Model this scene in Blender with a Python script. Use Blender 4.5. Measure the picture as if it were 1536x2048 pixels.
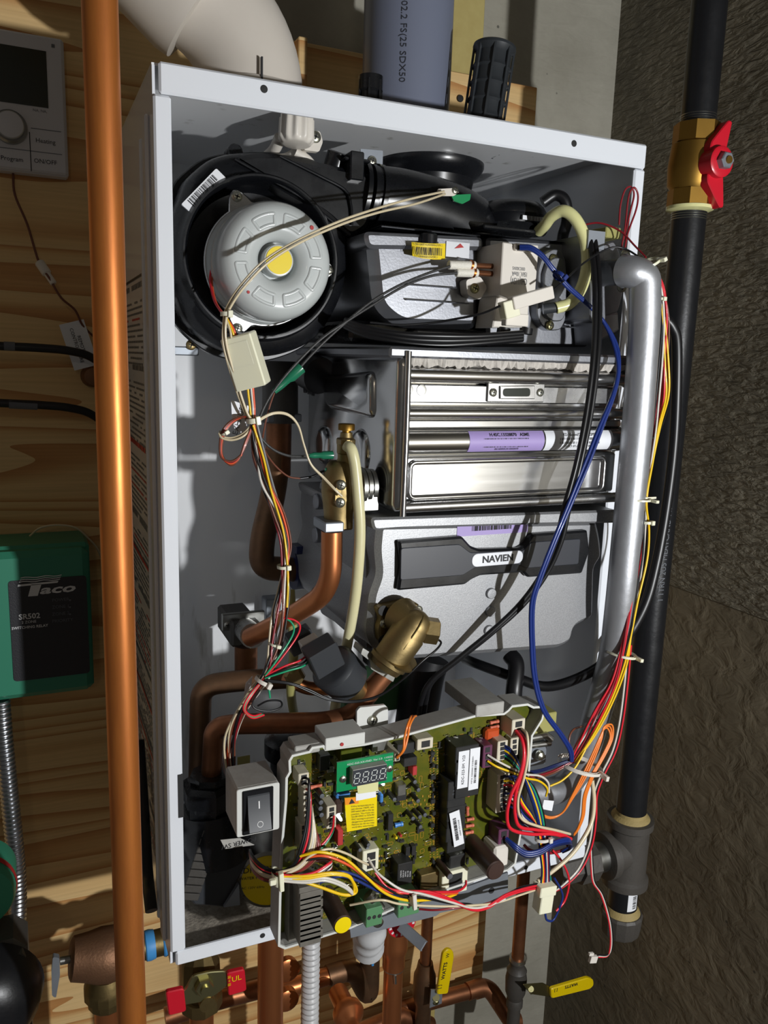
import bpy, bmesh, math, random
from mathutils import Vector, Matrix
V = Vector
random.seed(7)
scene = bpy.context.scene
for _o in list(bpy.data.objects):
    bpy.data.objects.remove(_o)
COL = scene.collection

# ------------------------------------------------------------------ camera
# world: X right along the wall, Y into the wall, Z up; origin = lower left front corner of the boiler case
FPX = 1609.7974
CAM = V((-0.09062477, -0.62903990, 0.52227570))
RX = V((0.91581805, -0.40037594, 0.03124758))
RY = V((-0.04671401, -0.18348728, -0.98191151))
RZ = V((0.39886728, 0.89779258, -0.18674413))
cam_data = bpy.data.cameras.new('camera')
cam = bpy.data.objects.new('camera', cam_data)
COL.objects.link(cam)
cam_data.sensor_fit = 'VERTICAL'
cam_data.sensor_height = 24.0
cam_data.lens = FPX * 24.0 / 2048.0
cam_data.clip_start = 0.02
cam.matrix_world = Matrix((
    (RX.x, -RY.x, -RZ.x, CAM.x),
    (RX.y, -RY.y, -RZ.y, CAM.y),
    (RX.z, -RY.z, -RZ.z, CAM.z),
    (0, 0, 0, 1)))
scene.camera = cam

# ------------------------------------------------------------------ world, lamps, exposure
world = bpy.data.worlds.new('basement')
scene.world = world
world.use_nodes = True
bg = world.node_tree.nodes['Background']
bg.inputs['Color'].default_value = (1.0, 0.95, 0.88, 1)
bg.inputs['Strength'].default_value = 0.06
scene.view_settings.view_transform = 'Standard'
scene.view_settings.look = 'None'
scene.view_settings.gamma = 1.0
scene.view_settings.exposure = 0.0

def lamp(name, loc, power, col, size):
    d = bpy.data.lights.new(name, 'POINT')
    d.energy = power
    d.color = col
    d.shadow_soft_size = size
    o = bpy.data.objects.new(name, d)
    o.location = loc
    COL.objects.link(o)
    return o
lamp('work_lamp', (0.50, -1.04, 0.357), 46, (0.97, 0.985, 1.0), 0.014)     # hand lamp held to the right of the camera
lamp('room_bulb', (-0.40, -1.75, 0.95), 1.7, (1.0, 0.84, 0.64), 0.03)      # weak warm bulb in the basement

# ------------------------------------------------------------------ geometry helpers
def P(u, v, Y):
    """point on the plane at depth Y seen at photograph pixel (u, v)"""
    d = RX * ((u - 768) / FPX) + RY * ((v - 1024) / FPX) + RZ
    return CAM + d * ((Y - CAM.y) / d.y)
def PX(u, v, X):
    d = RX * ((u - 768) / FPX) + RY * ((v - 1024) / FPX) + RZ
    return CAM + d * ((X - CAM.x) / d.x)
def scale(u, v, Y):
    return FPX / ((P(u, v, Y) - CAM).dot(RZ))

class MB:
    def __init__(s):
        s.v = []; s.f = []
    def add(s, vs, fs):
        n = len(s.v)
        s.v += [tuple(x) for x in vs]
        s.f += [tuple(i + n for i in f) for f in fs]
        return s
    # axis aligned or oriented chamfered box
    def box(s, lo, hi, b=0.0, M=None):
        lo = V(lo); hi = V(hi)
        lo, hi = V([min(lo[i], hi[i]) for i in range(3)]), V([max(lo[i], hi[i]) for i in range(3)])
        d = hi - lo
        b = min(b, min(d) * 0.49)
        vs = []; idx = {}
        for sx in (0, 1):
            for sy in (0, 1):
                for sz in (0, 1):
                    c = V((hi.x if sx else lo.x, hi.y if sy else lo.y, hi.z if sz else lo.z))
                    if b <= 0:
                        idx[sx, sy, sz] = (len(vs),) * 3
                        vs.append(c)
                    else:
                        ii = []
                        for ax in range(3):
                            p = c.copy()
                            for k in range(3):
                                if k != ax:
                                    p[k] += -b if (sx, sy, sz)[k] else b
                            ii.append(len(vs)); vs.append(p)
                        idx[sx, sy, sz] = tuple(ii)
        fs = []
        for ax in range(3):
            a, c = (ax + 1) % 3, (ax + 2) % 3
            for sgn in (0, 1):
                q = []
                for (i, j) in ((0, 0), (1, 0), (1, 1), (0, 1)):
                    k = [0, 0, 0]; k[ax] = sgn; k[a] = i; k[c] = j
                    q.append(idx[tuple(k)][ax])
                fs.append(q if sgn else q[::-1])
        if b > 0:
            for ax in range(3):
                a, c = (ax + 1) % 3, (ax + 2) % 3
                for i in (0, 1):
                    for j in (0, 1):
                        k0 = [0, 0, 0]; k0[a] = i; k0[c] = j
                        k1 = list(k0); k1[ax] = 1
                        k0 = tuple(k0); k1 = tuple(k1)
                        q = [idx[k0][a], idx[k1][a], idx[k1][c], idx[k0][c]]
                        fs.append(q if (i == j) else q[::-1])
            for k, ii in idx.items():
                fs.append(ii if sum(k) % 2 else ii[::-1])
        if M is not None:
            vs = [M @ p for p in vs]
        return s.add(vs, fs)
    def rings(s, rings, cap0=True, cap1=True, closed=False):
        n = len(rings[0]); vs = [p for r in rings for p in r]; fs = []
        m = len(rings)
        for i in range(m if closed else m - 1):
            a = i * n; b = ((i + 1) % m) * n
            for j in range(n):
                k = (j + 1) % n
                fs.append((a + j, a + k, b + k, b + j))
        if not closed:
            if cap0: fs.append(tuple(range(n))[::-1])
            if cap1: fs.append(tuple(range((m - 1) * n, m * n)))
        return s.add(vs, fs)
    # surface of revolution: profile [(along axis, radius)]
    def lathe(s, p0, axis, prof, n=32, cap0=True, cap1=True, fn=None):
        p0 = V(p0); ax = V(axis).normalized()
        e = V((0, 0, 1)) if abs(ax.z) < 0.9 else V((1, 0, 0))
        a = ax.cross(e).normalized(); b = ax.cross(a)
        rs = []
        for (t, r) in prof:
            ring = []
            for j in range(n):
                th = 2 * math.pi * j / n
                rr = r * (fn(th, t) if fn else 1)
                ring.append(p0 + ax * t + (a * math.cos(th) + b * math.sin(th)) * rr)
            rs.append(ring)
        return s.rings(rs, cap0, cap1)
    def cyl(s, p0, p1, r, n=24, b=0.0, r1=None):
        p0 = V(p0); p1 = V(p1); L = (p1 - p0).length; r1 = r if r1 is None else r1
        pr = [(0, r), (L, r1)] if b <= 0 else [(0, r - b), (b, r), (L - b, r1), (L, r1 - b)]
        return s.lathe(p0, p1 - p0, pr, n)
    def tube(s, pts, r, n=10, cap=True, rf=None, up=None):
        pts = [V(p) for p in pts]
        t = (pts[1] - pts[0]).normalized()
        e = V((0, 0, 1)) if abs(t.z) < 0.9 else V((0, 1, 0))
        a = t.cross(e).normalized()
        rs = []
        for i, p in enumerate(pts):
            if i == 0: tn = pts[1] - pts[0]
            elif i == len(pts) - 1: tn = pts[-1] - pts[-2]
            else: tn = (pts[i + 1] - pts[i]).normalized() + (pts[i] - pts[i - 1]).normalized()
            if tn.length < 1e-9: tn = t
            tn = tn.normalized()
            a = (a - tn * a.dot(tn))
            if a.length < 1e-6: a = tn.orthogonal()
            a.normalize()
            b = tn.cross(a)
            rr = rf(i / (len(pts) - 1)) if rf else r
            rs.append([p + (a * math.cos(2 * math.pi * j / n) + b * math.sin(2 * math.pi * j / n)) * rr for j in range(n)])
            t = tn
        return s.rings(rs, cap, cap)
    # polygon (list of 3D points) extruded by vector d, optional chamfer c on the far end (the front)
    def prism(s, poly, d, c=0.0):
        poly = [V(p) for p in poly]; d = V(d); n = len(poly)
        nrm = V((0, 0, 0))
        for i in range(n):
            nrm += poly[i].cross(poly[(i + 1) % n])
        if nrm.dot(d) < 0: poly = poly[::-1]
        rs = [poly]
        if c > 0:
            dn = d.normalized()
            rs.append([p + d - dn * c for p in poly])
            rs.append([p + d for p in inset(poly, dn, c)])
        else:
            rs.append([p + d for p in poly])
        return s.rings(rs)
    def build(s, name, mat, parent=None, smooth=35, loc=None):
        me = bpy.data.meshes.new(name)
        off = V(loc) if loc is not None else V((0, 0, 0))
        me.from_pydata([tuple(V(p) - off) for p in s.v], [], s.f)
        me.validate()
        return mkobj(name, me, mat, parent, smooth, off)

def inset(poly, dn, c):
    n = len(poly); out = []
    for i in range(n):
        p = poly[i]; e0 = (p - poly[i - 1]); e1 = (poly[(i + 1) % n] - p)
        if e0.length < 1e-9 or e1.length < 1e-9: out.append(p); continue
        n0 = dn.cross(e0.normalized()); n1 = dn.cross(e1.normalized())
        m = n0 + n1
        if m.length < 1e-6: out.append(p); continue
        m.normalize()
        out.append(p + m * (c / max(0.4, m.dot(n0))))
    return out

def mkobj(name, me, mat, parent=None, smooth=35, loc=None):
    o = bpy.data.objects.new(name, me)
    COL.objects.link(o)
    if mat is not None:
        me.materials.clear(); me.materials.append(mat)
    bm = bmesh.new(); bm.from_mesh(me)
    bmesh.ops.recalc_face_normals(bm, faces=bm.faces)
    bm.to_mesh(me); bm.free()
    if smooth:
        me.shade_smooth()
        me.set_sharp_from_angle(angle=math.radians(smooth))
    if loc is not None: o.location = loc
    if parent is not None:
        o.parent = parent
        pl = V((0, 0, 0)); q = parent
        while q is not None:
            pl += q.location; q = q.parent
        o.location = o.location - pl
    return o

def tag(o, label, cat, group=None, kind=None):
    if label: o['label'] = label
    if cat: o['category'] = cat
    if group: o['group'] = group
    if kind: o['kind'] = kind
    return o
def thing(name, loc, label, cat, group=None):
    o = bpy.data.objects.new(name, None)
    o.empty_display_size = 0.01
    o.location = loc
    COL.objects.link(o)
    return tag(o, label, cat, group)
def box(name, lo, hi, mat, parent=None, b=0.0, M=None):
    return MB().box(lo, hi, b, M).build(name, mat, parent)
def pbox(name, u0, v0, u1, v1, Yf, Yb, mat, parent=None, b=0.0):
    """box whose front face has the corners seen at (u0,v0) and (u1,v1) on the plane Y = Yf"""
    a = P(u0, v0, Yf); c = P(u1, v1, Yf)
    return box(name, (a.x, Yf, a.z), (c.x, Yb, c.z), mat, parent, b)
def frame(o, x, y):
    """matrix with origin o, x axis and approximate y axis"""
    x = V(x).normalized(); z = x.cross(V(y)).normalized(); y = z.cross(x)
    return Matrix(((x.x, y.x, z.x, o[0]), (x.y, y.y, z.y, o[1]), (x.z, y.z, z.z, o[2]), (0, 0, 0, 1)))
def obox(name, c, size, x, y, mat, parent=None, b=0.0):
    s = V(size) / 2
    return MB().box(-s, s, b, frame(c, x, y)).build(name, mat, parent)
def spline(pts, n=8):
    pts = [V(p) for p in pts]
    if len(pts) < 3: return pts
    q = [pts[0] * 2 - pts[1]] + pts + [pts[-1] * 2 - pts[-2]]
    out = []
    for i in range(1, len(q) - 2):
        p0, p1, p2, p3 = q[i - 1], q[i], q[i + 1], q[i + 2]
        # centripetal-like tension to avoid overshoot
        for k in range(n):
            t = k / n
            out.append(0.5 * ((2 * p1) + (p2 - p0) * t + (2 * p0 - 5 * p1 + 4 * p2 - p3) * t * t + (3 * p1 - p0 - 3 * p2 + p3) * t ** 3))
    out.append(pts[-1])
    return out
def px3(pts, Y=None):
    out = []
    for p in pts:
        out.append(P(p[0], p[1], p[2] if len(p) > 2 else Y))
    return out
def fillet(pts, r, n=8):
    """polyline with rounded corners"""
    pts = [V(p) for p in pts]; out = [pts[0]]
    for i in range(1, len(pts) - 1):
        a = pts[i - 1] - pts[i]; b = pts[i + 1] - pts[i]
        d = min(r, a.length * 0.49, b.length * 0.49)
        p0 = pts[i] + a.normalized() * d; p1 = pts[i] + b.normalized() * d
        for k in range(n + 1):
            t = k / n
            out.append((1 - t) ** 2 * p0 + 2 * t * (1 - t) * pts[i] + t * t * p1)
    out.append(pts[-1])
    return out
def tube(name, pts, r, mat, parent=None, n=12, smooth=60, rf=None):
    return MB().tube(pts, r, n, rf=rf).build(name, mat, parent, smooth)
def rrect(c, x, y, w, h, r, n=4):
    x = V(x).normalized(); y = V(y).normalized(); out = []
    for (sx, sy, a0) in ((1, 1, 0), (-1, 1, 90), (-1, -1, 180), (1, -1, 270)):
        for k in range(n + 1):
            a = math.radians(a0 + 90 * k / n)
            out.append(V(c) + x * (sx * (w / 2 - r) + r * math.cos(a)) + y * (sy * (h / 2 - r) + r * math.sin(a)))
    return out
def roundpoly(pts, r, n=4):
    pts = [V(p) for p in pts]; out = []
    m = len(pts)
    for i in range(m):
        a = pts[i - 1] - pts[i]; b = pts[(i + 1) % m] - pts[i]
        d = min(r, a.length * 0.45, b.length * 0.45)
        p0 = pts[i] + a.normalized() * d; p1 = pts[i] + b.normalized() * d
        for k in range(n + 1):
            t = k / n
            out.append((1 - t) ** 2 * p0 + 2 * t * (1 - t) * pts[i] + t * t * p1)
    return out
def text(name, s, o, x, y, h, mat, parent=None, align='CENTER', w=None, depth=0.0, bold=0.0, shear=0.0):
    """lettering: origin o (middle of the line), x along the line, y up, letter height h"""
    cu = bpy.data.curves.new(name, 'FONT')
    cu.body = s; cu.size = 1.0; cu.align_x = align; cu.align_y = 'CENTER'; cu.resolution_u = 2
    cu.extrude = 0; cu.offset = bold; cu.shear = shear
    t = bpy.data.objects.new(name, cu)
    me = bpy.data.meshes.new_from_object(t)
    bpy.data.objects.remove(t); bpy.data.curves.remove(cu)
    xs = [p.co.x for p in me.vertices] or [0, 1]
    sx = h / 0.72
    if w: sx = w / max(1e-6, max(xs) - min(xs))
    M = frame(o, x, y) @ Matrix.Diagonal((sx, h / 0.72, 1, 1))
    loc = V(o)
    for p in me.vertices:
        p.co = (M @ p.co) - loc
    o_ = bpy.data.objects.new(name, me); COL.objects.link(o_)
    me.materials.append(mat)
    o_.location = loc
    if parent is not None:
        o_.parent = parent
        pl = V((0, 0, 0)); q = parent
        while q is not None:
            pl += q.location; q = q.parent
        o_.location = loc - pl
    return o_
def bars(name, o, x, y, w, h, mat, parent=None, n=34, seed=1):
    """printed bar code"""
    rr = random.Random(seed); x = V(x).normalized(); y = V(y).normalized(); o = V(o)
    m = MB(); t = 0.0; un = []
    while len(un) < n * 2: un.append(rr.choice((1, 1, 2, 3)))
    tot = sum(un); t = 0
    for i, k in enumerate(un):
        if i % 2 == 0:
            a = -w / 2 + w * t / tot; b = a + w * k / tot
            m.add([o + x * a - y * h / 2, o + x * b - y * h / 2, o + x * b + y * h / 2, o + x * a + y * h / 2], [(0, 1, 2, 3)])
        t += k
    return m.build(name, mat, parent, 0)
def screw(name, p, nrm, r, mat, parent=None, hd=0.45, slot=True):
    """pan head screw with a cross slot"""
    nrm = V(nrm).normalized(); p = V(p)
    o = MB().lathe(p, nrm, [(0, r), (r * hd * .5, r), (r * hd, r * .72), (r * hd * 1.12, r * .3)], 20).build(name, mat, parent)
    if slot:
        e = nrm.orthogonal().normalized()
        e = Matrix.Rotation(0.5, 3, nrm) @ e; g = nrm.cross(e)
        m = MB()
        for a, b in ((e, g), (g, e)):
            m.box((-r * .55, -r * .11, r * hd * .95), (r * .55, r * .11, r * hd * 1.16), 0, frame(p, a, b) if a.cross(b).dot(nrm) > 0 else frame(p, a, -b))
        m.build('cross_slot', MAT['slot'], o, 0)
    return o
# ------------------------------------------------------------------ materials
MAT = {}
def mat(name, col, rough=0.5, metal=0.0, var=0.0, vscale=40.0, col2=None, bump=0.0, bscale=200.0, coat=0.0, spec=None, trans=0.0, emit=0.0, stretch=(1, 1, 1), rvar=0.0, sss=0.0, detail=4.0, ior=None):
    m = bpy.data.materials.new(name); m.use_nodes = True
    nt = m.node_tree; b = nt.nodes['Principled BSDF']
    c = (col[0], col[1], col[2], 1)
    b.inputs['Base Color'].default_value = c
    b.inputs['Roughness'].default_value = rough
    b.inputs['Metallic'].default_value = metal
    if coat: b.inputs['Coat Weight'].default_value = coat; b.inputs['Coat Roughness'].default_value = 0.08
    if spec is not None: b.inputs['Specular IOR Level'].default_value = spec
    if trans: b.inputs['Transmission Weight'].default_value = trans
    if ior: b.inputs['IOR'].default_value = ior
    if sss:
        b.inputs['Subsurface Weight'].default_value = sss
        b.inputs['Subsurface Radius'].default_value = (0.004, 0.004, 0.003)
        b.inputs['Subsurface Scale'].default_value = 1.0
    if emit:
        b.inputs['Emission Color'].default_value = c; b.inputs['Emission Strength'].default_value = emit
    if var or bump or rvar:
        tc = nt.nodes.new('ShaderNodeTexCoord')
        mp = nt.nodes.new('ShaderNodeMapping'); mp.inputs['Scale'].default_value = stretch
        nt.links.new(tc.outputs['Object'], mp.inputs['Vector'])
    if var or rvar:
        n = nt.nodes.new('ShaderNodeTexNoise'); n.inputs['Scale'].default_value = vscale; n.inputs['Detail'].default_value = detail
        n.inputs['Roughness'].default_value = 0.65
        nt.links.new(mp.outputs['Vector'], n.inputs['Vector'])
        cr = nt.nodes.new('ShaderNodeValToRGB')
        cr.color_ramp.elements[0].position = 0.5 - 0.22; cr.color_ramp.elements[1].position = 0.5 + 0.22
        c2 = col2 if col2 else tuple(x * 0.5 for x in col)
        if var:
            mx = nt.nodes.new('ShaderNodeMix'); mx.data_type = 'RGBA'
            mx.inputs[6].default_value = c
            mx.inputs[7].default_value = (c2[0], c2[1], c2[2], 1)
            mm = nt.nodes.new('ShaderNodeMath'); mm.operation = 'MULTIPLY'; mm.inputs[1].default_value = var
            nt.links.new(n.outputs['Fac'], cr.inputs['Fac'])
            nt.links.new(cr.outputs['Color'], mm.inputs[0])
            nt.links.new(mm.outputs[0], mx.inputs[0])
            nt.links.new(mx.outputs[2], b.inputs['Base Color'])
        if rvar:
            mr = nt.nodes.new('ShaderNodeMapRange')
            mr.inputs['To Min'].default_value = max(0.02, rough - rvar); mr.inputs['To Max'].default_value = min(1, rough + rvar)
            nt.links.new(n.outputs['Fac'], mr.inputs['Value'])
            nt.links.new(mr.outputs[0], b.inputs['Roughness'])
    if bump:
        n2 = nt.nodes.new('ShaderNodeTexNoise'); n2.inputs['Scale'].default_value = bscale; n2.inputs['Detail'].default_value = 3
        nt.links.new(mp.outputs['Vector'], n2.inputs['Vector'])
        bp = nt.nodes.new('ShaderNodeBump'); bp.inputs['Strength'].default_value = bump; bp.inputs['Distance'].default_value = 0.001
        nt.links.new(n2.outputs['Fac'], bp.inputs['Height'])
        nt.links.new(bp.outputs['Normal'], b.inputs['Normal'])
    MAT[name] = m
    return m
def rgb(r, g, b):
    f = lambda c: (c / 255 / 12.92) if c / 255 <= 0.04045 else ((c / 255 + 0.055) / 1.055) ** 2.4
    return (f(r), f(g), f(b))

mat('slot', (0.015, 0.015, 0.015), 0.7)
mat('white_paint', rgb(226, 230, 236), 0.2, coat=0.3)
mat('white_print', rgb(215, 215, 215), 0.6)
mat('black_print', (0.012, 0.012, 0.014), 0.6)
mat('grey_print', rgb(95, 98, 104), 0.6)
mat('red_print', rgb(170, 40, 40), 0.6)
mat('paper', rgb(226, 228, 232), 0.55)
mat('yellow_paper', rgb(228, 200, 10), 0.5)
mat('violet_paper', rgb(160, 142, 196), 0.5)
mat('black_plastic', (0.006, 0.0065, 0.008), 0.28, rvar=0.08, vscale=60)
mat('black_matte', (0.012, 0.012, 0.013), 0.6)
mat('black_rubber', (0.006, 0.006, 0.007), 0.38)
mat('charcoal_plastic', (0.035, 0.038, 0.043), 0.4)
mat('grey_plastic', rgb(166, 165, 160), 0.5, var=0.35, vscale=90, col2=rgb(120, 112, 100))
mat('grey_lip', rgb(204, 205, 200), 0.45)
mat('white_plastic', rgb(214, 208, 198), 0.4)
mat('nylon', rgb(228, 226, 200), 0.32, sss=0.25)
mat('milky_hose', rgb(212, 206, 164), 0.3, sss=0.35)
mat('yellow_hose', rgb(222, 220, 160), 0.25, sss=0.3, coat=0.3)
mat('motor_enamel', rgb(186, 191, 190), 0.28, coat=0.4)
mat('sticker_yellow', rgb(232, 206, 0), 0.4)
mat('cast_alu', rgb(150, 152, 158), 0.40, metal=0.85, var=0.25, vscale=50, bump=0.08, bscale=500)
mat('alu_pipe', rgb(176, 178, 182), 0.44, metal=0.72, rvar=0.12, vscale=90, bump=0.1, bscale=300)
mat('stainless', rgb(198, 198, 198), 0.2, metal=1.0, rvar=0.07, vscale=30, stretch=(0.15, 1, 3))
mat('stainless_soft', rgb(198, 198, 198), 0.27, metal=1.0, rvar=0.08, vscale=40)
mat('steel', rgb(165, 165, 160), 0.35, metal=1.0, rvar=0.1, vscale=80)
mat('screw_metal', rgb(190, 190, 175), 0.3, metal=1.0)
mat('zinc_yellow', rgb(180, 175, 130), 0.32, metal=1.0)
mat('galv', rgb(150, 156, 164), 0.45, metal=0.6, var=0.2, vscale=70)
mat('brass', rgb(150, 132, 92), 0.5, metal=1.0, var=0.35, vscale=60, col2=rgb(118, 96, 58), bump=0.12, bscale=250, rvar=0.1)
mat('brass_dull', rgb(140, 122, 82), 0.5, metal=1.0, var=0.4, vscale=60, col2=rgb(90, 76, 50), bump=0.15, bscale=250)
mat('brass_bright', rgb(150, 116, 54), 0.48, metal=1.0, var=0.2, vscale=60)
mat('bronze', rgb(132, 96, 70), 0.55, metal=0.7, var=0.4, vscale=40, col2=rgb(96, 70, 54), bump=0.35, bscale=400)
mat('copper', rgb(204, 130, 82), 0.36, metal=0.85, var=0.5, vscale=22, col2=rgb(150, 84, 46), rvar=0.1, stretch=(1, 1, 0.25))
mat('copper_front', rgb(206, 126, 58), 0.42, metal=0.6, var=0.75, vscale=60, col2=rgb(146, 80, 38), rvar=0.16, stretch=(1, 1, 0.14), bump=0.08, bscale=220, detail=8)
mat('copper_dark', rgb(164, 108, 74), 0.42, metal=0.85, var=0.7, vscale=28, col2=rgb(86, 56, 40), rvar=0.1)
mat('copper_tarnish', rgb(128, 94, 68), 0.5, metal=0.8, var=0.7, vscale=50, col2=rgb(86, 72, 56), bump=0.1, bscale=200)
mat('solder', rgb(175, 172, 165), 0.4, metal=1.0)
mat('pvc_white', rgb(205, 198, 188), 0.38, var=0.12, vscale=25, col2=rgb(160, 145, 130))
mat('pvc_grey', rgb(112, 118, 136), 0.36)
mat('cap_black', (0.028, 0.032, 0.036), 0.38)
mat('silver_cover', rgb(164, 165, 167), 0.46, metal=0.6, var=0.6, vscale=900, col2=rgb(112, 113, 116), bump=0.07, bscale=900)
mat('nameplate', (0.030, 0.033, 0.042), 0.38)
mat('silver_badge', rgb(205, 207, 212), 0.4, metal=0.3)
mat('pcb_green', rgb(64, 78, 12), 0.32, var=0.6, vscale=70, col2=rgb(112, 100, 16), coat=0.5)
mat('pcb_trace', rgb(92, 88, 20), 0.32, coat=0.4)
mat('pcb_print', rgb(160, 122, 26), 0.5)
mat('pcb_bright_green', rgb(10, 134, 78), 0.3, coat=0.4)
mat('segment', rgb(205, 210, 205), 0.4)
mat('led', rgb(255, 255, 255), 0.3, emit=6)
mat('relay_black', (0.016, 0.017, 0.018), 0.42, var=0.3, vscale=120, col2=(0.05, 0.046, 0.04))
mat('cap_brown', rgb(62, 44, 38), 0.42, var=0.2, vscale=90)
mat('cap_top', rgb(120, 124, 132), 0.35, metal=0.6)
mat('resistor', rgb(196, 104, 78), 0.5)
mat('orange_cap', rgb(186, 74, 32), 0.35)
mat('blue_part', rgb(70, 130, 200), 0.4)
mat('maroon_conn', rgb(96, 52, 78), 0.4)
mat('beige_conn', rgb(206, 198, 178), 0.4)
mat('green_term', rgb(84, 132, 92), 0.4)
mat('olive_conn', rgb(160, 156, 96), 0.35, sss=0.2)
mat('heatsink', rgb(128, 124, 116), 0.5, metal=0.4, var=0.4, vscale=120, col2=rgb(86, 80, 72))
mat('solder_dot', rgb(215, 215, 205), 0.25, metal=1.0)
mat('orange_label', rgb(232, 140, 20), 0.5)
mat('taco_green', rgb(52, 132, 104), 0.42)
mat('taco_black', (0.022, 0.022, 0.026), 0.45, bump=0.2, bscale=900)
mat('thermo_white', rgb(200, 200, 205), 0.4)
mat('lcd', (0.010, 0.016, 0.010), 0.25)
mat('conduit', rgb(170, 172, 175), 0.32, metal=1.0, rvar=0.1)
mat('red_handle', rgb(198, 22, 42), 0.35, coat=0.2)
mat('yellow_handle', rgb(226, 196, 0), 0.38, coat=0.2)
mat('white_conduit', rgb(196, 197, 198), 0.4)
mat('black_iron', (0.007, 0.0075, 0.009), 0.36, rvar=0.12, vscale=70, bump=0.12, bscale=260)
mat('iron_fitting', (0.062, 0.056, 0.049), 0.52, bump=0.25, bscale=300, var=0.3, vscale=60)
mat('pipe_dope', rgb(150, 132, 84), 0.7, bump=0.4, bscale=400)
mat('blue_tape', rgb(70, 150, 215), 0.5)
mat('dust', rgb(176, 166, 150), 0.95, var=0.7, vscale=160, col2=rgb(84, 76, 66), bump=0.8, bscale=300)
mat('insulation', rgb(196, 190, 182), 0.95, bump=1.0, bscale=250, var=0.4, vscale=100)
mat('ceramic', rgb(220, 216, 204), 0.5, bump=0.5, bscale=900)
mat('copper_wire', rgb(220, 130, 70), 0.3, metal=1.0)
mat('green_sleeve', rgb(30, 110, 80), 0.25, coat=0.4)
WIRE = dict(cream=rgb(206, 192, 160), white=rgb(205, 200, 190), black=(0.006, 0.006, 0.007), red=rgb(212, 32, 48), darkred=rgb(130, 24, 34), brown=rgb(106, 58, 40), orange=rgb(226, 122, 40), yellow=rgb(232, 190, 20), blue=rgb(22, 44, 112), navy=rgb(14, 28, 74), green=rgb(30, 150, 105), grey=rgb(120, 122, 124), vermilion=rgb(222, 84, 40))
for k, c in WIRE.items():
    mat('wire_' + k, c, 0.36, coat=0.0 if k == 'black' else 0.15)
mat('wire_braid', (0.012, 0.012, 0.012), 0.5, var=0.8, vscale=700, col2=(0.07, 0.07, 0.07))

# plywood: cathedral grain running along X
def plywood():
    m = bpy.data.materials.new('plywood'); m.use_nodes = True
    nt = m.node_tree; b = nt.nodes['Principled BSDF']
    L = nt.links.new; N = nt.nodes.new
    tc = N('ShaderNodeTexCoord'); mp = N('ShaderNodeMapping'); mp.inputs['Scale'].default_value = (0.16, 1, 2.6)
    L(tc.outputs['Object'], mp.inputs['Vector'])
    n1 = N('ShaderNodeTexNoise'); n1.inputs['Scale'].default_value = 4.0; n1.inputs['Detail'].default_value = 1.5; n1.inputs['Roughness'].default_value = 0.35
    L(mp.outputs['Vector'], n1.inputs['Vector'])
    mu = N('ShaderNodeMath'); mu.operation = 'MULTIPLY'; mu.inputs[1].default_value = 15.0
    L(n1.outputs['Fac'], mu.inputs[0])
    si = N('ShaderNodeMath'); si.operation = 'FRACT'; L(mu.outputs[0], si.inputs[0])
    cr = N('ShaderNodeValToRGB')
    e = cr.color_ramp.elements
    e[0].position = 0.0; e[0].color = (*rgb(232, 198, 140), 1)
    e[1].position = 1.0; e[1].color = (*rgb(190, 134, 76), 1)
    k = cr.color_ramp.elements.new(0.55); k.color = (*rgb(228, 190, 130), 1)
    k = cr.color_ramp.elements.new(0.86); k.color = (*rgb(204, 152, 92), 1)
    L(si.outputs[0], cr.inputs['Fac'])
    mp2 = N('ShaderNodeMapping'); mp2.inputs['Scale'].default_value = (1.2, 1, 60)
    L(tc.outputs['Object'], mp2.inputs['Vector'])
    n2 = N('ShaderNodeTexNoise'); n2.inputs['Scale'].default_value = 6; n2.inputs['Detail'].default_value = 4
    L(mp2.outputs['Vector'], n2.inputs['Vector'])
    mx = N('ShaderNodeMix'); mx.data_type = 'RGBA'; mx.blend_type = 'MULTIPLY'; mx.inputs[0].default_value = 0.28
    L(cr.outputs['Color'], mx.inputs[6])
    cr2 = N('ShaderNodeValToRGB'); cr2.color_ramp.elements[0].position = 0.3; cr2.color_ramp.elements[0].color = (0.55, 0.5, 0.42, 1); cr2.color_ramp.elements[1].position = 0.65
    L(n2.outputs['Fac'], cr2.inputs['Fac']); L(cr2.outputs['Color'], mx.inputs[7])
    L(mx.outputs[2], b.inputs['Base Color'])
    b.inputs['Roughness'].default_value = 0.62
    bp = N('ShaderNodeBump'); bp.inputs['Strength'].default_value = 0.15; bp.inputs['Distance'].default_value = 0.001
    L(n2.outputs['Fac'], bp.inputs['Height']); L(bp.outputs['Normal'], b.inputs['Normal'])
    MAT['plywood'] = m
plywood()
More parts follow.
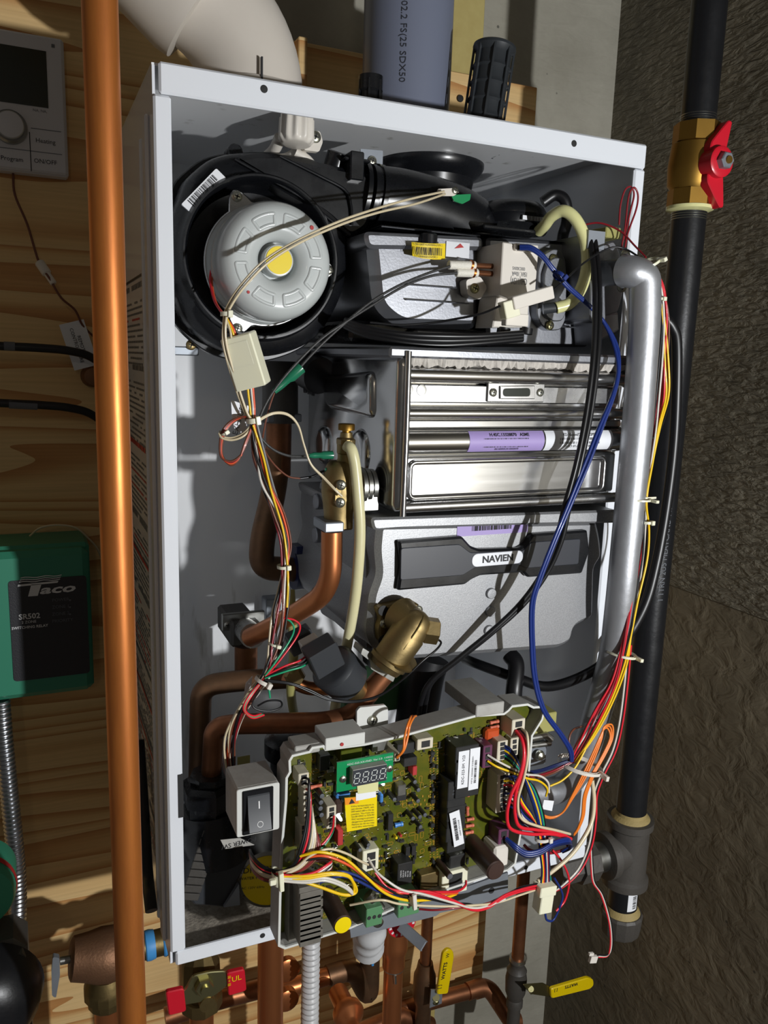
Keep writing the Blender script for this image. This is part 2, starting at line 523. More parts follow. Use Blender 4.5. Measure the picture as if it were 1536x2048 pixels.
def concrete(name, c1, c2, ang, stren, dist, sx, rough=0.75):
    """painted concrete; brushed strokes at an angle give the relief"""
    m = bpy.data.materials.new(name); m.use_nodes = True
    nt = m.node_tree; b = nt.nodes['Principled BSDF']; L = nt.links.new; N = nt.nodes.new
    tc = N('ShaderNodeTexCoord')
    n0 = N('ShaderNodeTexNoise'); n0.inputs['Scale'].default_value = 5; n0.inputs['Detail'].default_value = 6; n0.inputs['Roughness'].default_value = 0.7
    L(tc.outputs['Object'], n0.inputs['Vector'])
    cr = N('ShaderNodeValToRGB'); cr.color_ramp.elements[0].position = 0.35; cr.color_ramp.elements[1].position = 0.65
    cr.color_ramp.elements[0].color = (*c1, 1); cr.color_ramp.elements[1].color = (*c2, 1)
    L(n0.outputs['Fac'], cr.inputs['Fac']); 
    # little pits
    v = N('ShaderNodeTexVoronoi'); v.inputs['Scale'].default_value = 26; v.inputs['Randomness'].default_value = 1
    L(tc.outputs['Object'], v.inputs['Vector'])
    pit = N('ShaderNodeMapRange'); pit.inputs['From Min'].default_value = 0.035; pit.inputs['From Max'].default_value = 0.06; pit.inputs['To Min'].default_value = 0.35; pit.inputs['To Max'].default_value = 1
    L(v.outputs['Distance'], pit.inputs['Value'])
    mx = N('ShaderNodeMix'); mx.data_type = 'RGBA'; mx.blend_type = 'MULTIPLY'; mx.inputs[0].default_value = 1
    L(cr.outputs['Color'], mx.inputs[6]); L(pit.outputs[0], mx.inputs[7]); L(mx.outputs[2], b.inputs['Base Color'])
    b.inputs['Roughness'].default_value = rough
    mp = N('ShaderNodeMapping'); mp.inputs['Rotation'].default_value = ang; mp.inputs['Scale'].default_value = sx
    L(tc.outputs['Object'], mp.inputs['Vector'])
    n1 = N('ShaderNodeTexNoise'); n1.inputs['Scale'].default_value = 22; n1.inputs['Detail'].default_value = 5; n1.inputs['Distortion'].default_value = 0.6
    L(mp.outputs['Vector'], n1.inputs['Vector'])
    bp = N('ShaderNodeBump'); bp.inputs['Strength'].default_value = stren; bp.inputs['Distance'].default_value = dist
    L(n1.outputs['Fac'], bp.inputs['Height'])
    L(bp.outputs['Normal'], b.inputs['Normal'])
    MAT[name] = m
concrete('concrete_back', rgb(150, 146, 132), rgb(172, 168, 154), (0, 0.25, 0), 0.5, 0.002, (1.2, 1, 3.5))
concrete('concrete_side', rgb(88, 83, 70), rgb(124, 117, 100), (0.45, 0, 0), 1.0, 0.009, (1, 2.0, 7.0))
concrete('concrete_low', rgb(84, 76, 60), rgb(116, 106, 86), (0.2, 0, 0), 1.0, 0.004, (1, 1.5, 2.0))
concrete('lumber', rgb(196, 182, 118), rgb(168, 146, 84), (0, 0, 0), 0.2, 0.001, (8, 1, 0.4))
# painted sheet metal of the case with old drips and grime
def case_paint():
    m = bpy.data.materials.new('case_inner'); m.use_nodes = True
    nt = m.node_tree; b = nt.nodes['Principled BSDF']; L = nt.links.new; N = nt.nodes.new
    tc = N('ShaderNodeTexCoord'); mp = N('ShaderNodeMapping'); mp.inputs['Scale'].default_value = (1.0, 1.0, 0.16)
    L(tc.outputs['Object'], mp.inputs['Vector'])
    n = N('ShaderNodeTexNoise'); n.inputs['Scale'].default_value = 55; n.inputs['Detail'].default_value = 5
    L(mp.outputs['Vector'], n.inputs['Vector'])
    cr = N('ShaderNodeValToRGB'); cr.color_ramp.elements[0].position = 0.22; cr.color_ramp.elements[1].position = 0.36
    cr.color_ramp.elements[0].color = (*rgb(176, 174, 168), 1); cr.color_ramp.elements[1].color = (*rgb(238, 239, 240), 1)
    L(n.outputs['Fac'], cr.inputs['Fac']); L(cr.outputs['Color'], b.inputs['Base Color'])
    b.inputs['Roughness'].default_value = 0.15
    b.inputs['Coat Weight'].default_value = 0.3; b.inputs['Coat Roughness'].default_value = 0.1
    MAT['case_inner'] = m
case_paint()
# ================================================================== setting
PLY = 0.305
CONC = 0.362
def struct(o):
    o['kind'] = 'structure'; return o
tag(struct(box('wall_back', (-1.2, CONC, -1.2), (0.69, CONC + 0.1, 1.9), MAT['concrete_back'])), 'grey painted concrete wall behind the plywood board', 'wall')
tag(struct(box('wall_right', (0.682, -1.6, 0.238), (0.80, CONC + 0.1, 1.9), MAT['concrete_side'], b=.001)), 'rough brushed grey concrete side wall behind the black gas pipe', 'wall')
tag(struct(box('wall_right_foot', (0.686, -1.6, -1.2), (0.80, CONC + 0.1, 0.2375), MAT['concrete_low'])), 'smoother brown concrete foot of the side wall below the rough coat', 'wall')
_pr = P(1075, 175, PLY); _pb = P(930, 1995, PLY)
tag(box('plywood_board', (-0.9, PLY, _pb.z), (_pr.x, PLY + 0.018, _pr.z), MAT['plywood'], b=0.001), 'wide pine plywood backboard carrying the boiler and pipes', 'board')
_s0 = P(905, 60, PLY + 0.018); _s1 = P(968, 60, PLY + 0.018)
tag(box('wall_stud', (_s0.x, PLY + 0.0182, -1.1), (_s1.x, CONC - 0.001, 1.8), MAT['lumber'], b=0.001), 'greenish treated lumber stud rising above the plywood edge', 'stud')

# ================================================================== boiler case
W, H, D = 0.44, 0.722, 0.30
case = thing('boiler_case', (W / 2, D, 0), 'white sheet metal boiler case with its front cover removed', 'case')
T = 0.002
box('back_panel', (0.001, D - T, 0.001), (W - 0.001, D, H - 0.001), MAT['case_inner'], case)
box('side_panel', (0, 0.001, 0.0015), (T, D, H - 0.0018), MAT['white_paint'], case)
box('side_panel', (W - T, 0.001, 0.0015), (W, D, H - 0.0018), MAT['white_paint'], case)
box('top_panel', (0, 0.002, H - T), (W, D, H), MAT['case_inner'], case)
bp_ = box('bottom_panel', (0, 0.002, 0), (W, D, T), MAT['white_paint'], case)
MB().box((0.012, 0.012, T), (0.19, 0.20, T + 0.0012)).build('dust_layer', MAT['dust'], bp_, 0)
def flange(lo, hi):
    # folded sheet: rounded front with an inner return
    return MB().box(lo, hi, 0.0016)
m = flange((0.004, -0.004, H - 0.021), (W - 0.001, 0.001, H))
tf = m.build('top_flange', MAT['white_paint'], case)
flange((0.0, -0.003, 0.013), (0.0125, 0.002, H - 0.0215)).box((0.0005, 0.0, 0.013), (0.0025, 0.014, H - 0.0215), 0.0006).build('side_flange', MAT['white_paint'], case)
flange((W - 0.0125, -0.003, 0.013), (W, 0.002, H - 0.0215)).build('side_flange', MAT['white_paint'], case)
flange((0.004, -0.004, 0.0), (W - 0.002, 0.001, 0.0135)).build('bottom_flange', MAT['white_paint'], case)
for (u, v) in ((528, 178), (1148, 287)):
    p = P(u, v, -0.004); MB().lathe(p + V((0, 0.0004, 0)), (0, -1, 0), [(0, 0.0028), (0.0006, 0.0028), (0.0007, 0.0021)], 18).build('screw_hole', MAT['slot'], case)
for (u, v) in ((525, 1871), (1052, 1735)):
    p = P(u, v, -0.004); MB().lathe(p + V((0, 0.0004, 0)), (0, -1, 0), [(0, 0.0024), (0.0006, 0.0024), (0.0007, 0.0018)], 18).build('screw_hole', MAT['slot'], case)
p = P(358, 1600, -0.003)
box('latch_slot', (0.0085, -0.0036, P(354, 1636, -.003).z), (0.0128, -0.0028, P(352, 1550, -.003).z), MAT['slot'], case)
# folded ribs on the outside of the left panel
box('side_rib', (-0.0035, 0.018, 0.01), (0.0, 0.034, H - 0.03), MAT['white_paint'], case, 0.0012)
box('side_rib', (-0.0035, 0.050, 0.01), (0.0, 0.056, H - 0.04), MAT['white_paint'], case, 0.0012)
# printed instructions on the outside of the left panel: lettering too small to read
rr = random.Random(3)
mk = MB(); mr = MB(); z = 0.575
def dash(m, y0, y1, z, h):
    m.add([(-0.0003, y0, z), (-0.0003, y1, z), (-0.0003, y1, z + h), (-0.0003, y0, z + h)], [(0, 1, 2, 3)])
row = 0
while z > 0.05:
    row += 1
    head = row % 13 == 1
    y = 0.065
    red = rr.random() < 0.07
    while y < 0.285:
        w = rr.uniform(0.004, 0.02)
        if rr.random() < 0.86:
            dash(mr if red else mk, y, min(0.288, y + w), z, 0.0045 if head else 0.0018)
        y += w + 0.0025
        if rr.random() < 0.03 and row % 5 == 0: break
    z -= 0.012 if head else 0.0048
mk.build('instruction_print', MAT['grey_print'], case, 0)['kind'] = 'stuff'
mr.build('warning_print', MAT['red_print'], case, 0)['kind'] = 'stuff'
for (y0, z0, y1, z1) in ((0.06, 0.335, 0.29, 0.332), (0.06, 0.200, 0.29, 0.197), (0.06, 0.155, 0.29, 0.152), (0.06, 0.585, 0.29, 0.583)):
    m = MB(); m.add([(-0.0006, y0, z0), (-0.0006, y1, z0), (-0.0006, y1, z1), (-0.0006, y0, z1)], [(0, 1, 2, 3)]); m.build('rule_line', MAT['red_print'] if z0 < 0.5 else MAT['black_print'], case, 0)
# stains and drips on the back panel
bpn = [o for o in case.children if o.name.startswith('back_panel')][0]

# ================================================================== pipes and things around the case
def vpipe(name, x, y, z0, z1, r, m, parent=None, n=28):
    return MB().cyl((x, y, z0), (x, y, z1), r, n).build(name, MAT[m], parent)
tag(vpipe('copper_pipe', -0.038, -0.05, -0.7, 1.5, 0.0111, 'copper_front'), 'long bright vertical copper pipe standing in front of the plywood, left of the case', 'pipe')

# white vent elbow
vent = thing('vent_elbow', (0.094, 0.09, H), 'white plastic vent elbow rising from the case top, with flared hub', 'vent pipe')
c0 = V((0.096, 0.095, H)); r = 0.0430
path = [c0, c0 + V((0, 0, 0.018))]
d = V((-0.80, 0.05, 0.60)).normalized()
q = c0 + V((0, 0, 0.018))
for k in range(1, 11):
    t = k / 10
    dr = (V((0, 0, 1)) * (1 - t) + d * t).normalized()
    q = q + dr * 0.0075; path.append(q.copy())
path.append(q + d * 0.05)
tube('elbow_body', path, r, MAT['pvc_white'], vent, 40)
MB().lathe(c0, (0, 0, 1), [(0, 0.0480), (0.017, 0.0480), (0.0195, 0.0460), (0.0196, r - 0.001)], 40).build('collar', MAT['pvc_white'], vent)
e = q + d * 0.002
MB().lathe(e, d, [(0, 0.044), (0.001, 0.053), (0.012, 0.0545), (0.05, 0.052), (0.30, 0.050)], 40).build('hub', MAT['pvc_white'], vent)
for s_ in (0.0,):
    pm = c0 + V((-0.005, -0.0485, 0.012))
    box('alignment_mark', pm + V((0.000, 0, 0)), pm + V((0.0014, 0.003, 0.020)), MAT['black_print'], vent)

# grey pvc pipe
gp = P(815, 100, 0.17)
pvc = thing('grey_vent_pipe', (gp.x, 0.17, H), 'grey plastic vent pipe with dark printed lettering on the case top', 'vent pipe')
vpipe('pipe', gp.x, 0.17, H, 1.6, 0.0445, 'pvc_grey', pvc, 44)
MB().lathe((gp.x, 0.17, H), (0, 0, 1), [(0, 0.054), (0.012, 0.054), (0.014, 0.0505), (0.02, 0.049), (0.021, 0.0446)], 44).build('black_collar', MAT['black_plastic'], pvc)
dirc = (V((CAM.x, CAM.y, 0)) - V((gp.x, 0.17, 0))).normalized()
tang = V((-dirc.y, dirc.x, 0))
ang = -0.10
dd = V((dirc.x * math.cos(ang) - dirc.y * math.sin(ang), dirc.x * math.sin(ang) + dirc.y * math.cos(ang), 0))
tg = V((-dd.y, dd.x, 0))
tp = V((gp.x, 0.17, 0)) + dd * 0.0449
text('printed_text', 'S102.2 FS(25 SDX50', (tp.x, tp.y, 0.823), (0, 0, -1), tg, 0.0062, MAT['nameplate'], pvc, w=0.080)
nb = P(741, 178, 0.10)
m = MB().lathe((nb.x, 0.10, H), (0, 0, 1), [(0, 0.0105), (0.036, 0.0095), (0.038, 0.0112), (0.050, 0.0112)], 20)
for k in range(6):
    a = k * math.pi / 3
    m.box((nb.x + 0.0105 * math.cos(a) - 0.001, 0.10 + 0.0105 * math.sin(a) - 0.001, H), (nb.x + 0.0105 * math.cos(a) + 0.001, 0.10 + 0.0105 * math.sin(a) + 0.001, H + 0.046))
tag(m.build('ribbed_nozzle', MAT['black_plastic']), 'short black ribbed nozzle beside the grey vent pipe', 'nozzle')

# black ribbed cap
c0 = V((P(962, 226, 0.10).x, 0.10, H)); ax = (P(990, 92, 0.10) - c0).normalized(); L = (P(990, 92, 0.10) - c0).length
cap = thing('ribbed_drain_cap', c0, 'black ribbed plastic cap standing on the case top beside the pale stud', 'cap')
prof = [(0, 0.0175)]
for k in range(6):
    t = L * (0.02 + k * 0.155)
    prof += [(t, 0.0182), (t + L * 0.03, 0.0172), (t + L * 0.12, 0.0172), (t + L * 0.14, 0.0190)]
prof += [(L * 0.965, 0.0208), (L * 0.99, 0.0204), (L, 0.019), (L, 0.012)]
MB().lathe(c0, ax, prof, 36).build('cap_body', MAT['cap_black'], cap, 25)
for k in range(8):
    a = k * math.pi / 4 + 0.3
    e1 = ax.orthogonal().normalized(); e2 = ax.cross(e1)
    dr = e1 * math.cos(a) + e2 * math.sin(a)
    MB().box((0, -0.0011, -0.0012), (L * 0.97, 0.0011, 0.0012), 0.0004, frame(c0 + dr * 0.0192, ax, dr.cross(ax))).build('rib', MAT['cap_black'], cap)

# ------------------------------------------------------------------ black gas pipe with ball valve, tee and drip leg
GX, GY, GR = 0.518, 0.02, 0.0167
gz = lambda u, v: P(u, v, GY).z
gas = thing('gas_pipe', (GX, GY, gz(1230, 1870)), 'black iron gas pipe with tee and capped drip leg by the concrete side wall', 'gas pipe')
zv0, zv1 = gz(1375, 418), gz(1398, 250)
vpipe('upper_pipe', GX, GY, zv1 - 0.004, 1.6, GR, 'black_iron', gas, 36)
zt = gz(1262, 1632)
vpipe('lower_pipe', GX, GY, zt - 0.004, zv0 + 0.004, GR, 'black_iron', gas, 36)
def threads(z, n, parent, up):
    pr = []
    for k in range(n):
        pr += [(k * 0.0022, GR + 0.0004), (k * 0.0022 + 0.0011, GR - 0.0007)]
    return MB().lathe((GX, GY, z), (0, 0, 1 if up else -1), pr, 36, False, False).build('pipe_thread', MAT['steel'], parent)
threads(zv1 - 0.001, 5, gas, True); threads(zv0 + 0.001, 6, gas, False)
MB().lathe((GX, GY, zt - 0.002), (0, 0, 1), [(0, GR + 0.006), (0.003, GR + 0.004), (0.006, GR + 0.0006), (0.010, GR + .0003)], 36, False, False).build('pipe_dope', MAT['pipe_dope'], gas)
zt1 = gz(1240, 1766)
zm = (zt + zt1) / 2
m = MB().lathe((GX, GY, zt1), (0, 0, 1), [(0, 0.021), (0.001, 0.0262), (0.009, 0.0262), (0.012, 0.0225), (zt - zt1 - 0.012, 0.0225), (zt - zt1 - 0.009, 0.0262), (zt - zt1 - 0.001, 0.0262), (zt - zt1, 0.018)], 40)
m.lathe((GX, GY, zm), (-1, 0, 0), [(0, 0.020), (0.024, 0.0215), (0.027, 0.0262), (0.036, 0.0262), (0.037, 0.020)], 36)
m.build('tee', MAT['iron_fitting'], gas)
MB().cyl((GX - 0.034, GY, zm), (GX - 0.062, GY, zm), GR, 30).build('nipple', MAT['steel'], gas)
MB().lathe((GX - 0.052, GY, zm), (-1, 0, 0), [(0, 0.018), (0.0, 0.023), (0.022, 0.023), (0.022, 0.019), (0.05, 0.019), (0.05, 0.01)], 8).build('union_nut', MAT['iron_fitting'], gas, 20)
zc = gz(1228, 1824)
vpipe('drip_nipple', GX, GY, zc, zt1 + 0.003, GR, 'black_iron', gas, 32)
MB().lathe((GX, GY, zc - 0.001), (0, 0, 1), [(0, GR + 0.005), (0.004, GR + 0.003), (0.008, GR + .0004)], 32, False, False).build('pipe_dope', MAT['pipe_dope'], gas)
zc1 = gz(1226, 1864)
MB().lathe((GX, GY, zc1), (0, 0, 1), [(0, 0.016), (0.0, 0.0215), (0.004, 0.023), (zc - zc1 - 0.003, 0.0245), (zc - zc1, 0.023), (zc - zc1, 0.0168)], 14).build('pipe_cap', MAT['iron_fitting'], gas, 20)
a0, a1 = math.radians(-112), math.radians(-66)
m = MB(); ring = []
zl0, zl1 = gz(1240, 1806), gz(1240, 1772)
for k in range(9):
    a = a0 + (a1 - a0) * k / 8
    ring.append((GX + (GR + 0.0004) * math.cos(a), GY + (GR + 0.0004) * math.sin(a)))
vs = [(x, y, zl0) for x, y in ring] + [(x, y, zl1) for x, y in ring]
m.add(vs, [(k, k + 1, k + 10, k + 9) for k in range(8)])
pl_ = m.build('pipe_label', MAT['paper'], gas)
dg = V((math.cos(math.radians(-84)), math.sin(math.radians(-84)), 0))
bars('barcode', V((GX, GY, (zl0 + zl1) / 2)) + dg * (GR + 0.0012), (0, 0, 1), V((-dg.y, dg.x, 0)), abs(zl1 - zl0) * 0.7, 0.005, MAT['black_print'], pl_, 20, 5)
dirc = (V((CAM.x, CAM.y, 0)) - V((GX, GY, 0))).normalized()
a = 0.55
dd = V((dirc.x * math.cos(a) - dirc.y * math.sin(a), dirc.x * math.sin(a) + dirc.y * math.cos(a), 0))
tp = V((GX, GY, 0)) + dd * (GR + 0.0003)
text('printed_text', '1 1TRN 2U5 MEATCAND-MST URA ASTM A-53 F SCH 40', (tp.x, tp.y, gz(1340, 1010)), (0, 0, 1), dd.cross(V((0, 0, 1))), 0.0065, MAT['grey_print'], gas, w=0.20)
# ball valve
valve = thing('gas_ball_valve', (GX, GY, zv0), 'brass gas ball valve with a red butterfly handle on the black pipe', 'valve')
Lv = zv1 - zv0
def hexlathe(p, ax, prof, n=8): return MB().lathe(p, ax, prof, n)
MB().lathe((GX, GY, zv0), (0, 0, 1), [(0, 0.0195), (0.0, 0.0222), (Lv * 0.22, 0.0222)], 8).build('hex_end', MAT['brass_bright'], valve, 20)
MB().lathe((GX, GY, zv1), (0, 0, -1), [(0, 0.0195), (0.0, 0.0222), (Lv * 0.22, 0.0222)], 8).build('hex_end', MAT['brass_bright'], valve, 20)
MB().lathe((GX, GY, zv0 + Lv * 0.2), (0, 0, 1), [(0, 0.019), (0.006, 0.0235), (Lv * 0.3, 0.0245), (Lv * 0.56, 0.0225), (Lv * .6, 0.019)], 32).build('valve_body', MAT['brass_bright'], valve)
MB().lathe((GX, GY, zv0 - 0.003), (0, 0, 1), [(0, 0.0172), (0.002, 0.0225), (0.005, 0.0225)], 28).build('thread_sealant', MAT['yellow_hose'], valve)
zs = zv0 + Lv * 0.48
MB().cyl((GX, GY - 0.02, zs), (GX, GY - 0.030, zs), 0.009, 20).build('stem', MAT['brass_bright'], valve)
hb = V((GX, GY - 0.020, zs))
m = MB().lathe(hb, (0, -1, 0), [(0, 0.0125), (0.001, 0.014), (0.016, 0.014), (0.017, 0.0125), (0.017, 0.008)], 28)
for s_ in (1, -1):
    pts = [(-0.010, 0.010), (0.010, 0.010), (0.013, 0.028), (0.0145, 0.0385), (0.010, 0.0395), (0.002, 0.031), (-0.009, 0.018)]
    poly = roundpoly([hb + V((x, 0.0, s_ * z)) for x, z in pts], 0.003, 3)
    m.prism(poly, (0, -0.010, 0), 0.001)
m.build('red_handle', MAT['red_handle'], valve)
MB().lathe(hb + V((0, -0.017, 0)), (0, -1, 0), [(0, 0.0078), (0.006, 0.0078), (0.007, 0.0068), (0.007, 0.004)], 6).build('handle_nut', MAT['galv'], valve, 20)
MB().cyl(hb + V((0, -0.02, 0)), hb + V((0, -0.0255, 0)), 0.0035, 14).build('stem_end', MAT['brass_bright'], valve)

# ------------------------------------------------------------------ thermostat
TY = 0.283
th = thing('room_thermostat', P(20, 340, PLY), 'white wall thermostat with dark screen and chrome knob on the plywood', 'thermostat')
a = P(125, 78, TY); b_ = P(128, 350, TY)
tx1 = a.x; tx0 = tx1 - 0.13; tz1 = a.z; tz0 = b_.z
box('back_plate', (tx0 - 0.001, TY + 0.004, tz0 - 0.001), (tx1 + 0.001, PLY, tz1 + 0.001), MAT['thermo_white'], th, 0.002)
fp = box('front_plate', (tx0, TY, tz0), (tx1, TY + 0.005, tz1), MAT['thermo_white'], th, 0.002)
l0 = P(92, 103, TY); l1 = P(92, 216, TY)
box('screen', (tx0 + 0.012, TY - 0.0006, l1.z), (l0.x, TY + 0.001, l0.z), MAT['lcd'], th)
k = P(20, 252, TY - 0.006)
MB().lathe((k.x, TY, k.z), (0, -1, 0), [(0, 0.0155), (0.004, 0.0155), (0.006, 0.0135), (0.008, 0.013), (0.012, 0.0128), (0.0125, 0.012)], 36).build('chrome_ring', MAT['steel'], th)
MB().lathe((k.x, TY - 0.0118, k.z), (0, -1, 0), [(0, 0.0118), (0.001, 0.0118), (0.0015, 0.0105)], 36).build('knob', MAT['thermo_white'], th)
for (t, u, v, h) in (('Heating', 91, 283, 0.0042), ('Program', 24, 318, 0.0042), ('ON/OFF', 91, 324, 0.0042), ('NA, NA,', 80, 222, 0.0026)):
    p = P(u, v, TY); text('printed_text', t, (p.x, TY - 0.0004, p.z), (1, 0, 0), (0, 0, 1), h, MAT['black_print'] if h > 0.003 else MAT['grey_print'], th)
p = P(106, 92, TY); box('sensor_dot', (p.x - 0.0015, TY - 0.0005, p.z - 0.0015), (p.x + 0.0015, TY, p.z + 0.0015), MAT['grey_print'], th)
for (u0, v0, u1, v1) in ((59, 264, 60, 342), (0, 298, 124, 306), (62, 258, 122, 262)):
    a = P(u0, v0, TY); b_ = P(u1, v1, TY)
    z_ = (a.z + b_.z) / 2
    if u1 - u0 < 10: box('button_gap', (a.x - 0.0004, TY - 0.0003, b_.z), (a.x + 0.0004, TY + 0.0002, a.z), MAT['slot'], th)
    else: box('button_gap', (a.x, TY - 0.0003, z_ - 0.0003), (b_.x, TY + 0.0002, z_ + 0.0003), MAT['grey_print'], th)
# thermostat lead with inline plug and paper tag
lead = thing('thermostat_lead', P(30, 360, PLY), 'thin brown lead with white inline plug hanging below the thermostat', 'wire')
tube('wire', spline(px3([(26, 345, .298), (30, 390, .296), (55, 450, .292), (78, 525, .285), (98, 555, .275), (122, 595, .275), (150, 620, .28), (165, 650, .285), (190, 675, .29), (215, 690, .29)]), 6), 0.0012, MAT['wire_brown'], lead, 8)
a = P(78, 524, .285); b_ = P(108, 568, .275)
MB().cyl(a, a.lerp(b_, .55), 0.0048, 14, 0.001).cyl(a.lerp(b_, .5), b_, 0.0034, 14, 0.001).build('inline_plug', MAT['white_plastic'], lead)
pc = P(158, 690, .285)
tagm = frame(pc, P(140, 735, .285) - P(168, 645, .285), V((1, 0, 0)))
lt = MB().box((-0.024, -0.0125, -0.0002), (0.024, 0.0125, 0.0002), 0, frame(pc, P(178, 738, .283) - P(146, 642, .283), P(190, 690, .283) - P(130, 690, .283))).build('paper_tag', MAT['paper'], lead)
fx = (P(178, 738, .283) - P(146, 642, .283)).normalized()
fy = V((0, -1, 0)).cross(fx)
text('tag_text', 'REMOTE\nCONTROL WIRE', pc + V((0, -0.0008, 0)), fx, fy * (1 if fy.x < 0 else 1), 0.0035, MAT['black_print'], lt)

# ------------------------------------------------------------------ two black cables from the left
for (v0, lab) in ((692, 'upper black cable bending behind the bright copper pipe, above its twin'), (806, 'lower black cable bending behind the bright copper pipe, below its twin')):
    pts = px3([(-120, v0 - 8, .25), (0, v0, .25), (80, v0 + 4, .25), (140, v0 + 10, .252), (185, v0 + 24, .262), (225, v0 + 60, .285), (245, v0 + 110, .296)])
    t = thing('black_cable', pts[1], lab, 'cable')
    tube('sheath', spline(pts, 8), 0.0042, MAT['black_rubber'], t, 12)
    a = P(8, v0, .25) if v0 < 700 else P(18, v0 + 2, .25); b_ = P(30, v0 + 1, .25) if v0 < 700 else P(75, v0 + 5, .25)
    MB().cyl(a, b_, 0.0045, 14).build('grey_sleeve', MAT['grey_print'], t)

# ------------------------------------------------------------------ green switching relay
RY_ = 0.225
rb = thing('switching_relay', P(60, 1390, PLY), 'green zone switching relay box with a black lettered face plate', 'relay box')
a = P(188, 1090, RY_); b_ = P(186, 1386, RY_)
x1 = P(186, 1250, RY_).x; x0 = x1 - 0.17
box('relay_body', (x0, RY_ + 0.014, b_.z + 0.0), (x1, PLY, a.z), MAT['taco_green'], rb, 0.004)
box('relay_cover', (x0 + 0.002, RY_, b_.z + 0.003), (x1 - 0.002, RY_ + 0.02, a.z - 0.003), MAT['taco_green'], rb, 0.006)
l0 = P(16, 1162, RY_); l1 = P(180, 1345, RY_)
lp = MB().prism(roundpoly([(l0.x, RY_, l1.z), (l1.x, RY_, l1.z), (l1.x, RY_, l0.z), (l0.x, RY_, l0.z)], 0.004), (0, -0.0008, 0)).build('face_plate', MAT['taco_black'], rb)
yy = RY_ - 0.0011
def rtext(t, u, v, h, m='white_print', bold=0.0, shear=0.0, w=None, al='CENTER'):
    p = P(u, v, yy); return text('printed_text', t, (p.x, yy, p.z), (1, 0, 0), (0, 0, 1), h, MAT[m], lp, al, w, bold=bold, shear=shear)
rtext('aco', 114, 1178, 0.0090, bold=0.03, shear=0.25, w=0.034)
tp0 = P(64, 1178, yy)
mt = MB()
sx_ = 0.25
mt.add([(tp0.x - 0.004 , yy, tp0.z - 0.0075), (tp0.x + 0.005, yy, tp0.z - 0.0075), (tp0.x + 0.009, yy, tp0.z + 0.0045), (tp0.x - 0.0005, yy, tp0.z + 0.0045)], [(0, 1, 2, 3)])
mt.add([(tp0.x - 0.013, yy, tp0.z + 0.0035), (tp0.x + 0.024, yy, tp0.z + 0.0045), (tp0.x + 0.025, yy, tp0.z + 0.0065), (tp0.x - 0.0125, yy, tp0.z + 0.0055)], [(0, 1, 2, 3)])
for k in range(3):
    zz = tp0.z + 0.0075 + k * 0.0021
    pts = [(tp0.x - 0.0115 + 0.038 * j / 10 + k * 0.0008, zz + 0.0006 * math.sin(j * 1.3)) for j in range(11)]
    mt.add([(x, yy, z) for x, z in pts] + [(x, yy, z + 0.0009) for x, z in pts], [(j, j + 1, j + 12, j + 11) for j in range(10)])
mt.build('printed_logo', MAT['white_print'], lp, 0)
rtext('SR502', 59, 1233, 0.0056, bold=0.02)
rtext('2 ZONE', 58, 1244, 0.0028); rtext('SWITCHING RELAY', 60, 1254, 0.0028, bold=0.015)
for k, t in enumerate(('POWER', 'ZONE 1', 'ZONE 2', 'PRIORITY')):
    rtext(t, 104, 1201 + k * 14, 0.0034, 'grey_print', al='LEFT')
for k in range(3):
    p = P(140, 1200 + k * 14, yy); MB().cyl((p.x, yy + 0.001, p.z), (p.x, yy - 0.0006, p.z), 0.001, 10).build('indicator', MAT['grey_print'], lp)
# cord looping over the relay
tag(tube('speckled_cord', spline(px3([(60, 1072, .27), (80, 1056, .262), (112, 1050, .26), (150, 1055, .262), (175, 1075, .27), (196, 1100, .28), (215, 1150, .295)]), 8), 0.0011, MAT['wire_cream'], None, 8), 'pale speckled cord arching over the top of the green relay box', 'cord')

# ------------------------------------------------------------------ flexible metal conduit below the relay
pts = spline(px3([(2, 1400, .235), (8, 1480, .235), (20, 1600, .235), (32, 1720, .235), (36, 1800, .235), (33, 1860, .235), (28, 1930, .235), (26, 1990, .235)]), 40)
NR = 70
pth = pts
def resample(pts, n):
    ds = [0]
    for i in range(1, len(pts)): ds.append(ds[-1] + (pts[i] - pts[i - 1]).length)
    out = []; j = 0
    for k in range(n):
        t = ds[-1] * k / (n - 1)
        while j < len(ds) - 2 and ds[j + 1] < t: j += 1
        f = (t - ds[j]) / max(1e-9, ds[j + 1] - ds[j])
        out.append(pts[j].lerp(pts[j + 1], min(1, f)))
    return out
pth = resample(pts, NR * 4)
tag(tube('metal_conduit', pth, 0.0085, MAT['conduit'], None, 20, 30, rf=lambda t: 0.0092 - 0.0016 * (0.5 + 0.5 * math.cos(2 * math.pi * t * NR)) ** 2), 'ribbed steel flexible conduit running down from the green relay box', 'conduit')

# ------------------------------------------------------------------ circulator pump cut by the picture's lower left corner
pc = P(-30, 1985, 0.12)
pump = thing('circulator_pump', pc, 'black circulator pump flange with a green motor drum above it', 'pump')
fl = P(20, 1975, 0.12)
m = MB().box((fl.x - 0.09, 0.10, fl.z - 0.07), (P(58, 1950, .10).x, 0.16, P(40, 1890, .10).z), 0.012)
m.build('pump_flange', MAT['iron_fitting'], pump)
MB().lathe((P(0, 1980, .10).x - 0.012, 0.105, P(0, 1985, .1).z), (0, -1, 0), [(0, 0.05), (0.02, 0.046), (0.035, 0.036), (0.045, 0.02)], 36).build('pump_volute', MAT['black_iron'], pump)
q = P(38, 1912, .10); MB().cyl((q.x, .104, q.z), (q.x, .096, q.z), 0.006, 6).build('flange_bolt', MAT['iron_fitting'], pump)
dc = P(-46, 1800, 0.13)
MB().lathe(dc + V((0, .05, 0)), (0, -1, 0), [(0, 0.033), (0.045, 0.033), (0.05, 0.031), (0.0505, 0.02)], 36).build('motor_drum', MAT['taco_green'], pump)
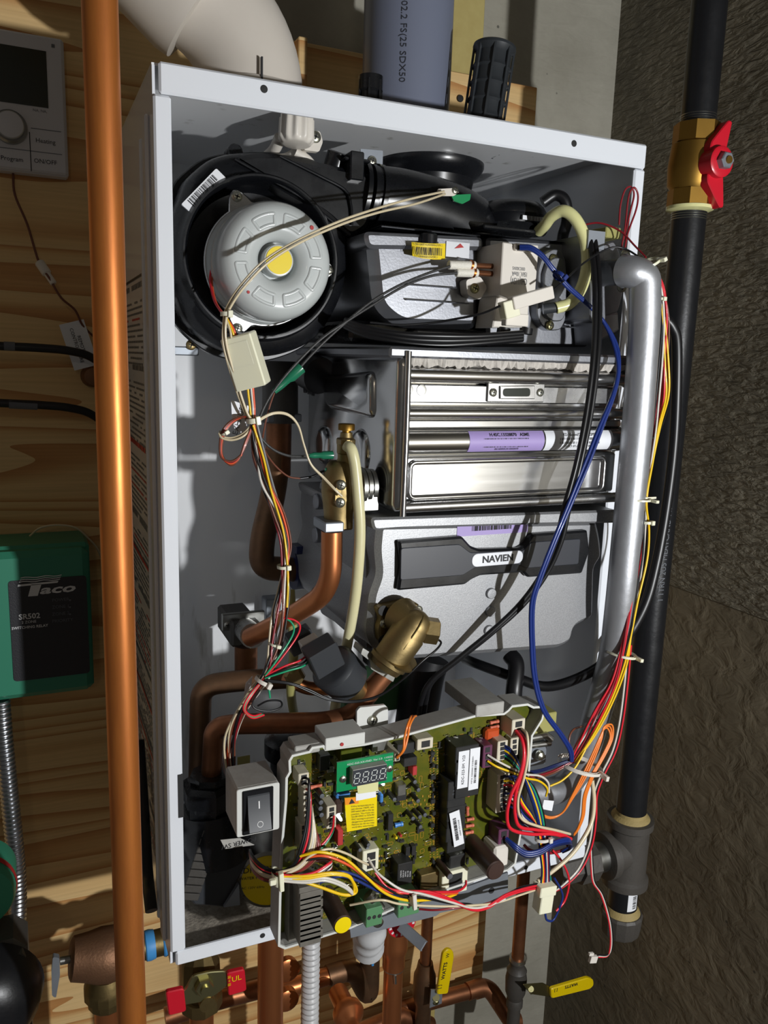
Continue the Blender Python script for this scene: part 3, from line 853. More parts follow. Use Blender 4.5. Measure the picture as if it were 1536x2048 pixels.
MB().lathe(dc + V((0, .02, 0)), (0, -1, 0), [(0, 0.0335), (0.004, 0.0345), (0.008, 0.0335)], 36, False, False).build('red_gasket', MAT['red_print'], pump)

# ------------------------------------------------------------------ bronze valve joined to the case by the left
BY = 0.14
bz = thing('bronze_valve', P(200, 1930, BY), 'brown bronze strainer valve with a grey lever and blue tape', 'valve')
c = P(190, 1925, BY); cl = P(140, 1918, BY); crr = P(250, 1905, BY)
ax = (crr - cl).normalized()
MB().lathe(cl, ax, [(0, 0.017), (0.002, 0.021), (0.016, 0.0235), (0.028, 0.027), (0.040, 0.0275), (0.054, 0.021), (0.062, 0.018)], 12).build('valve_body', MAT['bronze'], bz, 40)
dn = P(214, 1985, BY)
MB().lathe(P(212, 1945, BY), (0, 0, -1), [(0, 0.018), (0.012, 0.022), (0.016, 0.0225), (0.024, 0.0225), (0.026, 0.0195), (0.034, 0.0190), (0.036, 0.0175)], 14).build('outlet_nut', MAT['brass_dull'], bz, 25)
p0 = P(216, 1975, BY); p1 = V((p0.x, BY, -1.0))
MB().cyl(p0, p1, 0.0145, 28).build('copper_tail', MAT['copper'], bz)
MB().lathe(P(217, 1986, BY), (0, 0, -1), [(0, 0.0148), (0.001, 0.0168), (0.006, 0.0168), (0.007, .0148)], 28, False, False).build('solder_ring', MAT['solder'], bz)
lv = P(122, 1922, BY - 0.01)
MB().cyl(P(140, 1918, BY), P(120, 1922, BY), 0.004, 12).build('lever_stem', MAT['steel'], bz)
lo_ = P(114, 1960, BY - .01)
MB().prism(roundpoly([P(106, 1914, .125), P(119, 1916, .125), P(120, 1950, .125), P(112, 1996, .125), P(104, 1992, .125), P(103, 1945, .125)], 0.002), (0, 0.006, 0), 0.0).build('lever', MAT['galv'], bz)
a = P(250, 1903, BY); b_ = V((0.0, BY, P(335, 1880, BY).z)); b_ = P(336, 1880, BY)
MB().cyl(a, b_, 0.0135, 24).build('nipple', MAT['brass_dull'], bz)
for (f0, f1) in ((0.45, 0.68), (0.86, 0.98)):
    MB().lathe(a.lerp(b_, f0), b_ - a, [(0, 0.0137), (0.001, 0.0148), ((b_ - a).length * (f1 - f0) * .5, 0.0152), ((b_ - a).length * (f1 - f0), 0.0142)], 24).build('blue_tape', MAT['blue_tape'], bz)

# ------------------------------------------------------------------ pipes under the case
def cu(name, pts, r, m, lab, cat='pipe', rad=0.02, n=20):
    return tag(tube(name, fillet(pts, rad, 8), r, MAT[m], None, n), lab, cat)
def cuf(r0, m='solder'): pass
# horizontal copper line crossing behind
hy = 0.245
cu('copper_pipe', px3([(330, 2035, hy), (440, 1998, hy), (560, 1968, hy)]), 0.0115, 'copper_dark', 'short dark copper pipe sloping behind the red handled valve')
hp = thing('copper_branch', P(690, 1945, hy), 'copper branch with a tight elbow turning up beside the white corrugated hose', 'pipe')
pts = px3([(545, 1985, hy), (665, 1950, hy), (705, 1940, hy), (735, 1985, hy), (740, 1990, hy), (744, 1950, hy), (742, 1850, hy)])
tube('straight', px3([(545, 1985, hy), (668, 1949, hy)]), 0.0112, MAT['copper'], hp, 20)
tube('elbow_pipe', fillet(px3([(655, 1952, hy), (706, 1936, hy), (738, 1996, hy), (742, 1840, hy)]), 0.02, 8), 0.0135, MAT['copper_tarnish'], hp, 20)
MB().cyl(P(745, 1930, hy - .012), P(744, 1870, hy - .012), 0.0022, 10).build('verdigris_streak', MAT['blue_tape'], hp)
# red handled ball valve under the case
ry = 0.10
rv = thing('red_ball_valve', P(400, 2010, ry), 'nickel ball valve with a red butterfly handle below the case', 'valve')
c = P(402, 1962, ry)
x_, z_ = c.x, c.z
MB().lathe((x_, ry, z_ + 0.055), (0, 0, -1), [(0, 0.014), (0.02, 0.0145), (0.03, 0.019), (0.06, 0.020), (0.068, 0.018), (0.07, 0.0215), (0.082, 0.0215), (0.086, 0.016), (0.09, 0.0135)], 10).build('valve_body', MAT['brass_dull'], rv, 30)
hc = P(405, 1962, ry - 0.034)
MB().cyl((x_, ry, z_), (x_, ry - 0.034, z_), 0.008, 18).build('stem', MAT['brass_dull'], rv)
yh = ry - 0.030
def pp(pts, y): return [P(u, v, y) for u, v in pts]
MB().prism(roundpoly(pp([(352, 1984), (368, 1978), (385, 1948), (420, 1940), (452, 1938), (455, 1966), (432, 1985), (405, 2000), (370, 2006), (352, 2010)], yh), 0.004, 3), (0, -0.003, 0), 0.0008).build('handle_plate', MAT['zinc_yellow'], rv)
MB().prism(roundpoly(pp([(330, 1978), (366, 1970), (371, 2016), (336, 2025)], yh - .001), 0.003), (0, -0.005, 0), 0.001).build('red_grip', MAT['red_handle'], rv)
g2 = MB().prism(roundpoly(pp([(452, 1940), (487, 1932), (491, 1975), (455, 1986)], yh - .001), 0.003), (0, -0.005, 0), 0.001).build('red_grip', MAT['red_handle'], rv)
p = P(473, 1957, yh - .0065); text('grip_mark', 'UL', (p.x, yh - .0066, p.z), (1, 0, .05), (0, 0, 1), 0.006, MAT['sticker_yellow'], g2)
p = P(465, 1960, yh - .0065); text('grip_mark', 'III = III', (p.x - .003, yh - .0066, p.z), (0, 0, 1), (-1, 0, 0), 0.0032, MAT['sticker_yellow'], g2)
q = P(407, 1968, yh - .003)
MB().lathe(q, (0, -1, 0), [(0, 0.0092), (0.006, 0.0092), (0.0075, 0.008), (0.0075, 0.005)], 6).build('nut', MAT['zinc_yellow'], rv, 20)
MB().cyl(q + V((0, -.005, 0)), q + V((0, -.010, 0)), 0.0042, 16).build('stem_end', MAT['zinc_yellow'], rv)
MB().cyl((x_, ry, z_ - 0.03), (x_, ry, -1.0), 0.0125, 20).build('copper_tail', MAT['copper'], rv)
# big vertical copper pipe
by = 0.13
c = P(541, 1960, by)
bpg = thing('copper_riser', (c.x, by, c.z - .1), 'thick vertical copper riser with a green collar under the case', 'pipe')
vpipe('pipe', c.x, by, -1.0, 0.0, 0.0143, 'copper', bpg)
MB().lathe((c.x, by, 0.0), (0, 0, -1), [(0, 0.0175), (0.022, 0.0172), (0.025, 0.0165), (0.025, 0.0143)], 28).build('collar', MAT['brass_dull'], bpg)
MB().lathe((c.x, by, -0.0255), (0, 0, -1), [(0, 0.0143), (0, 0.0155), (0.002, 0.0155), (0.002, 0.0143)], 28).build('solder_ring', MAT['green_term'], bpg)
cc = P(578, 1970, .16)
m = MB().lathe((cc.x + .0, .175, P(578, 1935, .17).z), (0, -1, 0), [(0, 0.013), (0.01, 0.015), (0.012, 0.012)], 20)
tag(m.lathe((cc.x, .175, P(578, 1995, .17).z), (0, -1, 0), [(0, 0.013), (0.01, 0.014), (0.012, 0.011)], 20).build('copper_pipe_clip', MAT['copper']), 'twin lobed copper clip behind the thick copper riser', 'clip')
# white corrugated hoses
def corr(name, pts, r, nr, lab):
    pth = resample(spline(pts, 12), nr * 6)
    return tag(tube(name, pth, r, MAT['white_conduit'], None, 20, 40, rf=lambda t: r * (0.90 + 0.10 * math.cos(2 * math.pi * t * nr))), lab, 'hose')
cx = P(621, 1950, .14).x
corr('corrugated_hose', [V((cx, .14, 0.0)), V((cx, .14, -0.03)), V((cx, .14, -.08)), V((cx, .14, -.15)), V((cx, .14, -.3)), V((cx, .14, -.9))], 0.0108, 126, 'narrow white corrugated hose hanging straight down beside the copper riser')
c = P(738, 1868, .07)
corr('corrugated_hose', [V((P(742, 1850, .07).x, .07, 0.0)), P(742, 1850, .075), P(737, 1880, .09), P(737, 1895, .10)], 0.0178, 6, 'stubby wide white corrugated hose end under the grey metal bracket')
# middle riser with relief valve
my = 0.15
c = P(786, 1960, my)
mid = thing('copper_union_riser', (c.x, my, c.z - .1), 'vertical copper riser with a bulging copper union under the bracket', 'pipe')
vpipe('pipe', c.x, my, -1.0, P(786, 1935, my).z, 0.0118, 'copper', mid)
MB().lathe((c.x, my, P(786, 1932, my).z), (0, 0, 1), [(0, 0.0118), (0.0, 0.0138), (0.018, 0.0138), (0.022, 0.0155), (0.026, 0.0165), (0.034, 0.0165), (0.04, 0.015), (0.06, 0.015)], 28).build('union', MAT['copper'], mid)
MB().lathe((c.x, my, P(786, 1930, my).z), (0, 0, -1), [(0, 0.0119), (0, 0.0135), (0.003, 0.0135), (0.004, 0.0119)], 28).build('solder_ring', MAT['solder'], mid)
p = P(790, 1950, my - .0125); MB().cyl(p, p + V((.001, 0, -.012)), 0.0018, 8).build('solder_drip', MAT['solder'], mid)
rel = thing('relief_valve', P(800, 1850, .10), 'relief valve with a red lettered round tag and a folded steel lever', 'valve')
rc = P(803, 1845, .095)
MB().lathe(rc + V((0, .04, 0)), (0, -1, 0), [(0, 0.012), (0.03, 0.012), (0.034, 0.0165), (0.038, 0.0165)], 28).build('valve_bonnet', MAT['brass_dull'], rel)
MB().lathe(rc, (0, -1, 0), [(0, 0.0175), (0.0015, 0.0175), (0.0016, 0.012)], 32).build('red_tag', MAT['red_handle'], rel)
m = MB()
for k in range(14):
    a = k * 2 * math.pi / 14
    m.box((-0.0012, 0.0130, 0.0016), (0.0012, 0.0160, 0.0019), 0, frame(rc, (math.cos(a), 0, math.sin(a)), (-math.sin(a), 0, math.cos(a))) @ Matrix.Identity(4))
m.build('tag_lettering', MAT['white_print'], rel, 0)
a = P(800, 1850, .085); b_ = P(848, 1893, .055)
MB().box((0, -0.006, -0.0012), ((b_ - a).length, 0.006, 0.0012), 0.0008, frame(a, b_ - a, V((.6, -.1, .6)))).box((0, -0.006, -0.003), ((b_ - a).length, -0.0048, 0.001), 0.0003, frame(a, b_ - a, V((.6, -.1, .6)))).box((0, 0.0048, -0.003), ((b_ - a).length, 0.006, 0.001), 0.0003, frame(a, b_ - a, V((.6, -.1, .6)))).build('lever', MAT['galv'], rel)
# thin riser and two yellow handled valves
ty = 0.24
c = P(853, 1880, ty)
v1 = thing('yellow_handle_valve', P(845, 1990, ty), 'copper valve with its yellow lever pointing up in front of the plywood', 'valve')
vpipe('riser', c.x, ty, P(845, 1925, ty).z, 0.0, 0.0080, 'copper_dark', v1)
MB().lathe((c.x, ty, P(850, 1925, ty).z), (0, 0, -1), [(0, 0.0085), (0.0, 0.0105), (0.012, 0.0125), (0.02, 0.0155), (0.05, 0.0165), (0.062, 0.0135), (0.07, 0.0110), (0.80, 0.0098)], 22).build('valve_body', MAT['copper_tarnish'], v1)
hy2 = ty - 0.028
MB().cyl(P(872, 1995, ty), P(872, 1995, hy2 - .004), 0.005, 14).build('stem', MAT['zinc_yellow'], v1)
MB().prism(pp([(861, 1978), (884, 1978), (882, 2005), (858, 2014)], hy2), (0, -0.002, 0)).build('stem_bracket', MAT['galv'], v1)
q = P(871, 2003, hy2 - .002); MB().lathe(q, (0, -1, 0), [(0, 0.004), (0.003, 0.004), (0.004, .0025)], 6).build('nut', MAT['zinc_yellow'], v1, 20)
hd = MB().prism(roundpoly(pp([(871, 1985), (893, 1983), (905, 1910), (903, 1897), (893, 1893), (883, 1902)], hy2 - .004), 0.004, 4), (0, -0.005, 0), 0.0012).build('yellow_lever', MAT['yellow_handle'], v1)
p = P(889, 1942, hy2 - .0095); text('lever_text', 'WATTS', p, P(893, 1920, hy2) - P(884, 1970, hy2), V((-1, 0, 0.1)), 0.0055, MAT['black_print'], hd, bold=0.02)
p = P(896, 1911, hy2 - .0095); text('lever_mark', 'W', p, P(893, 1920, hy2) - P(884, 1970, hy2), V((-1, 0, 0.1)), 0.005, MAT['black_print'], hd)
p = P(879, 1974, hy2 - .0095); text('lever_mark', '[ ]', p, P(893, 1920, hy2) - P(884, 1970, hy2), V((-1, 0, 0.1)), 0.005, MAT['black_print'], hd)
br = thing('copper_cross_pipe', P(950, 1980, .27), 'brown copper cross pipe with an elbow dropping to the second yellow valve', 'pipe')
tube('straight', px3([(790, 2022, .27), (965, 1975, .27)]), 0.0112, MAT['copper_dark'], br, 20)
tube('elbow', fillet(px3([(935, 1983, .268), (975, 1970, .268), (1022, 2042, .235), (1036, 2040, .235)]), 0.03, 8), 0.0125, MAT['copper_dark'], br, 20)
MB().lathe(P(950, 1979, .27), P(965, 1975, .27) - P(940, 1982, .27), [(0, 0.0113), (0, 0.0135), (0.012, 0.0135), (0.013, 0.0113)], 22).build('coupling', MAT['copper_dark'], br)
tag(tube('copper_pipe', px3([(700, 2075, .26), (800, 2030, .26), (860, 2052, .26)]), 0.0125, MAT['copper_dark'], None, 18), 'low dark copper pipe crossing behind the risers at the bottom', 'pipe')
y2 = 0.21
c = P(1040, 1850, y2)
v2 = thing('yellow_handle_valve', P(1030, 2030, y2), 'small valve with its yellow lever pointing sideways against the concrete', 'valve')
vpipe('riser', c.x, y2, P(1033, 1925, y2).z, 0.0, 0.0089, 'copper_dark', v2)
zt_ = P(1035, 1915, y2).z
MB().lathe((c.x, y2, zt_), (0, 0, -1), [(0, 0.0089), (0.0, 0.0115), (0.006, 0.0118), (0.008, 0.0105), (0.014, 0.0105), (0.02, 0.0145), (0.024, 0.0138), (0.034, 0.0155), (0.055, 0.0145), (0.066, 0.0105), (0.069, 0.0119), (0.078, 0.0119), (0.08, 0.0092), (0.70, 0.0092)], 24).build('valve_body', MAT['iron_fitting'], v2)
MB().lathe((c.x, y2, zt_ + .001), (0, 0, -1), [(0, 0.009), (0.0, 0.0118), (0.005, 0.0118), (0.0055, 0.009)], 24).build('solder_ring', MAT['solder'], v2)
yh2 = y2 - 0.03
MB().cyl(P(1056, 1975, y2), P(1062, 1978, yh2 - .004), 0.004, 14).build('stem', MAT['zinc_yellow'], v2)
MB().prism(roundpoly(pp([(1045, 1968), (1085, 1965), (1105, 1975), (1100, 1992), (1060, 1986)], yh2), 0.002), (0, -0.002, 0)).build('stem_bracket', MAT['zinc_yellow'], v2)
MB().lathe(P(1062, 1981, yh2 - .002), (0, -1, 0), [(0, 0.0042), (0.003, 0.0042), (0.004, .0025)], 6).build('nut', MAT['zinc_yellow'], v2, 20)
hd = MB().prism(roundpoly(pp([(1098, 1973), (1172, 1951), (1183, 1955), (1184, 1966), (1176, 1974), (1099, 1993)], yh2 - .003), 0.004, 4), (0, -0.005, 0), 0.0012).build('yellow_lever', MAT['yellow_handle'], v2)
dx = P(1172, 1962, yh2) - P(1105, 1981, yh2)
p = P(1143, 1971, yh2 - .0085); text('lever_text', 'WATTS', p, -dx, V((0, 0, -1)), 0.0048, MAT['black_print'], hd, bold=0.02)
p = P(1112, 1981, yh2 - .0085); text('lever_mark', '[ ]', p, -dx, V((0, 0, -1)), 0.0045, MAT['black_print'], hd)
# copper cap low in the middle
cp = P(698, 2030, .16)
tag(MB().lathe((cp.x, .20, cp.z), (0, -1, 0), [(0, 0.012), (0.03, 0.0125), (0.032, 0.0185), (0.04, 0.0195), (0.045, 0.017), (0.052, 0.009), (0.056, 0.007), (0.062, 0.0065)], 28).build('copper_bell_fitting', MAT['copper']), 'round copper bell shaped fitting low between the hoses', 'fitting')

# small things on and behind the board
q = P(919, 198, PLY)
tag(MB().lathe((q.x, PLY, q.z), (0, -1, 0), [(0, .0022), (.002, .0042), (.003, .0040), (.0032, .001)], 16).build('wood_screw', MAT['black_matte']), 'black screw head standing out of the plywood top corner', 'screw')
a = P(597, 72, .285)
tag(box('pine_shim', (a.x, .284, 0.74), (a.x + .010, .304, a.z), MAT['plywood'], b=.001), 'thin pine shim standing behind the white vent elbow', 'shim')
q = P(184, 752, PLY)
tag(MB().lathe((q.x, PLY, q.z), (0, -1, 0), [(0, .012), (.016, .011), (.02, .009), (.021, .005)], 20).build('clay_plug', MAT['bronze']), 'small brown round plug half hidden behind the bright copper pipe', 'plug')
tag(tube('drain_tube', spline([PX(277, 1480, -.009), PX(288, 1640, -.009), PX(294, 1740, -.009), PX(299, 1790, -.010), PX(303, 1822, -.010)], 8), .0055, MAT['black_rubber'], None, 12), 'black drain tube running down behind the lower left case corner', 'tube')
# ================================================================== fan blower
BC = P(526, 516, 0.045)
fan = thing('fan_blower', (BC.x, 0.15, BC.z - 0.09), 'black fan blower housing with a pale grey motor and yellow hub sticker', 'fan')
out_px = [(735, 345), (640, 325), (560, 306), (490, 304), (430, 314), (380, 350), (352, 410), (343, 500), (352, 590), (380, 650), (430, 692), (500, 712), (570, 706), (630, 677), (668, 625), (690, 565), (697, 500), (696, 465), (720, 445)]
ol = []
for (u, v) in out_px:
    q = P(u, v, 0.06); d = V((q.x - BC.x, q.z - BC.z)); ol.append((math.atan2(d.y, d.x), d.length))
ol.sort()
def orad(a):
    n = len(ol)
    for i in range(n):
        a0, r0 = ol[i]; a1, r1 = ol[(i + 1) % n]
        if i == n - 1: a1 += 2 * math.pi
        x = a if a >= a0 else a + 2 * math.pi
        if a0 <= x <= a1:
            t = (x - a0) / max(1e-9, a1 - a0); t = t * t * (3 - 2 * t)
            return r0 * (1 - t) + r1 * t
    return ol[0][1]
NA = 96
def fring(fr, y):
    rs = []
    for k in range(NA):
        a = -math.pi + 2 * math.pi * k / NA
        r = fr(a); rs.append(V((BC.x + r * math.cos(a), y, BC.z + r * math.sin(a))))
    return rs
rin = 0.0625
capr = lambda a: min(orad(a), 0.100)
prof = [(lambda a: 0.03, 0.082), (lambda a: rin - 0.006, 0.082), (lambda a: rin - 0.002, 0.075), (lambda a: rin - 0.001, 0.047), (lambda a: rin + 0.001, 0.0445), (lambda a: rin + 0.0025, 0.0445), (lambda a: rin + 0.004, 0.047), (lambda a: rin + 0.005, 0.052),
        (lambda a: max(rin + 0.007, capr(a) - 0.007), 0.054), (lambda a: max(rin + 0.009, capr(a) - 0.002), 0.058), (lambda a: max(rin + 0.010, capr(a)), 0.064), (lambda a: max(rin + 0.010, capr(a)), 0.125), (lambda a: max(rin, capr(a) - 0.01), 0.130)]
MB().rings([fring(f, y) for f, y in prof]).build('volute_housing', MAT['black_plastic'], fan, 50)
# rear flange step
MB().rings([fring(lambda a: capr(a) + 0.004, 0.088), fring(lambda a: capr(a) + 0.005, 0.089), fring(lambda a: capr(a) + 0.005, 0.097), fring(lambda a: capr(a), 0.098)]).build('housing_rim', MAT['black_plastic'], fan)
for (u, v) in ((388, 655), (352, 470), (655, 665), (468, 306)):
    q = P(u, v, 0.088); MB().cyl((q.x, 0.082, q.z), (q.x, 0.10, q.z), 0.0065, 14, .001).build('housing_lug', MAT['black_plastic'], fan)
# tangential outlet
poly = roundpoly(px3([(462, 318), (500, 306), (565, 306), (742, 346), (742, 452), (702, 478), (655, 432)], 0.052), 0.008, 4)
MB().prism([p + V((0, 0.07, 0)) for p in poly], (0, -0.07, 0), 0.004).build('outlet_duct', MAT['black_plastic'], fan)
MB().tube(px3([(470, 318, .050), (600, 392, .050), (700, 470, .050)]), 0.0014, 8).build('moulded_rib', MAT['black_plastic'], fan)
MB().tube(spline(px3([(560, 312, .050), (640, 352, .049), (690, 380, .049), (702, 410, .049), (704, 450, .050)]), 6), 0.0013, 8).build('moulded_rib', MAT['black_plastic'], fan)
# outlet joint and bend toward the burner chamber
jc = P(722, 395, 0.075)
m = MB()
for k in range(3):
    q = P(712 + 16 * k, 392 + 3 * k, 0.075)
    m.lathe(q, (1, 0, -0.12), [(0, 0.024), (0.0, 0.0300 - 0.001 * (k == 1)), (0.004, 0.0300 - 0.001 * (k == 1)), (0.004, 0.024)], 36)
m.build('joint_rings', MAT['black_plastic'], fan)
el = spline([P(735, 395, .075), P(790, 402, .075), P(840, 415, .077), P(890, 432, .080), P(925, 452, .083), P(940, 470, .085)], 8)
tube('outlet_elbow', el, 0.027, MAT['black_plastic'], fan, 36, rf=lambda t: 0.027 + 0.006 * t)
# silver foil patch on the elbow
bx_ = P(752, 405, .048)
pbox('black_clip', 702, 300, 728, 362, 0.045, 0.09, MAT['black_plastic'], fan, 0.001)
pbox('black_clip', 690, 312, 742, 326, 0.048, 0.08, MAT['black_plastic'], fan, 0.001)
MB().prism(roundpoly(px3([(720, 298), (765, 302), (764, 334), (722, 334)], 0.075), 0.001), (0, -0.0012, 0)).build('joint_bracket', MAT['galv'], fan)
screw('screw', P(744, 322, 0.0736), (0, -1, 0), 0.0042, MAT['screw_metal'], fan)
MB().lathe(P(672, 326, .07), (0.2, -0.3, 1), [(-0.006, 0.010), (0.008, 0.010), (0.009, 0.008)], 20).build('housing_lug', MAT['black_plastic'], fan)
# motor
MC = V((BC.x, 0, BC.z)); MC = V((P(560, 520, 0.0).x, 0, P(560, 520, 0.0).z))
ear = []
m = MB(); pl = []
ears = [math.atan2(P(484, 636, .046).z - MC.z, P(484, 636, .046).x - MC.x), math.atan2(P(480, 407, .046).z - MC.z, P(480, 407, .046).x - MC.x), math.atan2(P(662, 540, .046).z - MC.z, P(662, 540, .046).x - MC.x)]
for k in range(120):
    a = -math.pi + 2 * math.pi * k / 120
    r = 0.0495
    for e_ in ears:
        dlt = abs((a - e_ + math.pi) % (2 * math.pi) - math.pi)
        if dlt < 0.22: r = max(r, 0.0495 + 0.0125 * (0.5 + 0.5 * math.cos(dlt / 0.22 * math.pi)) ** 0.6)
    pl.append(V((MC.x + r * math.cos(a), 0.050, MC.z + r * math.sin(a))))
motor = MB().prism(pl, (0, -0.003, 0), 0.0008).build('mounting_plate', MAT['stainless_soft'], fan)
for e_ in ears:
    screw('screw', (MC.x + 0.0565 * math.cos(e_), 0.047, MC.z + 0.0565 * math.sin(e_)), (0, -1, 0), 0.0042, MAT['screw_metal'], fan)
can = MB().lathe((MC.x, 0.048, MC.z), (0, -1, 0), [(0, 0.0480), (0.006, 0.0480), (0.007, 0.0465), (0.013, 0.0465), (0.0135, 0.0455), (0.026, 0.0455), (0.0265, 0.0462), (0.030, 0.0462), (0.036, 0.0452), (0.041, 0.0432), (0.0445, 0.0400), (0.0462, 0.0370), (0.0466, 0.034), (0.0462, 0.0245), (0.0458, 0.022), (0.043, 0.0180), (0.040, 0.0155), (0.034, 0.0148), (0.030, 0.0145)], 72).build('motor_can', MAT['motor_enamel'], fan, 60)
for k in range(8):
    a0 = math.radians(22.5 + 45 * k)
    # pressed kidney shaped recess edge
    pts = []
    for j in range(9): pts.append((0.0345, a0 - 0.27 + 0.54 * j / 8))
    for j in range(9): pts.append((0.0265, a0 + 0.25 - 0.50 * j / 8))
    poly = roundpoly([V((MC.x + r * math.cos(a), 0.0024, MC.z + r * math.sin(a))) for r, a in pts], 0.003, 4)
    o = MB().tube(poly + [poly[0], poly[1]], 0.0017, 10, cap=False).build('pressed_recess', MAT['motor_enamel'], can, 60)
hub = MB().lathe((MC.x, 0.032, MC.z), (0, -1, 0), [(0, 0.0122), (0.0275, 0.0122), (0.029, 0.0115), (0.0292, 0.010)], 40).build('shaft_hub', MAT['motor_enamel'], can)
MB().lathe((MC.x, 0.0028, MC.z), (0, -1, 0), [(0, 0.0105), (0.0004, 0.0105)], 40).build('hub_sticker', MAT['sticker_yellow'], can)
for (u, v, r) in ((624, 455, 0.0019), (497, 584, 0.0014)):
    q = P(u, v, 0.001); MB().lathe((q.x, 0.0022, q.z), (0, -1, 0), [(0, r), (0.0012, r * .8)], 14).build('paint_dot', MAT['red_print'], can)
# label on the housing
cs = px3([(362, 409), (432, 337), (453, 358), (380, 425)], 0.0495)
lb = MB().prism(roundpoly([p + V((0, 0.001, 0)) for p in cs], 0.0015), (0, -0.0022, 0)).build('housing_label', MAT['paper'], fan)
lc = sum(cs, V()) / 4; lx = (cs[1] - cs[0]).normalized(); ly = (cs[1] - cs[2]).normalized()
bars('barcode', lc + V((0, -0.0016, 0)) + ly * 0.001, lx, ly, 0.030, 0.0055, MAT['black_print'], lb, 30, 11)
text('label_text', '0240220101CK20090000131', lc + V((0, -0.0016, 0)) - ly * 0.0038, lx, ly, 0.002, MAT['black_print'], lb, w=0.030)
# support bracket under the blower at the left
sb = thing('fan_bracket', P(370, 700, 0.12), 'small grey steel bracket under the black blower housing', 'bracket')
pbox('bracket_arm', 345, 692, 398, 712, 0.10, 0.29, MAT['galv'], sb, 0.001)
screw('screw', P(382, 690, 0.099), (0, -1, 0), 0.0045, MAT['brass'], sb)

# air inlet behind the elbow
ai = thing('air_inlet', P(830, 350, 0.2), 'round black air inlet collar under the case top', 'inlet')
q = P(835, 352, 0.19)
MB().lathe((q.x, 0.16, H - T), (0, 0, -1), [(0.0005, 0.055), (0.004, 0.055), (0.010, 0.052), (0.016, 0.045), (0.040, 0.040)], 40).build('collar', MAT['black_plastic'], ai)

# white drain plug with bracket
kn = thing('condensate_knob', P(600, 300, 0.06), 'white ribbed plastic knob and bracket screwed under the case top', 'knob')
kc = P(592, 268, 0.055)
MB().lathe((kc.x, 0.055, P(592, 290, .055).z), (0.06, 0.10, 1), [(0, 0.010), (0.001, 0.0125), (0.004, 0.0140), (0.0215, 0.0135), (0.022, 0.012)], 72, fn=lambda a, t: 1 + 0.085 * math.cos(11 * a) if t > 0.002 else 1).build('ribbed_knob', MAT['white_plastic'], kn, 60)
MB().prism(roundpoly(px3([(608, 262), (640, 262), (646, 284), (638, 304), (608, 300)], 0.062), 0.002), (0, 0.006, 0)).build('bracket_plate', MAT['white_plastic'], kn)
screw('screw', P(630, 274, 0.0615), (0, -1, 0), 0.0050, MAT['screw_metal'], kn)
tube('strap', spline(px3([(604, 300, .07), (580, 318, .08), (560, 322, .09), (535, 318, .10)]), 6), 0.006, MAT['white_plastic'], kn, 12)
tube('strap', spline(px3([(560, 275, .075), (548, 300, .09), (528, 318, .11)]), 6), 0.005, MAT['white_plastic'], kn, 12)
tube('spout', spline(px3([(590, 305, .07), (612, 318, .07), (625, 332, .075)]), 6), 0.0042, MAT['white_plastic'], kn, 12)

# ================================================================== burner chamber casting
HXY = -0.030
HX0 = P(797, 870, HXY).x; HX1 = P(1256, 840, HXY).x
bc = thing('burner_casting', P(960, 690, 0.1), 'ribbed cast aluminium burner chamber above the heat exchanger', 'casting')
cy = 0.018
left = roundpoly(px3([(737, 470), (962, 480), (962, 660), (800, 655), (752, 615)], cy), 0.012, 5)
MB().prism([p + V((0, 0.17, 0)) for p in left], (0, -0.17, 0), 0.008).build('chamber', MAT['cast_alu'], bc, 40)
MB().prism([p + V((0, 0.15, 0)) for p in roundpoly(px3([(728, 462), (968, 474), (968, 500), (735, 497)], cy - .004), 0.006, 4)], (0, -0.15, 0), 0.003).build('upper_band', MAT['cast_alu'], bc)
right = roundpoly(px3([(975, 474), (1182, 486), (1178, 694), (975, 694)], cy + 0.006), 0.004, 3)
MB().prism([p + V((0, 0.14, 0)) for p in right], (0, -0.14, 0), 0.003).build('gas_manifold', MAT['cast_alu'], bc)
pbox('black_gasket', 700, 640, 985, 694, cy + 0.02, 0.19, MAT['black_plastic'], bc, 0.003)
pbox('lower_shelf', 830, 655, 985, 692, cy + 0.008, 0.15, MAT['cast_alu'], bc, 0.003)
for (u0, v0, u1, v1) in ((815, 570, 915, 574), (815, 600, 940, 605)):
    pbox('rib', u0, v0, u1, v1 + 1, cy - 0.006, cy + 0.01, MAT['cast_alu'], bc, 0.0008)
for (u0, v0, u1, v1) in ((1122, 624, 1152, 627), (1118, 652, 1152, 655), (1075, 640, 1120, 643)):
    pbox('rib', u0, v0, u1, v1 + 1, cy - 0.003, cy + 0.01, MAT['cast_alu'], bc, 0.0008)
lid = pbox('black_lid', 762, 449, 962, 474, cy - 0.002, 0.16, MAT['black_plastic'], bc, 0.003)
pbox('black_lid', 955, 466, 1180, 490, cy + 0.002, 0.16, MAT['black_plastic'], bc, 0.003)
MB().cyl(P(857, 468, cy - 0.006), P(857, 468, cy - 0.006) + V((0, 0, -0.014)), 0.0078, 18, .001).build('lid_boss', MAT['black_plastic'], bc)
MB().cyl(P(857, 478, cy - 0.008), P(858, 488, cy - 0.008), 0.003, 12).build('lid_screw', MAT['screw_metal'], bc)
wl = pbox('foil_label', 893, 482, 938, 517, cy - 0.0052, cy, MAT['silver_badge'], bc)
q = [P(909, 497, cy - .0056), P(928, 495, cy - .0056), P(921, 487, cy - .0056)]
MB().add(q, [(0, 1, 2)]).build('warning_triangle', MAT['red_print'], wl, 0)
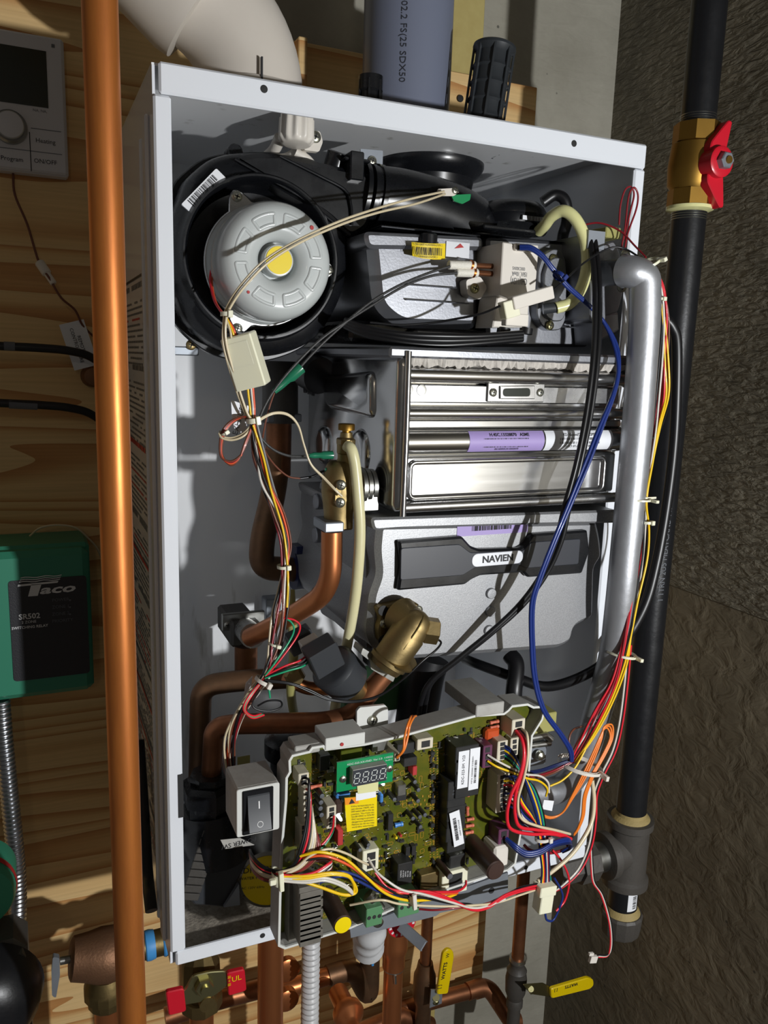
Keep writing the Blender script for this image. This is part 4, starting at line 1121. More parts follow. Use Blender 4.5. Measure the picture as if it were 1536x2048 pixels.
# oval cover plate with screws on the manifold
ov = roundpoly(px3([(1098, 498), (1118, 500), (1128, 520), (1130, 555), (1128, 640), (1118, 660), (1095, 662), (1078, 650), (1070, 630), (1072, 540), (1082, 510)], cy - 0.002), 0.004, 3)
oc = MB().prism([p + V((0, 0.01, 0)) for p in ov], (0, -0.013, 0), 0.001).build('oval_plate', MAT['cast_alu'], bc)
ov2 = [(sum(ov, V()) / len(ov)).lerp(p, 0.78) for p in ov]
MB().prism([p for p in ov2], (0, -0.008, 0), 0.001).build('oval_boss', MAT['cast_alu'], oc)
for (u, v) in ((1107, 518), (1099, 651)):
    screw('screw', P(u, v, cy - 0.006), (0, -1, 0), 0.0043, MAT['zinc_yellow'], bc)
# paper tag
yt = thing('yellow_barcode_tag', P(857, 517, cy - .01), 'curled yellow bar code tag hanging on the burner chamber', 'tag')
tpts = [(823, 484), (846, 486), (868, 487), (891, 487)]
bpts = [(825, 512), (846, 517), (868, 519), (890, 519)]
ys = [cy - 0.012, cy - 0.016, cy - 0.016, cy - 0.013]
vs = [P(u, v, y) for (u, v), y in zip(tpts, ys)] + [P(u, v, y + .001) for (u, v), y in zip(bpts, ys)]
vs2 = [p + V((0, 0.0003, 0)) for p in vs]
MB().add(vs, [(0, 1, 5, 4), (1, 2, 6, 5), (2, 3, 7, 6)]).add(vs2, [(0, 1, 5, 4), (1, 2, 6, 5), (2, 3, 7, 6)]).build('tag_paper', MAT['yellow_paper'], yt)
q = P(857, 503, cy - .0172); tx = (P(880, 505, cy - .017) - P(835, 503, cy - .017)).normalized()
bars('barcode', q, tx, (0, 0, 1), 0.026, 0.0062, MAT['black_print'], yt, 30, 4)
text('tag_text', 'CN NS NPT VLIVE BNNG UNCI', q + V((0, 0, 0.0052)), tx, (0, 0, 1), 0.0018, MAT['black_print'], yt, w=0.026)
text('tag_text', '0709M00CK1-0C7037', q - V((0, 0, 0.0046)), tx, (0, 0, 1), 0.0016, MAT['black_print'], yt, w=0.018)

# igniter transformer
ig = thing('igniter_transformer', P(1010, 640, 0.0), 'beige igniter box printed upside down, with ceramic leads at its left', 'igniter')
iy = -0.016
a = P(1003, 488, iy); b_ = P(1070, 585, iy)
gx = MB().prism([p + V((0, 0.045, 0)) for p in roundpoly(px3([(1006, 484), (1078, 494), (1070, 600), (1036, 604), (1000, 590)], iy), 0.001, 2)], (0, -0.045, 0), 0.0008).build('igniter_body', MAT['white_plastic'], ig)
MB().prism([p + V((0, 0.03, 0)) for p in px3([(996, 585), (1060, 592), (1055, 655), (985, 655)], iy + 0.008)], (0, -0.03, 0), 0.001).build('mounting_base', MAT['white_plastic'], ig)
pbox('plug_socket', 1032, 486, 1076, 505, iy - 0.004, iy + 0.004, MAT['white_plastic'], ig, 0.0006)
pbox('socket_hole', 1036, 490, 1058, 503, iy - 0.0046, iy + 0.002, MAT['slot'], ig)
tx = (P(1000, 545, iy) - P(1060, 550, iy)).normalized()
for (t, u, v, h, w) in (('CHI(115V)', 1038, 562, 0.0056, 0.0165), ('15kV, 10mA', 1040, 548, 0.0038, 0.0150), ('030CX00V5', 1038, 537, 0.0028, 0.0125)):
    text('printed_text', t, P(u, v, iy - 0.0006), (-1, 0, 0.0), (0, 0, -1), h, MAT['grey_print'], gx, w=w)
MB().prism(roundpoly(px3([(932, 560), (960, 552), (975, 575), (960, 600), (935, 590)], 0.004), 0.003), (0, 0.012, 0)).build('mounting_ear', MAT['white_plastic'], ig)
screw('screw', P(949, 577, 0.004), (0, -1, 0), 0.0043, MAT['zinc_yellow'], ig)
for (u0, v0, u1, v1) in ((897, 530, 950, 531), (912, 545, 955, 546)):
    MB().cyl(P(u0, v0, -0.004), P(u1, v1, -0.004), 0.0037, 16, 0.0006).build('ceramic_sleeve', MAT['ceramic'], ig)
    MB().cyl(P(u1 - 10, v0, -0.004), P(u1 - 6, v1, -0.004), 0.0041, 16).build('copper_band', MAT['copper_wire'], ig)
    MB().cyl(P(u1, v1, -0.004), P(990, v1 + 2, 0.0), 0.0024, 10).build('electrode_pin', MAT['copper_dark'], ig)
for k in range(2):
    MB().cyl(P(1008 + 45 * k, 656, iy + .01), P(1006 + 45 * k, 668, iy + .01), 0.006, 14).build('rubber_boot', MAT['black_rubber'], ig)
# white in-line connector
wc = thing('inline_plug', P(1050, 640, -0.05), 'white two part in-line plug lying across the igniter box', 'connector')
x_ = P(1104, 578, -.045) - P(1008, 606, -.045)
obox('plug_body', P(1062, 596, -.046), (0.040, 0.0105, 0.0095), x_, V((0, 0, 1)), MAT['white_plastic'], wc, 0.0006)
obox('plug_socket', P(1018, 618, -.044), (0.014, 0.014, 0.010), x_, V((0, 0, 1)), MAT['nylon'], wc, 0.0006)
obox('plug_latch', P(1030, 640, -.036), (0.022, 0.010, 0.008), V((1, 0, 0)), V((0, 0, 1)), MAT['white_plastic'], wc, 0.0006)
# air pressure switch
ap = thing('air_pressure_switch', P(1020, 465, 0.1), 'round black air pressure switch with a bar code strip', 'sensor')
MB().lathe((P(1022, 430, .07).x, 0.07, P(1022, 452, .07).z), (0, 0, 1), [(0, 0.030), (0.006, 0.032), (0.008, 0.0335), (0.012, 0.0335), (0.016, 0.031), (0.020, 0.026), (0.022, 0.015)], 40).build('switch_body', MAT['black_plastic'], ap)
pbox('bracket', 968, 448, 1090, 470, 0.03, 0.10, MAT['black_plastic'], ap, 0.001)
st = pbox('barcode_strip', 1046, 430, 1092, 444, 0.036, 0.038, MAT['paper'], ap)
bars('barcode', P(1070, 437, 0.0356), (1, 0, 0), (0, 0, 1), 0.017, 0.004, MAT['black_print'], st, 24, 8)
MB().cyl(P(1084, 460, .036), P(1068, 462, .05), 0.006, 16).build('nozzle', MAT['black_plastic'], ap)
# thermal sensor on the elbow
se = thing('elbow_sensor', P(900, 395, 0.04), 'small sensor on a green board screwed to the black outlet bend', 'sensor')
MB().prism(roundpoly(px3([(876, 378), (908, 376), (918, 384), (908, 392), (878, 392)], 0.040), 0.001), (0, 0.002, 0)).build('sensor_clip', MAT['white_plastic'], se)
screw('screw', P(910, 381, .040), (0, -1, 0), 0.0032, MAT['screw_metal'], se)
MB().prism(roundpoly(px3([(902, 390), (942, 388), (940, 400), (925, 408), (908, 402)], 0.045), 0.001), (0, 0.002, 0)).build('sensor_board', MAT['pcb_bright_green'], se)

# gas valve block at the right
gv = thing('gas_valve', P(1215, 690, 0.04), 'aluminium gas valve block feeding the bent aluminium pipe', 'gas valve')
gy = -0.020
MB().prism([p + V((0, 0.08, 0)) for p in roundpoly(px3([(1184, 465), (1208, 468), (1212, 640), (1192, 648), (1180, 640)], gy), 0.002, 2)], (0, -0.08, 0), 0.001).build('valve_block', MAT['cast_alu'], gv)
MB().prism([p + V((0, 0.05, 0)) for p in roundpoly(px3([(1205, 490), (1228, 482), (1240, 505), (1248, 580), (1236, 625), (1206, 632)], gy + .004), 0.003, 3)], (0, -0.05, 0), 0.001).build('flange_plate', MAT['cast_alu'], gv)
MB().prism([p + V((0, 0.03, 0)) for p in px3([(1185, 628), (1238, 625), (1240, 660), (1190, 690)], gy + .012)], (0, -0.03, 0), 0.002).build('lower_block', MAT['cast_alu'], gv)
for (u, v) in ((1250, 512), (1243, 573)):
    screw('screw', P(u, v, gy - 0.006), (0, -1, 0), 0.0052, MAT['screw_metal'], gv)
pbox('olive_plug', 1213, 452, 1243, 478, gy + .01, gy + .04, MAT['olive_conn'], gv, 0.001)
pbox('flat_bracket', 1178, 460, 1208, 500, gy - .003, gy, MAT['galv'], gv)

# ================================================================== primary heat exchanger
zz = lambda v: P(800, v, HXY).z
hx = thing('heat_exchanger', (0.3, 0.1, zz(1028)), 'polished stainless heat exchanger with horizontal tubes and bar code stickers', 'heat exchanger')
HYB = 0.185
box('shell', (HX0 + 0.002, HXY + 0.012, zz(1025)), (HX1 - 0.004, HYB, zz(715)), MAT['stainless'], hx, 0.002)
# left end plate, dished with a rolled front edge
ep = MB()
poly = roundpoly([V((HX0 - 0.004, y, z)) for y, z in ((HXY - 0.004, zz(1026)), (HXY - 0.004, zz(703)), (HYB + .01, zz(703)), (HYB + .01, zz(1026)))], 0.012, 5)
ep.prism([p + V((0.010, 0, 0)) for p in poly], (-0.010, 0, 0), 0.004)
end = ep.build('end_plate', MAT['stainless'], hx, 50)
MB().tube(spline([V((HX0 + 0.004, HXY - 0.005, zz(1030))), V((HX0 + 0.004, HXY - 0.006, zz(860))), V((HX0 + 0.004, HXY - 0.005, zz(702)))], 6), 0.0028, 12).build('rolled_edge', MAT['stainless'], end)
e0 = HX0 - 0.004
def onside(u, v): return PX(u, v, e0)
for (pts, d_) in ((((650, 752), (752, 742), (752, 838), (660, 815)), 0.006),):
    poly = roundpoly([onside(u, v) for u, v in pts], 0.010, 5)
    MB().prism([p + V((0.002, 0, 0)) for p in poly], (-d_ - .002, 0, 0), 0.004).build('pressed_panel', MAT['stainless'], end, 50)
for (u, v, r) in ((648, 890, 0.020), (722, 905, 0.022)):
    q = onside(u, v); MB().lathe(q + V((0.002, 0, 0)), (-1, 0, 0), [(0, r), (0.004, r - .001), (0.007, r - .005), (0.0075, r - .010)], 32).build('pressed_boss', MAT['stainless'], end, 60)
# front tubes and panels
def xtube(name, v0, v1, prot, parent=hx, x1=None, m='stainless'):
    r = (zz(v0) - zz(v1)) / 2; zc = (zz(v0) + zz(v1)) / 2
    return MB().cyl((HX0 + 0.004, HXY + r - prot, zc), ((x1 or HX1), HXY + r - prot, zc), r, 36).build(name, MAT[m], parent, 60)
t1 = xtube('tube', 733, 764, 0.004)
t2 = xtube('tube', 814, 838, 0.004)
t3 = xtube('tube', 859, 910, 0.006)
t4 = xtube('bottom_roll', 1004, 1026, 0.005, m='stainless_soft')
for t_, v0, v1, x_ in ((t1, 733, 764, HX1), (t2, 814, 838, HX1 - .001), (t3, 859, 910, HX1 - .003)):
    r = (zz(v0) - zz(v1)) / 2; zc = (zz(v0) + zz(v1)) / 2
    MB().lathe((x_ - 0.006, HXY + r - 0.004, zc), (1, 0, 0), [(0, r), (0, r + 0.0012), (0.0035, r + 0.0012), (0.0045, r - 0.001), (0.005, r - .003)], 32).build('end_ring', MAT['steel'], t_)
box('upper_strip', (HX0 + .004, HXY + 0.003, zz(806)), (HX1 - .01, HXY + 0.02, zz(768)), MAT['stainless_soft'], hx, 0.001)
box('middle_strip', (HX0 + .004, HXY + 0.002, zz(857)), (HX1 - .006, HXY + 0.02, zz(841)), MAT['stainless'], hx, 0.001)
lowp = box('lower_panel', (HX0 + .004, HXY + 0.0, zz(1003)), (HX1 - .010, HXY + 0.02, zz(914)), MAT['stainless'], hx, 0.002)
x0_, x1_ = P(818, 960, HXY).x, P(1205, 950, HXY).x
cz = (zz(925) + zz(997)) / 2; hz = zz(925) - zz(997)
rp = rrect(V(((x0_ + x1_) / 2, HXY - 0.001, cz)), V((1, 0, 0)), V((0, 0, 1)), x1_ - x0_, hz, 0.005, 5)
MB().tube(rp + [rp[0], rp[1]], 0.0024, 10, cap=False).build('pressed_border', MAT['stainless'], lowp, 60)
# small round dimples and sight window
for (u, v) in ((816, 779), (843, 780)):
    q = P(u, v, HXY + .003); MB().lathe(q, (0, -1, 0), [(0, 0.0048), (0.0006, 0.0044), (0.0008, 0.003)], 20).build('dimple', MAT['steel'], hx)
wn = pbox('sight_window', 976, 765, 1088, 805, HXY + 0.001, HXY + 0.004, MAT['stainless_soft'], hx, 0.0008)
wf = roundpoly(px3([(998, 772), (1068, 771), (1068, 798), (998, 798)], HXY + 0.001), 0.001)
MB().prism(wf, (0, -0.0018, 0), 0.0006).build('window_frame', MAT['stainless_soft'], wn)
MB().prism(roundpoly(px3([(1006, 777), (1060, 776), (1060, 793), (1006, 793)], HXY - .0008), 0.003, 4), (0, -0.0004, 0)).build('window_pane', MAT['lcd'], wn)
for u in (986, 1080):
    screw('screw', P(u, 785, HXY + .001), (0, -1, 0), 0.0036, MAT['screw_metal'], hx)
# stickers wrapped on the wide tube
r3 = (zz(859) - zz(910)) / 2; z3 = (zz(859) + zz(910)) / 2; y3 = HXY + r3 - 0.006
def wrap(name, u0, u1, mt, a0=-0.95, a1=0.95):
    xa = P(u0, 880, HXY - .006).x; xb = P(u1, 880, HXY - .006).x
    vs = []; n = 10
    for k in range(n + 1):
        a = a0 + (a1 - a0) * k / n
        for x in (xa, xb): vs.append((x, y3 - (r3 + 0.0003) * math.cos(a), z3 + (r3 + 0.0003) * math.sin(a)))
    return MB().add(vs, [(2 * k, 2 * k + 1, 2 * k + 3, 2 * k + 2) for k in range(n)]).build(name, mt, t3), (xa + xb) / 2
s1, xc = wrap('violet_sticker', 940, 1089, MAT['violet_paper'])
yp = y3 - r3 - 0.0005
def lay(o):
    # lay flat print onto the round tube
    off = V((0, 0, 0)); q = o
    while q is not None: off += q.location; q = q.parent
    for vt_ in o.data.vertices:
        z = vt_.co.z + off.z - z3
        vt_.co.y = y3 - math.sqrt(max(1e-9, (r3 + 0.0006) ** 2 - z * z)) - off.y
    return o
lay(bars('barcode', (xc - .001, yp, z3 - .001), (1, 0, 0), (0, 0, 1), 0.046, 0.0080, MAT['black_print'], s1, 46, 21))
lay(text('sticker_text', 'H.4SC.13328870   ASME', (xc + .002, yp, z3 + .0058), (1, 0, 0), (0, 0, 1), 0.0026, MAT['black_print'], s1, w=0.040, bold=0.02))
lay(text('sticker_text', '06142002CK10050070', (xc, yp, z3 - .0066), (1, 0, 0), (0, 0, 1), 0.0018, MAT['black_print'], s1, w=0.024))
s2, xc = wrap('white_sticker', 1092, 1226, MAT['paper'])
lay(bars('barcode', (xc, yp, z3 + .000), (1, 0, 0), (0, 0, 1), 0.044, 0.0055, MAT['black_print'], s2, 40, 22))
lay(text('sticker_text', 'KD Navien(CH-240ASME)', (xc, yp, z3 + .0053), (1, 0, 0), (0, 0, 1), 0.0026, MAT['black_print'], s2, w=0.036))
lay(text('sticker_text', '15023 0120 0CK10089', (xc, yp, z3 - .0050), (1, 0, 0), (0, 0, 1), 0.0024, MAT['black_print'], s2, w=0.033))
# top flange with crumbling insulation
tfz0, tfz1 = zz(716), zz(694)
box('top_flange', (HX0 - 0.012, HXY - 0.004, tfz0), (HX1 + 0.001, HYB + 0.03, tfz1), MAT['cast_alu'], hx, 0.002)
m = MB(); rr = random.Random(5); n = 90
top = []; bot = []
for k in range(n + 1):
    x = HX0 + 0.004 + (HX1 - 0.004 - HX0 - .004) * k / n
    top.append((x, HXY - 0.003 + rr.uniform(-0.0012, 0.0012), tfz0 + 0.0003))
    bot.append((x, HXY - 0.0005 + rr.uniform(-0.0015, 0.0015), zz(730) + rr.uniform(-0.0018, 0.0018)))
bk = [(x, HXY + 0.012, tfz0) for x, _, _ in top]; bk2 = [(x, HXY + 0.012, zz(734)) for x, _, _ in top]
vs = bk + top + bot + bk2
m.add(vs, [(r * (n + 1) + k, r * (n + 1) + k + 1, (r + 1) * (n + 1) + k + 1, (r + 1) * (n + 1) + k) for r in range(3) for k in range(n)])
m.build('insulation_strip', MAT['insulation'], hx, 0)
# rubber grommet and elbow boot behind
MB().tube(px3([(618, 742, .14), (640, 752, .12)]), 0.018, 20).build('rubber_joint', MAT['black_rubber'], hx)
for k in range(3):
    MB().lathe(P(612 + 8 * k, 742 + 3 * k, .14), (1, -.4, -.1), [(0, 0.018), (0, 0.0215), (0.003, 0.0215), (0.003, 0.018)], 28).build('rubber_ring', MAT['black_rubber'], hx)

# ================================================================== lower exchanger cover
LY = -0.018
lc_ = thing('lower_exchanger', P(960, 1300, 0.1), 'sparkling silver lower exchanger cover with a dark badge plate', 'exchanger cover')
face = px3([(757, 1048), (1196, 1040), (1204, 1075), (1208, 1115), (1193, 1135), (1190, 1238), (1168, 1246), (1152, 1256), (1146, 1284), (1120, 1298), (805, 1322), (748, 1300), (735, 1270), (742, 1190), (757, 1150), (752, 1100)], LY)
fb = [p + V((0, 0.21, 0)) for p in roundpoly(face, 0.006, 3)]
MB().prism(fb, (0, -0.21, 0), 0.005).build('cover', MAT['silver_cover'], lc_, 40)
ridge = px3([(742, 1036), (1238, 1020), (1240, 1046), (1050, 1050), (800, 1058), (748, 1062)], LY - 0.008)
MB().prism([p + V((0, 0.20, 0)) for p in roundpoly(ridge, 0.004, 3)], (0, -0.20, 0), 0.002).build('upper_ridge', MAT['silver_cover'], lc_, 40)
# left face behind the cover with bolted flange
sx0 = P(742, 1150, LY).x
_sp = [PX(u, v, sx0 + .004) for u, v in ((640, 960), (730, 1040), (735, 1285), (640, 1225), (632, 1080))]
MB().prism(roundpoly([V((p.x, max(p.y, LY + .010), p.z)) for p in _sp], 0.008, 3), (0.03, 0, 0)).build('side_casting', MAT['silver_cover'], lc_, 40)
for (u, v) in ((636, 1003), (634, 1070), (632, 1190)):
    q = PX(u, v, sx0 - .004); MB().cyl(q + V((.012, 0, 0)), q - V((.003, 0, 0)), 0.008, 16, .001).build('flange_lug', MAT['cast_alu'], lc_)
box('lower_body', (sx0 + .02, 0.03, P(800, 1345, LY).z), (P(1120, 1290, LY).x - .02, 0.18, P(800, 1300, LY).z), MAT['black_plastic'], lc_, 0.004)
# badge plate
bp = px3([(792, 1080), (918, 1070), (936, 1090), (952, 1096), (1032, 1094), (1046, 1086), (1058, 1066), (1168, 1058), (1173, 1100), (1158, 1144), (1049, 1152), (1040, 1142), (955, 1148), (938, 1156), (925, 1166), (790, 1178), (797, 1130)], LY - 0.001)
pl_ = MB().prism([p + V((0, 0.004, 0)) for p in roundpoly(bp, 0.002, 2)], (0, -0.010, 0), 0.002).build('badge_plate', MAT['black_plastic'], lc_)
ip = px3([(801, 1096), (918, 1088), (940, 1105), (1045, 1101), (1062, 1084), (1160, 1077), (1156, 1128), (1050, 1136), (1036, 1128), (950, 1134), (925, 1150), (800, 1160)], LY - 0.007)
MB().prism(roundpoly(ip, 0.002, 2), (0, -0.0010, 0), 0.0005).build('badge_inlay', MAT['nameplate'], pl_)
bd = P(995, 1117, LY - .008); bw = (P(1046, 1114, LY - .008) - P(944, 1120, LY - .008)).length
pill = MB().prism(rrect((bd.x, LY - .008, bd.z), (1, 0, 0), (0, 0, 1), bw, 0.0122, 0.0055, 5), (0, -0.0008, 0), 0.0004).build('badge', MAT['silver_badge'], pl_)
text('badge_text', 'NAVIEN', (bd.x, LY - .0091, bd.z), (1, 0, 0), (0, 0, 1), 0.0062, MAT['black_print'], pill, w=0.032, bold=0.03)
for (u, v) in ((981, 1186), (980, 1222), (977, 1260)):
    q = P(u, v, LY); MB().lathe(q + V((0, .002, 0)), (0, -1, 0), [(0, 0.0052), (0.004, 0.0050), (0.0046, 0.0044), (0.0047, .002)], 28).build('round_boss', MAT['silver_cover'], lc_)
vt = pbox('violet_label', 915, 1046, 1055, 1064, LY - 0.0005, LY + .001, MAT['violet_paper'], lc_)
bars('barcode', P(985, 1055, LY - .0009), (1, 0, 0), (0, 0, 1), 0.042, 0.0045, MAT['black_print'], vt, 40, 31)
# ================================================================== water side inside the case
# back copper riser with a bend at its foot
bk = thing('rear_copper_pipe', P(555, 1130, 0.2), 'tarnished copper pipe bent to the right near the case back', 'pipe')
ry_ = 0.20
tube('riser', fillet(px3([(560, 735, .20), (556, 950, .20)]), .01), 0.0135, MAT['copper_dark'], bk, 24)
tube('bend', fillet(px3([(556, 900, .20), (548, 985, .20), (524, 1080, .20), (522, 1136, .20), (605, 1140, .20)]), 0.035, 10), 0.0135, MAT['copper_tarnish'], bk, 24)
MB().lathe(P(560, 845, .20), (0, 0, 1), [(0, 0.0138), (0, 0.0185), (0.012, 0.0190), (0.06, 0.0185), (0.064, 0.016)], 28).build('dark_socket', MAT['iron_fitting'], bk)
MB().box(P(535, 828, .185), P(595, 842, .20), 0.001).build('pipe_clip', MAT['galv'], bk)
MB().lathe(P(585, 1140, .20), (1, 0, 0), [(0, 0.018), (0.0, 0.022), (0.012, 0.022), (0.013, 0.020), (0.018, 0.020), (0.019, 0.023), (0.03, 0.023)], 24).build('blue_union', MAT['wire_navy'], bk)
pbox('blue_clip', 592, 1094, 618, 1108, 0.17, 0.19, MAT['wire_navy'], bk, 0.001)
# brass outlet body with air vent
OY = 0.0
bo = thing('brass_outlet', P(690, 1050, OY), 'brass outlet elbow with bleed screw, joined to the heat exchanger side', 'fitting')
cx = P(684, 1000, OY).x
zb = P(684, 1052, OY).z; zt = P(690, 930, OY).z
MB().lathe((cx - .003, OY, zb), (0, 0, 1), [(0, 0.0125), (0.01, 0.0125), (0.02, 0.0135), (0.03, 0.0150), (0.042, 0.0145), (0.052, 0.011), (0.056, 0.008)], 28).build('outlet_body', MAT['brass'], bo, 60)
MB().lathe((cx, OY, zb + 0.033), (1, 0.05, 0.05), [(0, 0.012), (0.018, 0.0125), (0.020, 0.013)], 24).build('side_branch', MAT['brass'], bo)
m = MB()
for k in range(3):
    m.lathe((cx + 0.014 + 0.005 * k, OY, zb + 0.034), (1, 0, 0), [(0, 0.011), (0, 0.0165 - .001 * k), (0.0035, 0.0165 - .001 * k), (0.0035, 0.011)], 28)
m.build('union_rings', MAT['steel'], bo)
pbox('union_clip', 728, 985, 758, 1022, OY - 0.012, OY + 0.01, MAT['steel'], bo, 0.001)
vx = P(692, 900, OY).x
MB().lathe((vx, OY, P(690, 955, OY).z), (0, 0, 1), [(0, 0.008), (0.014, 0.0080), (0.016, 0.0070), (0.020, 0.0070), (0.021, 0.0078), (0.032, 0.0078), (0.034, 0.0055), (0.038, 0.005)], 20).build('vent_body', MAT['brass'], bo)
zk = P(692, 866, OY).z
MB().lathe((vx, OY, zk), (0, 0, 1), [(0, 0.0035), (0.002, 0.0035), (0.0025, 0.0068), (0.0072, 0.0068), (0.0078, 0.0062)], 48, fn=lambda a, t: 1 + 0.03 * math.cos(24 * a)).build('vent_knob', MAT['brass_bright'], bo, 60)
pbox('vent_nut', 683, 878, 702, 892, OY - 0.009, OY + 0.004, MAT['brass'], bo, 0.001)
for (u, v) in ((682, 970), (680, 1005)):
    screw('screw', P(u, v, OY - .0145), (-.2, -1, 0), 0.0043, MAT['screw_metal'], bo)
MB().prism(roundpoly(px3([(672, 974), (692, 972), (694, 1004), (670, 1010)], OY - .0145), 0.002), (0, 0.004, 0)).build('probe_plate', MAT['brass_dull'], bo)
pbox('retaining_clip', 650, 1046, 688, 1064, OY - 0.018, OY + 0.012, MAT['galv'], bo, 0.001)
pbox('retaining_clip', 686, 1045, 706, 1060, OY - 0.010, OY + 0.0, MAT['brass_dull'], bo, 0.001)
# copper pipe from the outlet
tag(tube('copper_pipe', fillet(px3([(664, 1062, OY), (662, 1180, OY), (580, 1235, .05), (500, 1275, .11)]), 0.045, 12), 0.0092, MAT['copper'], None, 26), 'bright copper pipe bending down from the brass outlet elbow', 'pipe')
# pipe entering the wall bracket
wb = thing('wall_inlet_bracket', P(485, 1270, .24), 'dark inlet flange with bracket on the case back', 'bracket')
pbox('bracket_plate', 444, 1230, 530, 1254, 0.20, 0.206, MAT['steel'], wb, 0.001)
pbox('bracket_block', 462, 1246, 520, 1290, 0.19, 0.26, MAT['iron_fitting'], wb, 0.003)
MB().cyl(P(505, 1272, .13), P(488, 1256, .21), 0.0125, 24).build('inlet_pipe', MAT['stainless_soft'], wb)
screw('screw', P(455, 1250, .20), (0, -1, 0), 0.004, MAT['steel'], wb)
MB().cyl(P(492, 1290, .2), P(492, 1345, .2), 0.0125, 20).build('drop_pipe', MAT['copper_dark'], wb)
pbox('wall_lug', 532, 1200, 562, 1240, .27, .29, MAT['galv'], wb, .001)
# two curved copper pipes on the left
tag(tube('copper_pipe', fillet(px3([(585, 1355, .09), (470, 1362, .11), (402, 1372, .12), (398, 1560, .12)]), 0.035, 12), 0.0105, MAT['copper_tarnish'], None, 24), 'tarnished rear copper pipe arching down at the left of the case', 'pipe')
fp_ = thing('front_copper_pipe', P(430, 1550, .05), 'brown copper pipe sweeping from the brass flow sensor to the left', 'pipe')
tube('pipe', fillet(px3([(776, 1340, -.012), (738, 1385, -.010), (705, 1432, -.006), (650, 1445, 0.0), (470, 1448, .045), (428, 1455, .055), (422, 1560, .055)]), 0.03, 12), 0.0092, MAT['copper_dark'], fp_, 26)
MB().lathe(P(422, 1545, .055), (0, 0, -1), [(0, 0.0165), (0.0, 0.019), (0.014, 0.019), (0.018, 0.024), (0.03, 0.024)], 8).build('nut', MAT['black_plastic'], fp_, 20)
# thin copper stub behind
tag(tube('copper_stub', fillet(px3([(572, 1352, .06), (610, 1378, .06), (660, 1377, .06)]), .02), 0.0065, MAT['copper'], None, 16), 'thin copper stub pipe behind the black actuator', 'pipe')
tag(MB().lathe(P(590, 1350, .058), (-.4, -1, .2), [(0, 0.0075), (0.0, 0.010), (0.008, 0.010), (0.010, 0.007)], 6).build('hex_fitting', MAT['brass'], None, 20), 'small brass hex fitting behind the wire bundle', 'fitting')
# brass flow sensor elbow with flange
fs = thing('flow_sensor', P(790, 1340, -.03), 'cast brass flow sensor elbow bolted to the silver cover', 'fitting')
fy_ = -0.030
fl = roundpoly(px3([(752, 1215), (775, 1210), (815, 1201), (838, 1207), (842, 1225), (825, 1250), (790, 1270), (775, 1290), (758, 1285), (756, 1255), (762, 1240)], fy_ + .004), 0.004, 3)
MB().prism([p + V((0, .008, 0)) for p in fl], (0, -0.010, 0), 0.0015).build('flange', MAT['brass_dull'], fs)
for (u, v, mt) in ((766, 1221, 'slot'), (836, 1220, 'screw_metal'), (769, 1247, 'screw_metal'), (766, 1280, 'slot')):
    if mt == 'slot': MB().lathe(P(u, v, fy_ + .0022), (0, -1, 0), [(0, 0.0045), (0.0006, 0.0045), (0.0007, .003)], 18).build('bolt_hole', MAT['slot'], fs)
    else: screw('screw', P(u, v, fy_ + .002), (0, -1, 0), 0.0042, MAT['screw_metal'], fs)
kc_ = P(827, 1251, fy_ - .016)
MB().lathe(P(800, 1230, fy_ + .002), kc_ - P(800, 1230, fy_ + .002), [(0, .0165), (.006, .0150), ((kc_ - P(800, 1230, fy_ + .002)).length, .0140)], 28).build('neck', MAT['brass'], fs)
dn_ = (P(768, 1336, fy_ - .012) - kc_); Ld = dn_.length
MB().lathe(kc_, dn_, [(-.0142, .003), (-.0130, .0072), (-.0095, .0112), (-.004, .0138), (0, .0145), (Ld * .16, .0146), (Ld * .20, .0156), (Ld * .55, .0152), (Ld * .78, .0150), (Ld * .80, .0168), (Ld * .88, .0168), (Ld * .89, .0150), (Ld, .0135)], 32).build('elbow_body', MAT['brass'], fs, 45)
MB().tube([kc_ + dn_.normalized() * (-.012 + .004 * k) + V((-.25, -1, .1)).normalized() * (.0148 * min(1, math.sqrt(max(0, 1 - ((-.012 + .004 * k) / -.0145) ** 2)) if k < 3 else 1)) for k in range(9)], .0007, 6).build('casting_seam', MAT['brass_dull'], fs)
MB().lathe(P(838, 1258, fy_ - .016), P(868, 1262, fy_ - .02) - P(838, 1258, fy_ - .016), [(-0.006, 0.010), (0.004, 0.010), (0.005, 0.0115), (0.016, 0.0115), (0.017, 0.009)], 6).build('sensor_hex', MAT['brass'], fs, 20)
MB().cyl(P(862, 1276, fy_ - .018), P(874, 1278, fy_ - .020), 0.0022, 10).build('sensor_pin', MAT['steel'], fs)
MB().lathe(P(800, 1314, fy_ - .017), P(785, 1336, fy_ - .012) - P(800, 1314, fy_ - .017), [(0, 0.0152), (0, 0.0165), (0.002, 0.0165), (0.002, 0.0152)], 28).build('collar_ring', MAT['brass_dull'], fs)
cl0 = P(728, 1310, -.040); cl1 = P(785, 1352, -.036)
MB().prism(roundpoly(px3([(726, 1296), (752, 1312), (752, 1332), (790, 1355), (786, 1364), (742, 1338), (740, 1322), (722, 1308)], -.038), 0.001), (0, 0.018, 0)).build('spring_clip', MAT['steel'], fs)
